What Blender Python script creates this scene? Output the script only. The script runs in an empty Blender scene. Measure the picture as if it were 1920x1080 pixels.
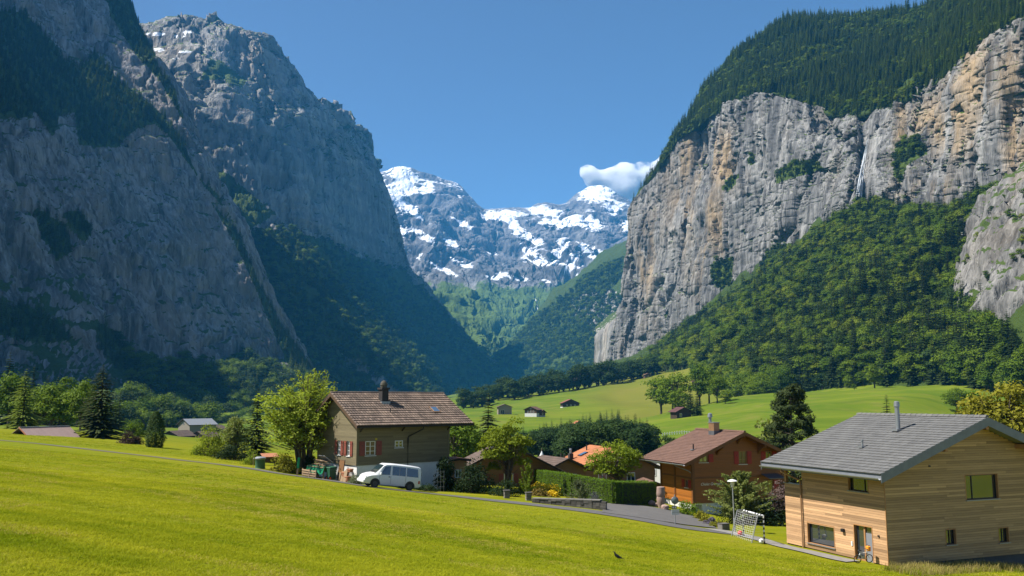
import bpy, bmesh, math, random
import numpy as np
from mathutils import Vector, Matrix, Quaternion

# ------------------------------------------------------------------ camera, sky, sun, exposure
scene = bpy.context.scene
COL = scene.collection
R = math.radians
FPX, HORIZON = 1600.0, 750.0            # focal length and horizon line in pixels of a 1920 x 1080 frame
TILT = math.atan((HORIZON - 540.0) / FPX)

cam_data = bpy.data.cameras.new('camera')
cam_data.sensor_width = 36.0
cam_data.lens = 36.0 * FPX / 1920.0
cam_data.clip_start = 0.2
cam_data.clip_end = 60000.0
cam = bpy.data.objects.new('camera', cam_data)
COL.objects.link(cam)
cam.location = (0, 0, 0)
cam.rotation_euler = (math.pi / 2 + TILT, 0, 0)
scene.camera = cam

SUN_EL, SUN_AZ = R(54), R(-93)           # azimuth from +Y towards +X: the sun stands high to the left
SUN_DIR = Vector((math.sin(SUN_AZ) * math.cos(SUN_EL), math.cos(SUN_AZ) * math.cos(SUN_EL), math.sin(SUN_EL)))
world = bpy.data.worlds.new('World')
scene.world = world
world.use_nodes = True
wn = world.node_tree.nodes
sky = wn.new('ShaderNodeTexSky')
sky.sky_type = 'NISHITA'
sky.sun_disc = False
sky.sun_elevation = SUN_EL
sky.sun_rotation = SUN_AZ % (2 * math.pi)
sky.altitude = 2600
sky.air_density = 1.0
sky.dust_density = 0.0
sky.ozone_density = 2.0
wn['Background'].inputs['Strength'].default_value = 0.064
world.node_tree.links.new(sky.outputs[0], wn['Background'].inputs['Color'])

sun_data = bpy.data.lights.new('sun', 'SUN')
sun_data.energy = 5.0
sun_data.angle = R(0.53)
sun_data.color = (1.0, 0.95, 0.87)
sun = bpy.data.objects.new('sun', sun_data)
COL.objects.link(sun)
sun.rotation_euler = SUN_DIR.to_track_quat('Z', 'Y').to_euler()

scene.view_settings.view_transform = 'Standard'
scene.view_settings.look = 'None'
scene.view_settings.gamma = 1.0
scene.view_settings.exposure = 1.05
scene.view_settings.use_curve_mapping = False
cy = scene.cycles
cy.use_denoising = True
cy.max_bounces = 8
cy.diffuse_bounces = 2
cy.glossy_bounces = 2
cy.transmission_bounces = 4
cy.volume_bounces = 7
cy.transparent_max_bounces = 8
cy.caustics_reflective = cy.caustics_refractive = False
cy.use_adaptive_sampling = False

# ------------------------------------------------------------------ helpers
rng = np.random.default_rng(7)
random.seed(7)
CT, ST = math.cos(TILT), math.sin(TILT)

def at(px, py, Y):
    """the point at forward distance Y that stands at pixel (px, py) of the photograph"""
    u, v = (px - 960.0) / FPX, (540.0 - py) / FPX
    d = np.array([u, CT - v * ST, ST + v * CT])
    return d * (Y / d[1])

def to_px(P):
    P = np.asarray(P, float)
    d = P[..., 1] * CT + P[..., 2] * ST
    d = np.where(d < 0.1, 0.1, d)
    return 960 + FPX * P[..., 0] / d, 540 - FPX * (-P[..., 1] * ST + P[..., 2] * CT) / d

def _hash(ix, iy, iz, seed):
    h = (ix * 374761393 + iy * 668265263 + iz * 2147483647 + seed * 1274126177) & 0xFFFFFFFF
    h = ((h ^ (h >> 13)) * 1274126177) & 0xFFFFFFFF
    h = ((h ^ (h >> 16)) * 2246822519) & 0xFFFFFFFF
    return ((h ^ (h >> 15)) & 0xFFFFFF) / float(0xFFFFFF)

def vnoise(p, seed=0):
    p = np.asarray(p, float)
    i = np.floor(p).astype(np.int64)
    f = p - i
    f = f * f * f * (f * (f * 6 - 15) + 10)
    x, y, z = i[..., 0], i[..., 1], i[..., 2]
    fx, fy, fz = f[..., 0], f[..., 1], f[..., 2]
    def c(a, b, d): return _hash(x + a, y + b, z + d, seed)
    x00 = c(0, 0, 0) * (1 - fx) + c(1, 0, 0) * fx
    x10 = c(0, 1, 0) * (1 - fx) + c(1, 1, 0) * fx
    x01 = c(0, 0, 1) * (1 - fx) + c(1, 0, 1) * fx
    x11 = c(0, 1, 1) * (1 - fx) + c(1, 1, 1) * fx
    return (x00 * (1 - fy) + x10 * fy) * (1 - fz) + (x01 * (1 - fy) + x11 * fy) * fz * 1.0

def fbm(p, octaves=5, seed=0, gain=0.5, ridged=False):
    p = np.asarray(p, float)
    out = np.zeros(p.shape[:-1]); a = 1.0; tot = 0.0
    for k in range(octaves):
        n = vnoise(p * 2.03 ** k + 17.3 * k, seed + k) * 2 - 1
        if ridged: n = 1 - 2 * np.abs(n)
        out += a * n; tot += a; a *= gain
    return out / tot

def inside(px, py, poly):
    poly = np.asarray(poly, float)
    r = np.zeros(px.shape, bool)
    j = len(poly) - 1
    for i in range(len(poly)):
        xi, yi = poly[i]; xj, yj = poly[j]
        with np.errstate(divide='ignore', invalid='ignore'):
            c = ((yi > py) != (yj > py)) & (px < (xj - xi) * (py - yi) / (yj - yi + 1e-9) + xi)
        r ^= c; j = i
    return r

def set_props(o, label=None, cat=None, group=None, kind=None):
    if label: o['label'] = label
    if cat: o['category'] = cat
    if group: o['group'] = group
    if kind: o['kind'] = kind
    return o

def np_mesh(name, V, F, mats=(), smooth=False, attrs=None, mat_idx=None):
    """mesh from numpy arrays; F is (n,3) or (n,4)"""
    V = np.asarray(V, np.float32); F = np.asarray(F, np.int32)
    me = bpy.data.meshes.new(name)
    k = F.shape[1]
    me.vertices.add(len(V)); me.vertices.foreach_set('co', V.ravel())
    me.loops.add(F.size); me.loops.foreach_set('vertex_index', F.ravel())
    me.polygons.add(len(F))
    me.polygons.foreach_set('loop_start', np.arange(0, F.size, k, dtype=np.int32))
    me.polygons.foreach_set('loop_total', np.full(len(F), k, np.int32))
    if mat_idx is not None: me.polygons.foreach_set('material_index', np.asarray(mat_idx, np.int32))
    if smooth: me.polygons.foreach_set('use_smooth', np.ones(len(F), bool))
    for m in mats: me.materials.append(m)
    for nm, dom, vals in (attrs or []):
        a = me.attributes.new(nm, 'FLOAT', dom)
        a.data.foreach_set('value', np.asarray(vals, np.float32).ravel())
    me.update(calc_edges=True)
    return me

def link(name, data, parent=None):
    o = bpy.data.objects.new(name, data)
    COL.objects.link(o)
    if parent is not None: o.parent = parent
    return o

def thing(name, label, cat, loc=(0, 0, 0), rz=0.0, group=None):
    o = link(name, None)
    o.location = loc; o.rotation_euler = (0, 0, rz); o.empty_display_size = 0.3
    return set_props(o, label, cat, group)

def copy_tree(src, loc=None, rz=None, sc=None, label=None, parent=None):
    c = src.copy(); COL.objects.link(c); c.parent = parent
    if loc is not None: c.location = loc
    if rz is not None: c.rotation_euler = (0, 0, rz)
    if sc is not None: c.scale = sc if hasattr(sc, '__len__') else (sc, sc, sc)
    if label: c['label'] = label
    for ch in list(src.children): copy_tree(ch, parent=c)
    return c

class MB:
    """collects shapes; build() links them as one mesh object. tint is a per-face value for small colour differences"""
    def __init__(self, M=None): self.v = []; self.f = []; self.t = []; self.m = []; self.M = M
    def add(self, vs, fs, tint=0.5, mi=0):
        b = len(self.v)
        for p in vs:
            p = Vector(p)
            self.v.append(self.M @ p if self.M else p)
        for f in fs:
            self.f.append([b + i for i in f]); self.t.append(tint); self.m.append(mi)
        return self
    def box(self, x0, x1, y0, y1, z0, z1, tint=0.5, mi=0):
        vs = [(x0, y0, z0), (x1, y0, z0), (x1, y1, z0), (x0, y1, z0), (x0, y0, z1), (x1, y0, z1), (x1, y1, z1), (x0, y1, z1)]
        return self.add(vs, [(0, 3, 2, 1), (4, 5, 6, 7), (0, 1, 5, 4), (1, 2, 6, 5), (2, 3, 7, 6), (3, 0, 4, 7)], tint, mi)
    def hexa(self, vs, tint=0.5, mi=0):
        return self.add(vs, [(0, 3, 2, 1), (4, 5, 6, 7), (0, 1, 5, 4), (1, 2, 6, 5), (2, 3, 7, 6), (3, 0, 4, 7)], tint, mi)
    def bar(self, p, q, w, h, up=(0, 0, 1), tint=0.5, mi=0):
        p, q = Vector(p), Vector(q); d = (q - p).normalized(); s = d.cross(Vector(up))
        if s.length < 1e-5: s = d.cross(Vector((1, 0, 0)))
        s.normalize(); u = s.cross(d)
        a, b = s * w / 2, u * h / 2
        return self.hexa([p - a - b, p + a - b, q + a - b, q - a - b, p - a + b, p + a + b, q + a + b, q - a + b], tint, mi)
    def tube(self, pts, rad, n=8, tint=0.5, mi=0, cap=True):
        pts = [Vector(p) for p in pts]
        rads = rad if hasattr(rad, '__len__') else [rad] * len(pts)
        vs = []; fs = []
        for i, p in enumerate(pts):
            d = (pts[min(i + 1, len(pts) - 1)] - pts[max(i - 1, 0)]).normalized()
            s = d.cross(Vector((0, 0, 1)))
            if s.length < 1e-3: s = d.cross(Vector((1, 0, 0)))
            s.normalize(); u = s.cross(d)
            for k in range(n):
                a = 2 * math.pi * k / n
                vs.append(p + (s * math.cos(a) + u * math.sin(a)) * rads[i])
        for i in range(len(pts) - 1):
            for k in range(n):
                fs.append((i * n + k, i * n + (k + 1) % n, (i + 1) * n + (k + 1) % n, (i + 1) * n + k))
        if cap:
            fs.append(tuple(range(n))[::-1]); fs.append(tuple((len(pts) - 1) * n + k for k in range(n)))
        return self.add(vs, fs, tint, mi)
    def lathe(self, prof, n=16, c=(0, 0, 0), tint=0.5, mi=0):
        vs = []; fs = []
        for r, z in prof:
            for k in range(n):
                a = 2 * math.pi * k / n
                vs.append((c[0] + r * math.cos(a), c[1] + r * math.sin(a), c[2] + z))
        for i in range(len(prof) - 1):
            for k in range(n):
                fs.append((i * n + k, i * n + (k + 1) % n, (i + 1) * n + (k + 1) % n, (i + 1) * n + k))
        fs.append(tuple(range(n))[::-1]); fs.append(tuple((len(prof) - 1) * n + k for k in range(n)))
        return self.add(vs, fs, tint, mi)
    def prism(self, poly, axis, a, b, tint=0.5, mi=0):
        """2D polygon extruded from a to b along an axis ('x': poly=(y,z), 'y': poly=(x,z), 'z': poly=(x,y))"""
        n = len(poly)
        def P(u, v, w): return {'x': (w, u, v), 'y': (u, w, v), 'z': (u, v, w)}[axis]
        vs = [P(u, v, a) for u, v in poly] + [P(u, v, b) for u, v in poly]
        fs = [tuple(range(n))[::-1], tuple(range(n, 2 * n))]
        fs += [(i, (i + 1) % n, n + (i + 1) % n, n + i) for i in range(n)]
        return self.add(vs, fs, tint, mi)
    def mesh(self, name, mats, smooth=False, bevel=0.0):
        me = bpy.data.meshes.new(name)
        me.from_pydata([tuple(p) for p in self.v], [], self.f)
        for m in (mats if isinstance(mats, (list, tuple)) else [mats]): me.materials.append(m)
        me.polygons.foreach_set('material_index', self.m)
        a = me.attributes.new('tint', 'FLOAT', 'FACE'); a.data.foreach_set('value', self.t)
        bm = bmesh.new(); bm.from_mesh(me)
        bmesh.ops.recalc_face_normals(bm, faces=bm.faces)
        if bevel > 0:
            bmesh.ops.bevel(bm, geom=list(bm.edges), offset=bevel, segments=1, affect='EDGES', clamp_overlap=True)
        if smooth:
            for f in bm.faces: f.smooth = True
        bm.to_mesh(me); bm.free()
        if smooth:
            try: me.set_sharp_from_angle(angle=R(35))
            except Exception: pass
        return me
    def build(self, name, mats, parent=None, smooth=False, bevel=0.0, kind=None):
        o = link(name, self.mesh(name, mats, smooth, bevel), parent)
        if kind: o['kind'] = kind
        return o

# ------------------------------------------------------------------ materials
MATS = {}
class NT:
    def __init__(self, name):
        self.m = bpy.data.materials.new(name); self.m.use_nodes = True
        self.t = self.m.node_tree; self.n = self.t.nodes; self.b = self.n['Principled BSDF']; self.out = self.n['Material Output']
    def new(self, kind, **kw):
        x = self.n.new(kind)
        for k, v in kw.items(): setattr(x, k, v)
        return x
    def L(self, a, b): self.t.links.new(a, b)
    def coord(self, scale=(1, 1, 1), rot=(0, 0, 0), src='Object'):
        tc = self.new('ShaderNodeTexCoord'); mp = self.new('ShaderNodeMapping')
        mp.inputs['Scale'].default_value = scale; mp.inputs['Rotation'].default_value = rot
        self.L(tc.outputs[src], mp.inputs['Vector']); return mp.outputs[0]
    def noise(self, vec, scale=1.0, detail=4.0, rough=0.55, dist=0.0):
        x = self.new('ShaderNodeTexNoise')
        x.inputs['Scale'].default_value = scale; x.inputs['Detail'].default_value = detail
        x.inputs['Roughness'].default_value = rough; x.inputs['Distortion'].default_value = dist
        if vec is not None: self.L(vec, x.inputs['Vector'])
        return x.outputs['Fac']
    def ramp(self, fac, stops, interp='LINEAR'):
        x = self.new('ShaderNodeValToRGB'); cr = x.color_ramp; cr.interpolation = interp
        while len(cr.elements) < len(stops): cr.elements.new(0.5)
        for e, (p, c) in zip(cr.elements, stops):
            e.position = p; e.color = (c, c, c, 1) if not hasattr(c, '__len__') else (*c, 1)
        self.L(fac, x.inputs['Fac']); return x.outputs['Color']
    def mix(self, fac, a, b, mode='MIX'):
        x = self.new('ShaderNodeMix', data_type='RGBA', blend_type=mode)
        for k, v in ((0, fac), (6, a), (7, b)):
            s = x.inputs[k]
            if hasattr(v, 'links'): self.L(v, s)
            elif hasattr(v, '__len__'): s.default_value = (*v, 1)
            else: s.default_value = v if k == 0 else (v, v, v, 1)
        return x.outputs[2]
    def math(self, op, a, b=0.0, clamp=False):
        x = self.new('ShaderNodeMath', operation=op, use_clamp=clamp)
        for s, v in ((x.inputs[0], a), (x.inputs[1], b)):
            if hasattr(v, 'links'): self.L(v, s)
            else: s.default_value = v
        return x.outputs[0]
    def attr(self, name):
        x = self.new('ShaderNodeAttribute'); x.attribute_name = name; return x.outputs['Fac']
    def bump(self, h, strength=0.4, dist=0.05):
        x = self.new('ShaderNodeBump'); x.inputs['Strength'].default_value = strength; x.inputs['Distance'].default_value = dist
        self.L(h, x.inputs['Height']); self.L(x.outputs[0], self.b.inputs['Normal'])
    def color(self, c):
        if hasattr(c, 'links'): self.L(c, self.b.inputs['Base Color'])
        else: self.b.inputs['Base Color'].default_value = (*c, 1)

def plain(name, c1, c2=None, scale=3.0, rough=0.7, metal=0.0, bump=0.0, stretch=(1, 1, 1), tint=0.0, spec=0.4, bdist=0.02):
    """two-colour noise material; tint > 0 varies brightness with the mesh's per-face tint value"""
    if name in MATS: return MATS[name]
    c2 = c2 or tuple(x * 0.75 for x in c1)
    N = NT(name)
    v = N.coord(stretch)
    n1 = N.noise(v, scale, 5, 0.6)
    n2 = N.noise(v, scale * 6.3, 3, 0.6)
    f = N.math('ADD', N.math('MULTIPLY', n1, 0.65), N.math('MULTIPLY', n2, 0.35))
    col = N.mix(N.ramp(f, [(0.32, 0.0), (0.68, 1.0)]), c1, c2)
    if tint > 0:
        t = N.math('ADD', N.math('MULTIPLY', N.attr('tint'), 2 * tint), 1 - tint)
        col = N.mix(1.0, col, t, 'MULTIPLY')
    N.color(col)
    N.b.inputs['Roughness'].default_value = rough; N.b.inputs['Metallic'].default_value = metal
    N.b.inputs['Specular IOR Level'].default_value = spec
    if bump > 0: N.bump(f, bump, bdist)
    MATS[name] = N.m
    return N.m

def leaf_mat(name, dark, light, trans=0.35, rough=0.55):
    """leaves: colour runs from dark to light with the leaf's own tint, partly translucent"""
    if name in MATS: return MATS[name]
    N = NT(name)
    oi = N.new('ShaderNodeObjectInfo')
    t = N.math('ADD', N.math('MULTIPLY', N.attr('tint'), 0.45), N.math('MULTIPLY', oi.outputs['Random'], 0.55))
    col = N.mix(t, dark, light)
    N.color(col); N.b.inputs['Roughness'].default_value = rough + 0.1; N.b.inputs['Specular IOR Level'].default_value = 0.10
    tr = N.new('ShaderNodeBsdfTranslucent'); N.L(N.mix(1.0, col, (1.0, 1.0, 0.55), 'MULTIPLY'), tr.inputs['Color'])
    ms = N.new('ShaderNodeMixShader'); ms.inputs[0].default_value = trans
    N.L(N.b.outputs[0], ms.inputs[1]); N.L(tr.outputs[0], ms.inputs[2]); N.L(ms.outputs[0], N.out.inputs['Surface'])
    MATS[name] = N.m
    return N.m

def glass_mat(name, c=(0.03, 0.04, 0.05), rough=0.05):
    if name in MATS: return MATS[name]
    N = NT(name); N.color(N.mix(N.noise(N.coord(), 1.5, 2), c, tuple(x * 0.5 for x in c)))
    N.b.inputs['Roughness'].default_value = rough; N.b.inputs['Specular IOR Level'].default_value = 0.9
    MATS[name] = N.m
    return N.m
# ------------------------------------------------------------------ the ground: one sheet through surveyed points
GP = [  # near meadow (pixel x, pixel y, distance)
 (0,1080,14),(480,1080,18),(960,1080,25),(1300,1080,34),(1600,1078,42.5),(1900,1074,45),
 (0,826,100),(250,852,90),(480,880,80),(680,910,71),(960,939,66),(1130,961,61.5),(1300,993,57),(1480,1029,50),
 (-250,800,125),(0,812,120),(130,826,114),(300,844,106),(480,869,94),
 (600,893,80),(668,906,74.7),(760,915,76),(830,919,79),(600,880,90),(700,890,90),(920,926,76),(1000,917,88),(900,905,95),(1130,943,74),(1220,941,78),
 (1200,958,66),(1243,946,77),(1302,966,76),(1320,985,64),(1482,1026,51.8),(1667,1062,45.5),(1900,1064,51),(1450,1000,58),(1465,985,66),(1400,970,76),
 (340,838,300),(330,828,420),(300,797,700),(120,806,420),(-250,800,420),(150,815,240),(-200,805,220),
 (480,840,300),(700,815,300),(700,795,600),(1018,866,260),(1080,872,220),(1160,900,150),(880,880,160),(1000,890,160),(1130,845,340),(930,830,380),
 (1265,815,350),(1400,806,330),(1600,800,300),(1750,795,300),(1795,779,430),(1900,780,380),(1500,960,110),(1800,860,150),(1950,880,130),
 (993,783,640),(1070,764,780),(945,782,640),(880,782,700),(1022,782,630),(1030,795,560),
 (1110,758,760),(1200,733,900),(1300,692,1000),(1345,703,900),(1390,732,760),(1480,716,690),(1500,738,590),(1560,696,660),(1640,695,620),(1740,715,560),(1850,725,500),
 (1250,772,620),(1400,760,520),(1600,745,480),(1750,752,440),(1980,742,430),
 (920,748,1100),(1100,724,1250),(1230,698,1300),(820,752,1500),(900,738,2200),(955,724,4300),(300,775,1700),(700,765,2300),
]
GX = [(0,0,-2.8),(-20,-15,-1.5),(25,-10,-5),(25,12,-6.6),(55,25,-12),(-40,10,-0.8),(-60,60,-2.2),(90,60,-14),(0,-40,0),(-80,-40,2),(80,-40,-8),
      (-500,900,-5),(-700,300,-8),(500,200,-6),(700,400,25),(-2500,2000,60),(2500,2000,200),(0,9000,60),(-6000,9000,200),(6000,9000,200)]
_gp = np.array([at(*p) for p in GP] + [np.array(q, float) for q in GX])
def _warp(x, y):
    yy = np.maximum(y, -30.0) + 45.0
    return np.stack([np.clip(x / yy, -2.2, 2.2) * 2.6, 2.0 * np.log(yy / 20.0)], -1)
def _tps(r2): return np.where(r2 > 1e-12, 0.5 * r2 * np.log(np.maximum(r2, 1e-12)), 0.0)
_gc = _warp(_gp[:, 0], _gp[:, 1])
_ngp = len(_gc)
_A = np.zeros((_ngp + 3, _ngp + 3))
_A[:_ngp, :_ngp] = _tps(((_gc[:, None] - _gc[None]) ** 2).sum(-1)) + np.eye(_ngp) * 0.0015
_A[:_ngp, _ngp] = 1; _A[:_ngp, _ngp + 1:] = _gc; _A[_ngp:, :_ngp] = _A[:_ngp, _ngp:].T
_S = (_gp[:, 1] + 60.0)                                  # heights are fitted relative to distance
_W = np.linalg.solve(_A, np.r_[_gp[:, 2] / _S, 0, 0, 0])
def gz(x, y):
    x = np.asarray(x, float); y = np.asarray(y, float)
    c = _warp(x.ravel(), y.ravel())
    r = np.empty(len(c))
    for i in range(0, len(c), 20000):
        q = c[i:i + 20000]
        r[i:i + 20000] = _tps(((q[:, None] - _gc[None]) ** 2).sum(-1)) @ _W[:_ngp] + _W[_ngp] + q @ _W[_ngp + 1:]
    return (r * (np.maximum(y.ravel(), -30) + 60.0)).reshape(x.shape)
def bumps(x, y):
    z0 = np.zeros_like(x)
    b = fbm(np.stack([x / 9, y / 9, z0], -1), 3, 5) * 0.10 + fbm(np.stack([x / 60, y / 60, z0], -1), 3, 9) * np.clip((y - 120) / 40, 0, 4) + fbm(np.stack([x / 130, y / 130, z0], -1), 3, 19) * np.clip((y - 330) / 22, 0, 13) * np.clip((1300 - y) / 300, 0, 1) * np.clip((x - 60) / 80, 0, 1)
    return b * np.clip((y - 4) / 10, 0, 1)


def _axis(dense, step, far, g):
    a = list(np.arange(-dense, dense + step / 2, step)); s = step
    hi = []; v = a[-1]
    while v < far: s *= g; v += s; hi.append(v)
    return np.array([-t for t in hi[::-1]] + a + hi)
_ax = _axis(75, 1.5, 14000, 1.09)
_ay = [-60, -45, -30, -20, -12, -6]; v = -3.0; s = 1.0
while v < 14000:
    _ay.append(v); s = 1.0 if v < 120 else s * 1.035; v += s
_ay = np.array(_ay)
_X, _Y = np.meshgrid(_ax, _ay)
_Z = gz(_X, _Y)
_Z = _Z + bumps(_X, _Y)
def gzb(x, y):
    """height of the ground sheet itself (bilinear on its grid)"""
    x = np.asarray(x, float); y = np.asarray(y, float)
    j = np.clip(np.searchsorted(_ax, x) - 1, 0, len(_ax) - 2); i = np.clip(np.searchsorted(_ay, y) - 1, 0, len(_ay) - 2)
    u = np.clip((x - _ax[j]) / (_ax[j + 1] - _ax[j]), 0, 1); v = np.clip((y - _ay[i]) / (_ay[i + 1] - _ay[i]), 0, 1)
    return (_Z[i, j] * (1 - u) + _Z[i, j + 1] * u) * (1 - v) + (_Z[i + 1, j] * (1 - u) + _Z[i + 1, j + 1] * u) * v
def ground(x, y): return float(gzb(x, y))
def gpix(px, py, d0=12.0, d1=200.0):
    """the ground point seen at a pixel: first place along the sight line that dips below the sheet"""
    D = np.geomspace(d0, d1, 1500); P = np.array([at(px, py, d) for d in D]); k = np.argmax(P[:, 2] < gzb(P[:, 0], P[:, 1]))
    return np.array([P[k, 0], P[k, 1], gzb(P[k, 0], P[k, 1])])
def grid_faces(nr, nc):
    i = np.arange(nr * nc).reshape(nr, nc)
    return np.stack([i[:-1, :-1], i[:-1, 1:], i[1:, 1:], i[1:, :-1]], -1).reshape(-1, 4)

def grass_ground_mat():
    N = NT('meadow_grass')
    v = N.coord((1, 1, 1))
    row = N.coord((0.035, 0.42, 0.2), (0, 0, R(-21)))      # mowing rows run across the slope
    n_row = N.noise(row, 1.0, 4, 0.6, 0.3)
    n_big = N.noise(v, 0.035, 4, 0.55)
    n_mid = N.noise(v, 0.55, 5, 0.65)
    n_fine = N.noise(v, 7.0, 4, 0.7)
    c = N.mix(N.ramp(n_row, [(0.36, 0.0), (0.64, 1.0)]), (0.150, 0.168, 0.004), (0.245, 0.222, 0.010))
    c = N.mix(N.ramp(n_mid, [(0.50, 0.0), (0.78, 0.65)]), c, (0.30, 0.245, 0.05))
    c = N.mix(N.ramp(n_big, [(0.40, 0.0), (0.62, 0.55)]), c, (0.125, 0.165, 0.004))
    c = N.mix(N.ramp(n_fine, [(0.30, 0.55), (0.60, 0.0)]), c, (0.075, 0.10, 0.008))
    far = N.attr('far')                                     # the pastures across the valley are a fresher green
    fg = N.mix(N.ramp(N.noise(v, 0.012, 5, 0.6), [(0.36, 0.0), (0.66, 1.0)]), (0.068, 0.118, 0.009), (0.140, 0.172, 0.015))
    fg = N.mix(N.ramp(N.noise(v, 0.06, 5, 0.7), [(0.50, 0.0), (0.72, 0.7)]), fg, (0.165, 0.155, 0.035))
    trk = N.noise(N.coord((0.010, 0.075, 0.02), (0, 0, R(24))), 1.0, 5, 0.65, 0.4)
    fg = N.mix(N.ramp(trk, [(0.38, 0.55), (0.50, 0.0)]), fg, (0.050, 0.095, 0.008))
    dry = N.attr('dry')
    fg = N.mix(dry, fg, N.mix(n_big, (0.120, 0.130, 0.017), (0.165, 0.150, 0.028)))
    c = N.mix(far, c, fg)
    N.color(c); N.b.inputs['Roughness'].default_value = 0.85; N.b.inputs['Specular IOR Level'].default_value = 0.03
    N.bump(N.math('ADD', n_fine, n_mid), 0.6, 0.06)
    return N.m
M_GRASS = grass_ground_mat()
_px, _py = to_px(np.stack([_X, _Y, _Z], -1))
_dry = np.clip(1.6 - np.abs((_px - 1230 - (_py - 740) * 0.6) / 110), 0, 1) * ((_Y > 500) & (_py > 660)) * np.clip((_Y - 500) / 150, 0, 1)
_far = np.clip((_Y - 130) / 60, 0, 1)
ground_obj = link('ground', np_mesh('ground', np.stack([_X, _Y, _Z], -1).reshape(-1, 3), grid_faces(len(_ay), len(_ax)), [M_GRASS], True,
    [('far', 'POINT', _far), ('dry', 'POINT', np.clip(_dry * (0.75 + 0.6 * fbm(np.stack([_X / 70, _Y / 70, _X * 0], -1), 4, 77)), 0, 1))]))
set_props(ground_obj, 'sloping yellow green meadow running down to the valley floor', kind='structure')

# ------------------------------------------------------------------ mountains: lofted through measured lines, then weathered
def rock_mat(name, S, greys, ochre=0.0, och=(0.50, 0.33, 0.15), green=((0.035, 0.06, 0.012), (0.07, 0.10, 0.02)), snow=False, streak=0.5, strata=0.0):
    N = NT(name)
    v = N.coord((1.0 / S, 1.0 / S, 0.17 / S))
    vi = N.coord((1.0 / S, 1.0 / S, 1.0 / S))
    n1 = N.noise(v, 1.0, 5, 0.62, 0.4)
    n2 = N.noise(v, 4.5, 4, 0.65)
    n3 = N.noise(vi, 0.35, 4, 0.5)
    base = N.ramp(n1, [(0.33, greys[0]), (0.50, greys[1]), (0.66, greys[2])])
    base = N.mix(N.ramp(n2, [(0.35, streak), (0.55, 0.0)]), base, tuple(x * 0.4 for x in greys[0]))
    n4 = N.noise(N.coord((5.5 / S, 5.5 / S, 0.30 / S)), 1.0, 5, 0.6, 0.3)
    base = N.mix(N.ramp(n4, [(0.36, 0.75), (0.47, 0.0)]), base, tuple(x * 0.35 for x in greys[0]))
    base = N.mix(N.ramp(n4, [(0.54, 0.0), (0.68, 0.6)]), base, tuple(min(x * 1.25, .6) for x in greys[2]))
    if ochre > 0:
        vs = N.coord((0.8 / S, 0.8 / S, 0.16 / S))
        no = N.noise(vs, 0.8, 6, 0.6, 0.6)
        m = N.math('MULTIPLY', N.ramp(no, [(0.45, 0.0), (0.62, 1.0)]), N.attr('och'))
        base = N.mix(N.math('MULTIPLY', m, ochre), base, och)
    if strata > 0:
        vz = N.coord((0.05 / S, 0.05 / S, 1.6 / S), (R(6), R(4), 0))
        base = N.mix(N.ramp(N.noise(vz, 1.0, 5, 0.65), [(0.42, strata), (0.56, 0.0)]), base, tuple(x * 0.5 for x in greys[0]))
    veg = N.attr('veg')
    m = N.math('ADD', veg, N.math('MULTIPLY', N.math('SUBTRACT', N.noise(vi, 2.2, 6, 0.7), 0.5), 1.1))
    g = N.mix(N.noise(vi, 1.3, 5, 0.6), green[0], green[1])
    base = N.mix(N.ramp(m, [(0.46, 0.0), (0.58, 1.0)]), base, g)
    if snow:
        s = N.math('ADD', N.attr('snow'), N.math('MULTIPLY', N.math('SUBTRACT', N.noise(vi, 2.0, 8, 0.66), 0.5), 0.5))
        base = N.mix(N.ramp(s, [(0.44, 0.0), (0.56, 1.0)]), base, (0.86, 0.88, 0.92))
    N.color(base); N.b.inputs['Roughness'].default_value = 0.9; N.b.inputs['Specular IOR Level'].default_value = 0.15
    N.bump(N.math('ADD', N.math('ADD', N.math('MULTIPLY', n2, 0.5), n1), N.math('MULTIPLY', n4, 0.35)), 1.0, S * 0.22)
    return N.m

def cr(P, n, linear=False):
    """resample a sequence of points (k, ...) to n along its first axis"""
    P = np.asarray(P, float); k = len(P)
    t = np.linspace(0, k - 1, n); i = np.clip(np.floor(t).astype(int), 0, k - 2); f = (t - i).reshape(-1, *([1] * (P.ndim - 1)))
    if linear: return P[i] * (1 - f) + P[i + 1] * f
    p0 = P[np.clip(i - 1, 0, k - 1)]; p1 = P[i]; p2 = P[i + 1]; p3 = P[np.clip(i + 2, 0, k - 1)]
    m1, m2 = (p2 - p0) * 0.35, (p3 - p1) * 0.35
    f2, f3 = f * f, f * f * f
    return (2 * f3 - 3 * f2 + 1) * p1 + (f3 - 2 * f2 + f) * m1 + (-2 * f3 + 3 * f2) * p2 + (f3 - f2) * m2

def normals(G):
    du = np.gradient(G, axis=1); dv = np.gradient(G, axis=0)
    n = np.cross(du, dv); return n / (np.linalg.norm(n, axis=-1, keepdims=True) + 1e-9)

def loft(rows, nu, nv, disp, seed=0, flip=False, keep=None, linear_v=False):
    """rows: lines of 3D points, bottom to top, left to right. disp: (size, amplitude, vertical stretch, ridged)"""
    G = np.stack([cr(r, nu) for r in rows])
    G = cr(G, nv, linear_v)
    for k, (sz, amp, vs, rg) in enumerate(disp):
        n = normals(G)
        p = G / np.array([sz, sz, sz * vs])
        if rg == 'crack': d = -np.exp(-(fbm(p, 3, seed + 31 * k, 0.5) / 0.055) ** 2) * amp
        else: d = fbm(p, 6, seed + 31 * k, 0.52, rg) * amp
        if keep is not None and sz > 200: d = d * (1 - 0.85 * np.exp(-((np.linspace(0, 1, nv) - keep[0]) / keep[1]) ** 2))[:, None]
        G = G + n * d[..., None]
    return G

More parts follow.
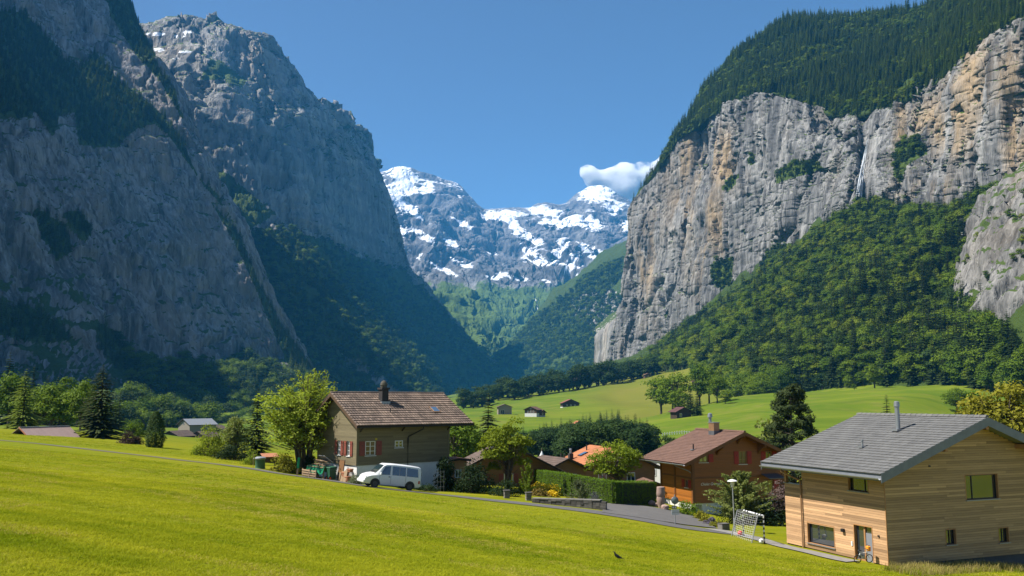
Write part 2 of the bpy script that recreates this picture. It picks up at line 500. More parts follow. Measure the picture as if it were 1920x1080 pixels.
TERR = {}
def terrain(name, G, mat, label, veg=None, snow=None, extra_veg_polys=(), flat=0.62, och=None):
    n = normals(G)
    nz = np.abs(n[..., 2])
    v = np.clip((nz - flat) / 0.22, 0, 1) if veg is None else veg
    px, py = to_px(G)
    for poly in extra_veg_polys: v = np.maximum(v, inside(px, py, poly) * 1.0)
    at_ = [('veg', 'POINT', v)]
    at_.append(('och', 'POINT', np.clip(0.5 + 1.6 * fbm(G / 330.0, 3, 6), 0, 1) if och is None else och))
    if snow is not None: at_.append(('snow', 'POINT', snow))
    o = link(name, np_mesh(name, G.reshape(-1, 3), grid_faces(*G.shape[:2]), [mat], True, at_))
    set_props(o, label, kind='structure')
    TERR[name] = (G, n)
    return o

def rowpts(r): return np.array([at(*p) if len(p) == 3 else p for p in r])

# --- left cliff
_sy = np.array([-320, -120, 0, 60, 130, 200, 260, 330, 420, 530, 600, 640, 690, 740, 800])
_sx = np.array([60, 180, 228, 258, 298, 330, 345, 392, 438, 478, 512, 540, 572, 592, 600])
_rows = []
for y in (830, 790, 740, 690, 640, 590, 530, 470, 420, 370, 330, 290, 260, 230, 200, 165, 130, 95, 60, 30, 0, -60, -120, -220, -320):
    sx = np.interp(y, _sy, _sx)
    lean0 = (750 - y) * 0.30 if y < 690 else 18 + (690 - y) * 1.2
    apron = max(0, y - 690) * 3.4
    band = np.interp(y, [60, 120, 260, 330], [70, 40, -25, 0]) if y > 0 else 70
    r = []
    for s in (0, .2, .35, .48, .6, .7, .8, .88, .95, 1.0):
        px = -560 + s * (sx + 560)
        cave = 70 * math.exp(-((px - 215) / 22.0) ** 2) * (400 < y < 720)       # the gully between the two walls
        spur = -170 * math.exp(-((px - 110) / 110.0) ** 2) * np.interp(y, [540, 700], [0, 1])
        r.append(at(px, y, 600 + 920 * s ** 1.2 + lean0 * min(1, .25 + 1.2 * s) - apron * min(max((s - 0.45) / 0.2, 0), 1) + band + cave + spur))
    e = r[-1]
    r += [e + np.array([-25, 160, -10]), e + np.array([-160, 500, -40]), e + np.array([-700, 1100, -120])]
    f0 = r[0]; r = [f0 + np.array([-1900, -200, np.interp(y, [-100, 100, 300, 600], [1000, 800, 500, 60])]), f0 + np.array([-700, -180, np.interp(y, [-100, 100, 300, 600], [560, 450, 280, 20])])] + r  # unseen outer columns, raised and moved nearer to keep sun off the cliff
    _rows.append(np.array(r))
_t = _rows[-1]; _rows += [_t + np.array([-200, 250, 300]), _t + np.array([-500, 500, 450]), _t + np.array([-1100, 900, 300])]  # added top rows out of view, shading the face below
G_LC = loft(_rows, 400, 340, [(260, 22, 1.8, True), (80, 11, 3.6, False), (90, 11, 5.0, 'crack'), (34, 5, 5.0, 'crack'), (70, 2.5, 0.16, 'crack'), (20, 4.0, 4.5, False), (8, 1.6, 2.0, False)], 11)
LC_TREES = [
 [(-60,20),(45,22),(75,55),(104,85),(122,115),(160,122),(178,100),(207,133),(237,163),(267,185),(296,207),(322,237),(345,270),(372,333),(407,362),(440,425),(430,400),(385,352),(318,256),(289,232),(259,240),(237,256),(222,276),(178,276),(148,270),(141,210),(111,218),(100,258),(67,210),(37,224),(-60,218)],
 [(225,-20),(250,-5),(262,50),(296,125),(325,170),(345,225),(336,215),(300,150),(262,112),(232,67),(207,30),(200,-20)],
 [(63,388),(122,420),(135,472),(107,490),(78,445)], [(118,400),(150,395),(175,430),(160,455),(130,430)],
 [(395,378),(450,440),(485,530),(525,605),(585,690),(600,735),(556,718),(520,640),(470,520),(440,455)],
 [(215,636),(262,668),(310,700),(360,672),(400,700),(430,690),(455,662),(500,690),(550,712),(600,715),(610,820),(190,820),(246,738),(240,700)],
 [(-80,555),(40,575),(100,600),(140,640),(60,640),(-80,610)],
 [(180,600),(215,620),(236,690),(215,700),(185,650)],
]
M_LC = rock_mat('left_cliff_rock', 42, ((0.100, 0.099, 0.106), (0.190, 0.187, 0.196), (0.310, 0.303, 0.310)), 0.6, (0.32, 0.255, 0.20), streak=0.55)
terrain('left_cliff', G_LC, M_LC, 'huge shaded grey limestone cliff with bands of dark spruces at left', extra_veg_polys=LC_TREES, flat=0.60)

# --- the big stepped mountain behind it
r0 = rowpts([(150,800,1700),(300,792,1900),(450,785,2000),(560,780,2100),(660,776,2300),(760,770,2650),(870,757,3300),(968,728,4300)])
r1 = rowpts([(150,640,2150),(300,640,2300),(420,620,2400),(520,600,2480),(610,615,2700),(710,630,3050),(805,640,3550),(898,657,4300)])
r1b = rowpts([(150,520,2500),(300,510,2600),(420,500,2650),(505,500,2680),(585,530,2900),(670,560,3250),(755,570,3700),(826,576,4300)])
r2 = rowpts([(150,420,2720),(300,400,2820),(410,375,2880),(480,440,2900),(560,440,3050),(630,472,3330),(700,497,3730),(757,505,4250)])
r3 = rowpts([(150,220,2830),(300,230,2930),(400,215,2990),(470,235,3060),(550,262,3200),(620,300,3420),(680,340,3800),(738,405,4200)])
r3b = rowpts([(150,120,3000),(270,130,3060),(350,125,3090),(430,135,3130),(500,160,3210),(560,210,3330),(630,260,3600),(688,285,4150)])
r4 = rowpts([(120,60,3300),(200,52,3350),(262,46,3400),(300,42,3400),(330,38,3400),(355,33,3400),(378,42,3390),(388,51,3380),(405,45,3370),(430,52,3360),(465,62,3350),(490,70,3350),(499,100,3380),(524,118,3450),(533,143,3500),(560,175,3550),(578,182,3600),(600,195,3650),(636,212,3760),(643,240,3900),(656,246,3980),(668,236,4080),(676,246,4100)])
def backed(rows, vecs):
    out = []
    for r in rows:
        e = r[-1]; out.append(np.vstack([r] + [[e + np.array(v)] for v in vecs]))
    return out
_b = [(-20, 250, -10), (-200, 900, -80), (-900, 1600, -300)]
r5 = r4 + np.array([0, 500, -60]); r6 = r4 + np.array([-100, 1600, -700])
def same(r, n=24): return cr(r, n, True)
G_SM = loft([same(r, 24) for r in backed([r0, r1, r1b, r2, r3, r3b, r4, r5, r6], _b)], 340, 340,
            [(620, 60, 1.6, True), (190, 26, 2.8, False), (170, 26, 4.0, 'crack'), (160, 16, 0.16, 'crack'), (60, 12, 2.8, False), (60, 8, 3.0, 'crack'), (22, 3.5, 1.5, False)], 51)
SM_TREES = [[(455,430),(540,432),(600,446),(680,486),(755,507),(828,578),(905,664),(975,735),(975,790),(450,790),(440,560)]]
_px, _py = to_px(G_SM)
_nz = np.abs(normals(G_SM)[..., 2])
_veg = np.clip((_nz - 0.66) / 0.2, 0, 1)
for poly in SM_TREES: _veg = np.maximum(_veg, inside(_px, _py, poly) * 1.0)
_veg = np.maximum(_veg, inside(_px, _py, [(375,150),(395,110),(420,118),(462,150),(455,165),(415,150)]) * 0.9)
_veg = np.maximum(_veg, inside(_px, _py, [(390,310),(430,325),(470,365),(520,400),(470,430),(420,400)]) * 0.75)
_veg = _veg * (1 - 0.9 * inside(_px, _py, [(640,655),(700,690),(752,735),(720,745),(690,700),(650,690)])) * (1 - 0.8 * inside(_px, _py, [(535,640),(560,650),(590,690),(575,690)]))
_snow = np.zeros(_px.shape)
for x, y, w, h in ((290, 64, 26, 4), (297, 93, 16, 4), (332, 68, 20, 3), (352, 60, 12, 3), (345, 97, 18, 3), (330, 108, 9, 4), (322, 97, 8, 3)):
    _snow = np.maximum(_snow, np.exp(-((_px - x) / w) ** 2 - ((_py - y) / h) ** 2))
M_SM = rock_mat('stepped_mountain_rock', 110, ((0.16, 0.157, 0.152), (0.25, 0.243, 0.233), (0.35, 0.337, 0.315)), 0.35, (0.34, 0.27, 0.19), ((0.03, 0.06, 0.012), (0.08, 0.11, 0.02)), True, 0.35, 0.4)
terrain('stepped_mountain', G_SM, M_SM, 'tall blue grey mountain wall stepping down to the right above dark forest', veg=_veg, snow=_snow)

# --- far wooded mountainside on the right of the valley
r0 = rowpts([(880,752,3300),(960,738,3400),(1050,732,3300),(1150,728,3100),(1320,728,2900)])
r1 = rowpts([(915,705,4300),(975,680,4200),(1060,640,4000),(1140,620,3700),(1320,600,3400)])
r2 = rowpts([(918,682,5000),(942,655,4950),(1000,594,4800),(1040,560,4700),(1082,524,4600),(1130,484,4500),(1160,466,4450),(1195,450,4400),(1330,420,4300)])
G_FR = loft([same(r, 12) for r in (r0 , r1, r2, r2 + np.array([150, 900, -30]), r2 + np.array([500, 2500, -500]))], 200, 180,
            [(500, 45, 1.0, True), (150, 16, 1.2, True), (50, 6, 1.0, False)], 71)
_px, _py = to_px(G_FR)
_veg = np.ones(_px.shape)
_veg -= 0.62 * inside(_px, _py, [(1060,560),(1140,540),(1190,560),(1170,640),(1120,640),(1080,600)])
M_FR = rock_mat('far_slope', 120, ((0.2, 0.2, 0.19), (0.3, 0.29, 0.28), (0.40, 0.385, 0.36)), 0.0, green=((0.026, 0.048, 0.012), (0.055, 0.088, 0.016)))
terrain('far_mountainside', G_FR, M_FR, 'hazy forested mountainside falling to the valley floor', veg=_veg)
FR_TREES = [[(900,760),(915,690),(1000,600),(1060,552),(1090,525),(1140,495),(1190,480),(1190,740)]]

# --- pale rock wall beyond the right cliff
r0 = rowpts([(1112,700,2700),(1130,698,2600),(1160,696,2500),(1230,690,2400)])
r1 = rowpts([(1116,628,2720),(1135,612,2640),(1160,595,2560),(1230,560,2450)])
G_PW = loft([same(r, 8) for r in (r0, (r0 + r1) / 2, r1, r1 + np.array([60, 350, 60]), r1 + np.array([250, 900, 200]))], 60, 90, [(120, 14, 2.5, True), (35, 5, 2, False)], 81)
M_PW = rock_mat('pale_wall_rock', 60, ((0.18, 0.172, 0.163), (0.27, 0.26, 0.245), (0.36, 0.345, 0.325)), 0.4, (0.36, 0.27, 0.18), streak=0.3)
terrain('pale_rock_wall', G_PW, M_PW, 'pale vertical rock wall at the foot of the far mountainside', flat=0.6)

# --- snow mountains closing the valley
r0 = rowpts([(480,740,5000),(700,735,5000),(900,715,5000),(1000,715,5000),(1150,720,5000),(1450,720,5000)])
r1 = rowpts([(480,640,6200),(700,640,6000),(850,625,5900),(960,650,5800),(1080,640,5900),(1450,640,6000)])
r2 = rowpts([(480,540,7400),(700,560,7200),(800,540,7200),(900,520,7200),(1000,525,7300),(1100,520,7400),(1450,530,7400)])
r3 = rowpts([(480,430,8300),(700,450,8200),(800,430,8200),(900,450,8200),(1000,470,8300),(1100,440,8400),(1200,440,8500),(1450,450,8500)])
r4 = rowpts([(480,350,9000),(620,335,9100),(700,328,9200),(725,322,9200),(742,318,9200),(757,315,9200),(775,317,9230),(787,325,9260),(800,326,9280),(812,333,9300),(835,341,9320),(852,347,9350),(870,360,9380),(885,380,9400),(900,393,9450),(915,397,9500),(940,394,9500),(965,390,9500),(985,395,9520),(1005,386,9540),(1020,383,9550),(1040,388,9560),(1058,391,9570),(1072,373,9580),(1090,362,9590),(1105,353,9600),(1120,349,9600),(1138,352,9600),(1155,364,9600),(1172,378,9600),(1195,398,9600),(1300,420,9600),(1450,430,9600)])
r2b, r3b = (same(r2, 34) * .45 + same(r3, 34) * .55), (same(r3, 34) * .5 + same(r4, 34) * .5)
G_SN = loft([same(r, 34) for r in (r0, r1, r2, r2b, r3, r3b, r4, r4 + np.array([0, 500, -260]), r4 + np.array([0, 1300, -900]))], 480, 330,
            [(1500, 260, 1.3, True), (520, 110, 2.2, True), (300, 45, 3.0, 'crack'), (140, 16, 2.5, False), (90, 10, 3.0, 'crack')], 91, keep=(0.75, 0.13))
_px, _py = to_px(G_SN)
_nsn = normals(G_SN)
def _blob(x, y, w, h, a=0.0):
    ca, sa = math.cos(R(a)), math.sin(R(a)); dx, dy = _px - x, _py - y
    return np.exp(-((dx * ca + dy * sa) / w) ** 2 - ((-dx * sa + dy * ca) / h) ** 2)
_sn = np.zeros(_px.shape)
for b in ((757,345,26,26,40),(745,370,12,30,-30),(800,352,14,10,0),(775,395,40,8,38),(745,430,35,8,25),(790,440,45,8,28),(770,470,30,6,20),(845,455,30,8,35),(860,490,40,7,25),(920,470,16,7,25),(820,500,55,6,25),
          (945,405,30,9,0),(965,425,25,10,55),(990,470,30,12,25),(1010,490,36,9,20),(1000,450,30,9,30),(1060,415,52,11,-4),(1030,400,30,8,10),(1100,420,34,12,10),(1050,470,12,30,25),(1075,490,14,26,30),(1065,515,30,6,10),(960,520,40,6,8),
          (1030,530,26,5,20),(1120,365,26,12,0),(1150,390,18,14,30),(1180,425,16,16,40),(1130,480,24,8,40),(1100,470,20,8,40),(735,520,30,4,10),(770,545,30,4,10),(715,345,14,8,30),(925,520,26,6,10),(870,420,20,6,30)):
    _sn = np.maximum(_sn, 0.80 * _blob(*b))
_up = np.abs(_nsn[..., 2])
_sn = 0.66 * np.clip(_sn * 1.5, 0, 1.0) + 0.30 * fbm(G_SN / np.array([260.0, 260.0, 600.0]), 4, 3) + 0.70 * (_up - 0.58) + np.interp(_py, [330, 400, 480, 540], [0.24, 0.16, 0.02, -0.12])
_sn = np.where(_py > 560, 0.0, _sn)
_vg = np.clip((_py - 500 - 25 * fbm(G_SN / 300.0, 4, 8)) / 60, 0, 1)
M_SN = rock_mat('snow_mountain_rock', 240, ((0.10, 0.10, 0.105), (0.165, 0.165, 0.17), (0.25, 0.245, 0.24)), 0.0, green=((0.04, 0.08, 0.015), (0.115, 0.165, 0.03)), snow=True, streak=0.4, strata=0.35)
terrain('snow_mountains', G_SN, M_SN, 'distant snow streaked peaks closing the valley above green alpine pastures', veg=_vg, snow=_sn)

# --- right: wooded slope, cliff, hill above it
foot = rowpts([(1150,735,1400),(1235,712,1280),(1310,695,1040),(1390,730,790),(1480,706,710),(1560,694,680),(1640,690,640),(1740,712,585),(1850,722,520),(2000,760,420),(2200,780,340)])
base = rowpts([(1138,697,1960),(1180,688,1890),(1250,655,1760),(1330,590,1610),(1440,510,1410),(1530,455,1280),(1605,403,1160),(1700,408,1070),(1830,392,940),(2000,335,810),(2300,250,650)])
base_in = base + np.array([0, 60, -4])
foot[:, 2] = gzb(foot[:, 0], foot[:, 1]) - 1.5
mid1 = foot * 0.62 + base * 0.38 + np.array([0, 0, 8.0]); mid2 = foot * 0.28 + base * 0.72 + np.array([0, 0, 9.0])
foot_lo = foot + np.array([0, -4, -30])
G_WS = loft([same(r, 22) for r in (foot_lo, foot, mid1, mid2, base, base_in + np.array([0, 60, 12]))], 240, 150, [(170, 22, 1, True), (60, 6, 1, True)], 101)
M_WS = rock_mat('forest_floor', 40, ((0.2, 0.2, 0.19), (0.3, 0.29, 0.27), (0.4, 0.38, 0.36)), 0.0, green=((0.024, 0.044, 0.008), (0.050, 0.078, 0.012)))
terrain('wooded_slope', G_WS, M_WS, 'steep slope of mixed woodland rising to the right cliff', veg=np.ones(G_WS.shape[:2]))
c_mid = rowpts([(1176,545,1965),(1215,520,1895),(1275,480,1765),(1345,440,1625),(1450,370,1440),(1540,330,1310),(1612,305,1195),(1705,290,1100),(1830,240,970),(2000,180,840),(2300,80,680)])
c_up = rowpts([(1189,440,1970),(1226,410,1900),(1276,345,1775),(1350,290,1640),(1448,255,1462),(1543,255,1330),(1619,250,1215),(1705,230,1118),(1822,165,985),(2000,90,850),(2300,-20,690)])
c_top = rowpts([(1193,388,1985),(1236,328,1905),(1274,262,1790),(1345,208,1665),(1440,180,1490),(1545,207,1350),(1625,208,1240),(1705,182,1140),(1812,122,1010),(2000,20,870),(2300,-120,700)])
base_lo = base + np.array([0, 0, -45])
def front(rows, vecs):
    return [np.vstack([[r[0] + np.array(v)] for v in vecs] + [r]) for r in rows]
_fv = [(500, 1300, -100), (160, 450, -20), (25, 140, 0)]
_cr_rows = front([base_lo, base, base * .5 + c_mid * .5 + np.array([0, -8, 0]), c_mid, c_up, c_top], _fv)
G_RC = loft([same(r, 27) for r in _cr_rows], 560, 350, [(300, 30, 2.0, True), (95, 15, 3.2, False), (90, 15, 4.5, 'crack'), (34, 7, 4.0, 'crack'), (75, 2.2, 0.18, 'crack'), (26, 6.0, 4.0, False), (15, 3.0, 4.0, 'crack'), (10, 2.2, 2.4, False)], 121)
_px, _py = to_px(G_RC)
_gul = np.exp(-((_px - 1622) / 11.0) ** 2) * np.clip((430 - _py) / 30, 0, 1)
G_RC = G_RC + np.array([0.35, 1.0, 0]) * (_gul * 26)[..., None]
RC_TREES = [[(1440,470),(1480,455),(1510,470),(1470,500),(1430,535),(1425,500)],[(1335,490),(1375,485),(1372,530),(1350,545),(1333,520)],[(1455,330),(1480,305),(1520,298),(1545,315),(1520,325),(1480,335),(1455,345)],[(1355,350),(1385,325),(1380,345),(1362,362)],
            [(1680,275),(1720,262),(1742,285),(1700,310),(1690,345),(1675,330)],[(1398,305),(1418,285),(1410,312)]]
M_RC = rock_mat('right_cliff_rock', 44, ((0.100, 0.100, 0.101), (0.190, 0.188, 0.185), (0.300, 0.293, 0.280)), 0.85, (0.36, 0.255, 0.14), ((0.03, 0.055, 0.01), (0.08, 0.115, 0.018)), streak=0.6)
_px, _py = to_px(G_RC)
_och = np.zeros(_px.shape)
for x, y, w, h in ((1300, 330, 34, 90), (1360, 310, 34, 60), (1215, 480, 26, 80), (1330, 430, 40, 90), (1700, 230, 70, 40), (1790, 240, 60, 60), (1850, 150, 60, 60), (1900, 260, 50, 80), (1720, 350, 60, 50)):
    _och = np.maximum(_och, np.exp(-((_px - x) / w) ** 2 - ((_py - y) / h) ** 2))
_och = np.clip(_och * 1.3 + 0.4 * fbm(G_RC / 120.0, 3, 66), 0, 1)
terrain('right_cliff', G_RC, M_RC, 'high grey and ochre limestone cliff above the wooded slope', extra_veg_polys=RC_TREES, flat=0.66, och=_och)
h_top = rowpts([(1197,392,2120),(1240,335,2080),(1282,265,2040),(1318,185,2000),(1385,108,1950),(1480,52,1900),(1600,46,1850),(1725,40,1650),(1810,-20,1450),(2000,-130,1250),(2300,-300,1000)])
h_mid = c_top * 0.5 + h_top * 0.5 + np.array([0, 0, 12.0])
_h_rows = front([c_top + np.array([0, -3, -4]), c_top + np.array([0, 14, 6]), h_mid, h_top, h_top + np.array([200, 700, -20]), h_top + np.array([500, 1500, -300])], _fv)
G_HT = loft([same(r, 27) for r in _h_rows], 260, 130, [(220, 14, 1, True), (60, 5, 1, False)], 141)
terrain('cliff_top_hill', G_HT, M_WS, 'forested hill rising behind the edge of the right cliff', veg=np.ones(G_HT.shape[:2]))
# --- crag at the right edge
k0 = rowpts([(1842,640,585),(1876,662,545),(1990,712,480),(2200,760,400)])
k1 = rowpts([(1830,560,610),(1870,565,575),(1990,560,510),(2200,560,430)])
k2 = rowpts([(1834,470,650),(1877,455,620),(1990,430,560),(2200,400,480)])
k3 = rowpts([(1850,405,700),(1897,350,680),(1990,285,630),(2200,200,550)])
G_CG = loft([same(r, 14) for r in front([k0 + np.array([0, -10, -40]), k0, k1, k2, k3, k3 + np.array([60, 160, 10]), k3 + np.array([160, 420, -60])], [(260, 420, -40), (70, 160, 0), (10, 40, 0)])], 150, 150,
            [(90, 14, 1.4, True), (40, 6, 3.0, 'crack'), (32, 5, 1.6, False), (16, 2.5, 2.5, 'crack'), (9, 1.8, 1.3, False)], 161)
M_CG = rock_mat('crag_rock', 24, ((0.09, 0.088, 0.085), (0.165, 0.16, 0.152), (0.24, 0.23, 0.215)), 0.35, (0.27, 0.2, 0.13), ((0.03, 0.055, 0.01), (0.065, 0.095, 0.016)), streak=0.5)
terrain('crag', G_CG, M_CG, 'pale limestone crag with grassy ledges at the right edge', flat=0.60)
# ------------------------------------------------------------------ haze: one closed box of even air round the camera and the whole scene
hb = MB(); hb.box(-16000, 16000, -400, 15500, -420, 2760)
haze = hb.build('haze', [])
N = NT('haze_air')
N.n.remove(N.b)
pv = N.new('ShaderNodeVolumePrincipled')
pv.inputs['Color'].default_value = (0.07, 0.43, 0.95, 1)
pv.inputs['Density'].default_value = 5.2e-5
pv.inputs['Anisotropy'].default_value = 0.0
N.L(pv.outputs[0], N.out.inputs['Volume'])
haze.data.materials.clear(); haze.data.materials.append(N.m)
haze['kind'] = 'stuff'; haze['label'] = 'pale blue haze filling the valley air'
# ------------------------------------------------------------------ trees
M_BARK = plain('bark', (0.10, 0.075, 0.05), (0.045, 0.035, 0.025), 6, 0.9, bump=0.5, stretch=(1, 1, 0.25))
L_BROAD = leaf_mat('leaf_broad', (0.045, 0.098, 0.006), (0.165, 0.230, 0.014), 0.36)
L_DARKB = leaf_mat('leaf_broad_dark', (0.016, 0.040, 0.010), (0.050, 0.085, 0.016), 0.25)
L_SPRUCE = leaf_mat('needle_spruce', (0.016, 0.034, 0.010), (0.058, 0.088, 0.020), 0.15)
L_LARCH = leaf_mat('needle_larch', (0.12, 0.17, 0.025), (0.25, 0.30, 0.055), 0.40)
L_BRIGHT = leaf_mat('leaf_bright', (0.10, 0.165, 0.010), (0.26, 0.31, 0.025), 0.42)
L_WILLOW = leaf_mat('leaf_willow', (0.13, 0.20, 0.018), (0.33, 0.39, 0.045), 0.45)
L_MAPLE = leaf_mat('leaf_maple', (0.075, 0.125, 0.008), (0.22, 0.265, 0.02), 0.42)
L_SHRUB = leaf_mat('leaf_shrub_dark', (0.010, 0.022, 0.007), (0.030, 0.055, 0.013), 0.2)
L_COTON = leaf_mat('leaf_arching_shrub', (0.11, 0.15, 0.03), (0.28, 0.31, 0.095), 0.38)
L_COPPER = leaf_mat('leaf_copper', (0.035, 0.020, 0.018), (0.10, 0.055, 0.045), 0.2)
L_HEDGE = leaf_mat('leaf_hedge', (0.045, 0.10, 0.006), (0.14, 0.215, 0.014), 0.3)
L_YELLOW = leaf_mat('leaf_yellow_green', (0.13, 0.14, 0.012), (0.27, 0.25, 0.025), 0.35)
L_GOLD = leaf_mat('flower_gold', (0.55, 0.36, 0.01), (0.80, 0.58, 0.03), 0.2)
L_SILVER = leaf_mat('leaf_grey_green', (0.09, 0.12, 0.05), (0.17, 0.19, 0.10), 0.3)
L_PINE = leaf_mat('needle_pine', (0.028, 0.046, 0.013), (0.080, 0.100, 0.028), 0.2)

def rdir(n, g):
    v = g.normal(size=(n, 3)); return v / (np.linalg.norm(v, axis=1, keepdims=True) + 1e-9)

def leaf_quads(C, Nn, size, g, aspect=0.62, spread=0.8, along=None):
    """one bent-rhombus leaf (two triangles as a quad) per centre; returns V, F, tint"""
    n = len(C)
    N_ = Nn + rdir(n, g) * spread
    N_ /= np.linalg.norm(N_, axis=1, keepdims=True) + 1e-9
    T = rdir(n, g) if along is None else along + rdir(n, g) * 0.35
    T = T - N_ * (T * N_).sum(1, keepdims=True); T /= np.linalg.norm(T, axis=1, keepdims=True) + 1e-9
    B = np.cross(N_, T)
    s = (size * g.uniform(0.65, 1.35, n))[:, None]
    V = np.stack([C - T * s, C - B * s * aspect, C + T * s, C + B * s * aspect], 1).reshape(-1, 3)
    F = np.arange(4 * n).reshape(-1, 4)
    return V, F

def cat_mesh(name, parts, smooth=False):
    """parts: (V, F4, material, tint array per face)"""
    Vs, Fs, mi, ti, mats = [], [], [], [], []
    b = 0
    for V, F, m, t in parts:
        if m not in mats: mats.append(m)
        Vs.append(V); Fs.append(F + b); b += len(V)
        mi.append(np.full(len(F), mats.index(m))); ti.append(np.broadcast_to(t, (len(F),)))
    return np_mesh(name, np.vstack(Vs), np.vstack(Fs), mats, smooth, [('tint', 'FACE', np.concatenate(ti))], np.concatenate(mi))

def tube_np(P, r, n=6):
    P = np.asarray(P, float); V = []
    for i in range(len(P)):
        d = P[min(i + 1, len(P) - 1)] - P[max(i - 1, 0)]; d /= np.linalg.norm(d) + 1e-9
        s = np.cross(d, [0, 0, 1.0]); 
        if np.linalg.norm(s) < 1e-3: s = np.cross(d, [1.0, 0, 0])
        s /= np.linalg.norm(s); u = np.cross(s, d)
        a = np.linspace(0, 2 * np.pi, n, endpoint=False)[:, None]
        V.append(P[i] + (s * np.cos(a) + u * np.sin(a)) * r[i])
    V = np.vstack(V); F = []
    for i in range(len(P) - 1):
        for k in range(n): F.append((i * n + k, i * n + (k + 1) % n, (i + 1) * n + (k + 1) % n, (i + 1) * n + k))
    return V, np.array(F)

def broad(seed, H=1.0, W=0.75, trunk=0.22, clumps=16, leaves=40, leaf=0.035, shape=1.0, cr_=0.24, low=0.0, lift=0.0, multi=1, jag=0.25, spread=0.8):
    """returns (trunk parts, crown parts) as (V,F,tint); crown of clumps with gaps between them"""
    g = np.random.default_rng(seed)
    tk = []; z0 = trunk * H; hh = (H - z0) / 2; cz = z0 + hh * (1 - low)
    cs = []
    dome = trunk <= 0.03
    if dome: cz, hh = 0.10 * H, 0.90 * H
    for k in range(clumps):
        d = rdir(1, g)[0]; d[2] = abs(d[2]) ** 1.4 if dome else d[2] * 0.9 + 0.12
        rr = g.uniform(0.35, 1.0) ** 0.6 * (1 + g.normal() * jag * 0.3)
        c = np.array([d[0] * W / 2, d[1] * W / 2, d[2] * hh]) * rr * 0.80
        if shape != 1.0:
            f = (c[2] / hh + 1) / 2; c[:2] *= (1 - f) ** shape + 0.35
        cs.append(c + np.array([0, 0, cz + lift]))
    cs = np.array(cs)
    for t in range(multi):
        off = g.normal(size=2) * 0.03 * H * (multi > 1)
        top = np.array([off[0] * 3, off[1] * 3, cz + hh * 0.25])
        P = [np.array([off[0], off[1], -0.02 * H]), np.array([off[0] * 1.5, off[1] * 1.5, z0 * 0.6]), (np.array([off[0] * 2, off[1] * 2, z0]) + top) / 2, top]
        r0 = 0.028 * H / (multi ** 0.5)
        tk.append(tube_np(P, [r0 * 1.3, r0, r0 * 0.7, r0 * 0.3], 7))
        for c in cs[t::multi]:
            s = P[1] + (P[3] - P[1]) * g.uniform(0.15, 0.85)
            m = (s + c) / 2 + np.array([0, 0, -0.02 * H])
            tk.append(tube_np([s, m, c], [r0 * 0.45, r0 * 0.28, r0 * 0.08], 5))
    V, F, T = [], [], []; b = 0
    for c in cs:
        r = cr_ * W * g.uniform(0.6, 1.25); n = int(leaves * g.uniform(0.7, 1.3))
        d = rdir(n, g)
        if not dome: d[:, 2] = np.abs(d[:, 2]) * 0.9 - 0.25 + 0.35 * d[:, 2]
        C = c + d * r * (g.uniform(0.45, 1.08, n) ** 0.6)[:, None] * np.array([1, 1, 0.8])
        v, f = leaf_quads(C, d * 0.7 + np.array([0, 0, 0.5]), leaf * H, g, spread=spread)
        V.append(v); F.append(f + b); b += len(v)
        T.append(np.clip(g.normal(0.5 + g.normal() * 0.16, 0.14, n), 0, 1))
    tv = np.vstack([x[0] for x in tk]); o = 0; tf = []
    for x in tk: tf.append(x[1] + o); o += len(x[0])
    return (tv, np.vstack(tf), 0.5), (np.vstack(V), np.vstack(F), np.concatenate(T))

def spruce(seed, H=1.0, W=0.36, levels=13, per=9, sub=1, leaf=0.05, bare=0.05, droop=0.35, rough=0.25, tip=0.02):
    g = np.random.default_rng(seed)
    V, F, T = [], [], []; b = 0
    for i in range(levels):
        f = (i + g.uniform(-0.3, 0.3)) / levels; f = min(max(f, 0), 1)
        z = H * (bare + (1 - bare) * f)
        R_ = W / 2 * (tip + (1 - f) ** 0.74) * g.uniform(1 - rough, 1 + rough * 0.6)
        R_ = max(R_, 0.030 * H * (1.15 - f) / 0.35)
        n = max(5, int(per * (0.45 + 0.75 * (1 - f))))
        a0 = g.uniform(0, 6.28)
        for k in range(n):
            a = a0 + 6.283 * k / n + g.normal() * 0.18
            Rb = R_ * g.uniform(0.65, 1.15)
            d = np.array([math.cos(a), math.sin(a), 0]); s = np.array([-d[1], d[0], 0])
            m = max(1, int(sub * (1.2 - f) + 0.6))
            ts = (np.arange(m) + 0.65) / m if m > 1 else np.array([0.55])
            for t in ts:
                c = d * Rb * t + np.array([0, 0, z - droop * Rb * t ** 1.3 + 0.12 * Rb * t])
                L_ = Rb * (0.52 if m == 1 else 0.9 / m + 0.06 * Rb / m); wd = leaf * H * (1.15 - 0.6 * t) * (1 - 0.45 * f) * g.uniform(0.7, 1.3)
                up = np.array([0, 0, 1.0])
                dd = d - up * droop * 0.8 * t
                tilt = up * g.uniform(-0.25, 0.1) * wd
                V.append([c - dd * L_ , c - s * wd - up * 0.35 * wd + tilt, c + dd * L_ * 1.1, c + s * wd - up * 0.35 * wd - tilt]); F.append([b, b + 1, b + 2, b + 3]); b += 4
                T.append(min(max(g.normal(0.5, 0.22), 0), 1))
    V = np.array(V).reshape(-1, 3)
    tv, tf = tube_np([[0, 0, -0.02 * H], [0, 0, 0.5 * H], [0, 0, H * 0.99]], [0.016 * H, 0.009 * H, 0.001 * H], 6)
    return (tv, tf, 0.5), (V, np.array(F), np.array(T))

def joined(name, pair, leafm):
    (tv, tf, _), (cv, cf, ct) = pair
    return cat_mesh(name, [(tv, tf, M_BARK, 0.5), (cv, cf, leafm, ct)])

def two_meshes(name, pair, leafm):
    (tv, tf, _), (cv, cf, ct) = pair
    return cat_mesh(name + '_trunk', [(tv, tf, M_BARK, 0.5)], True), cat_mesh(name + '_crown', [(cv, cf, leafm, ct)])

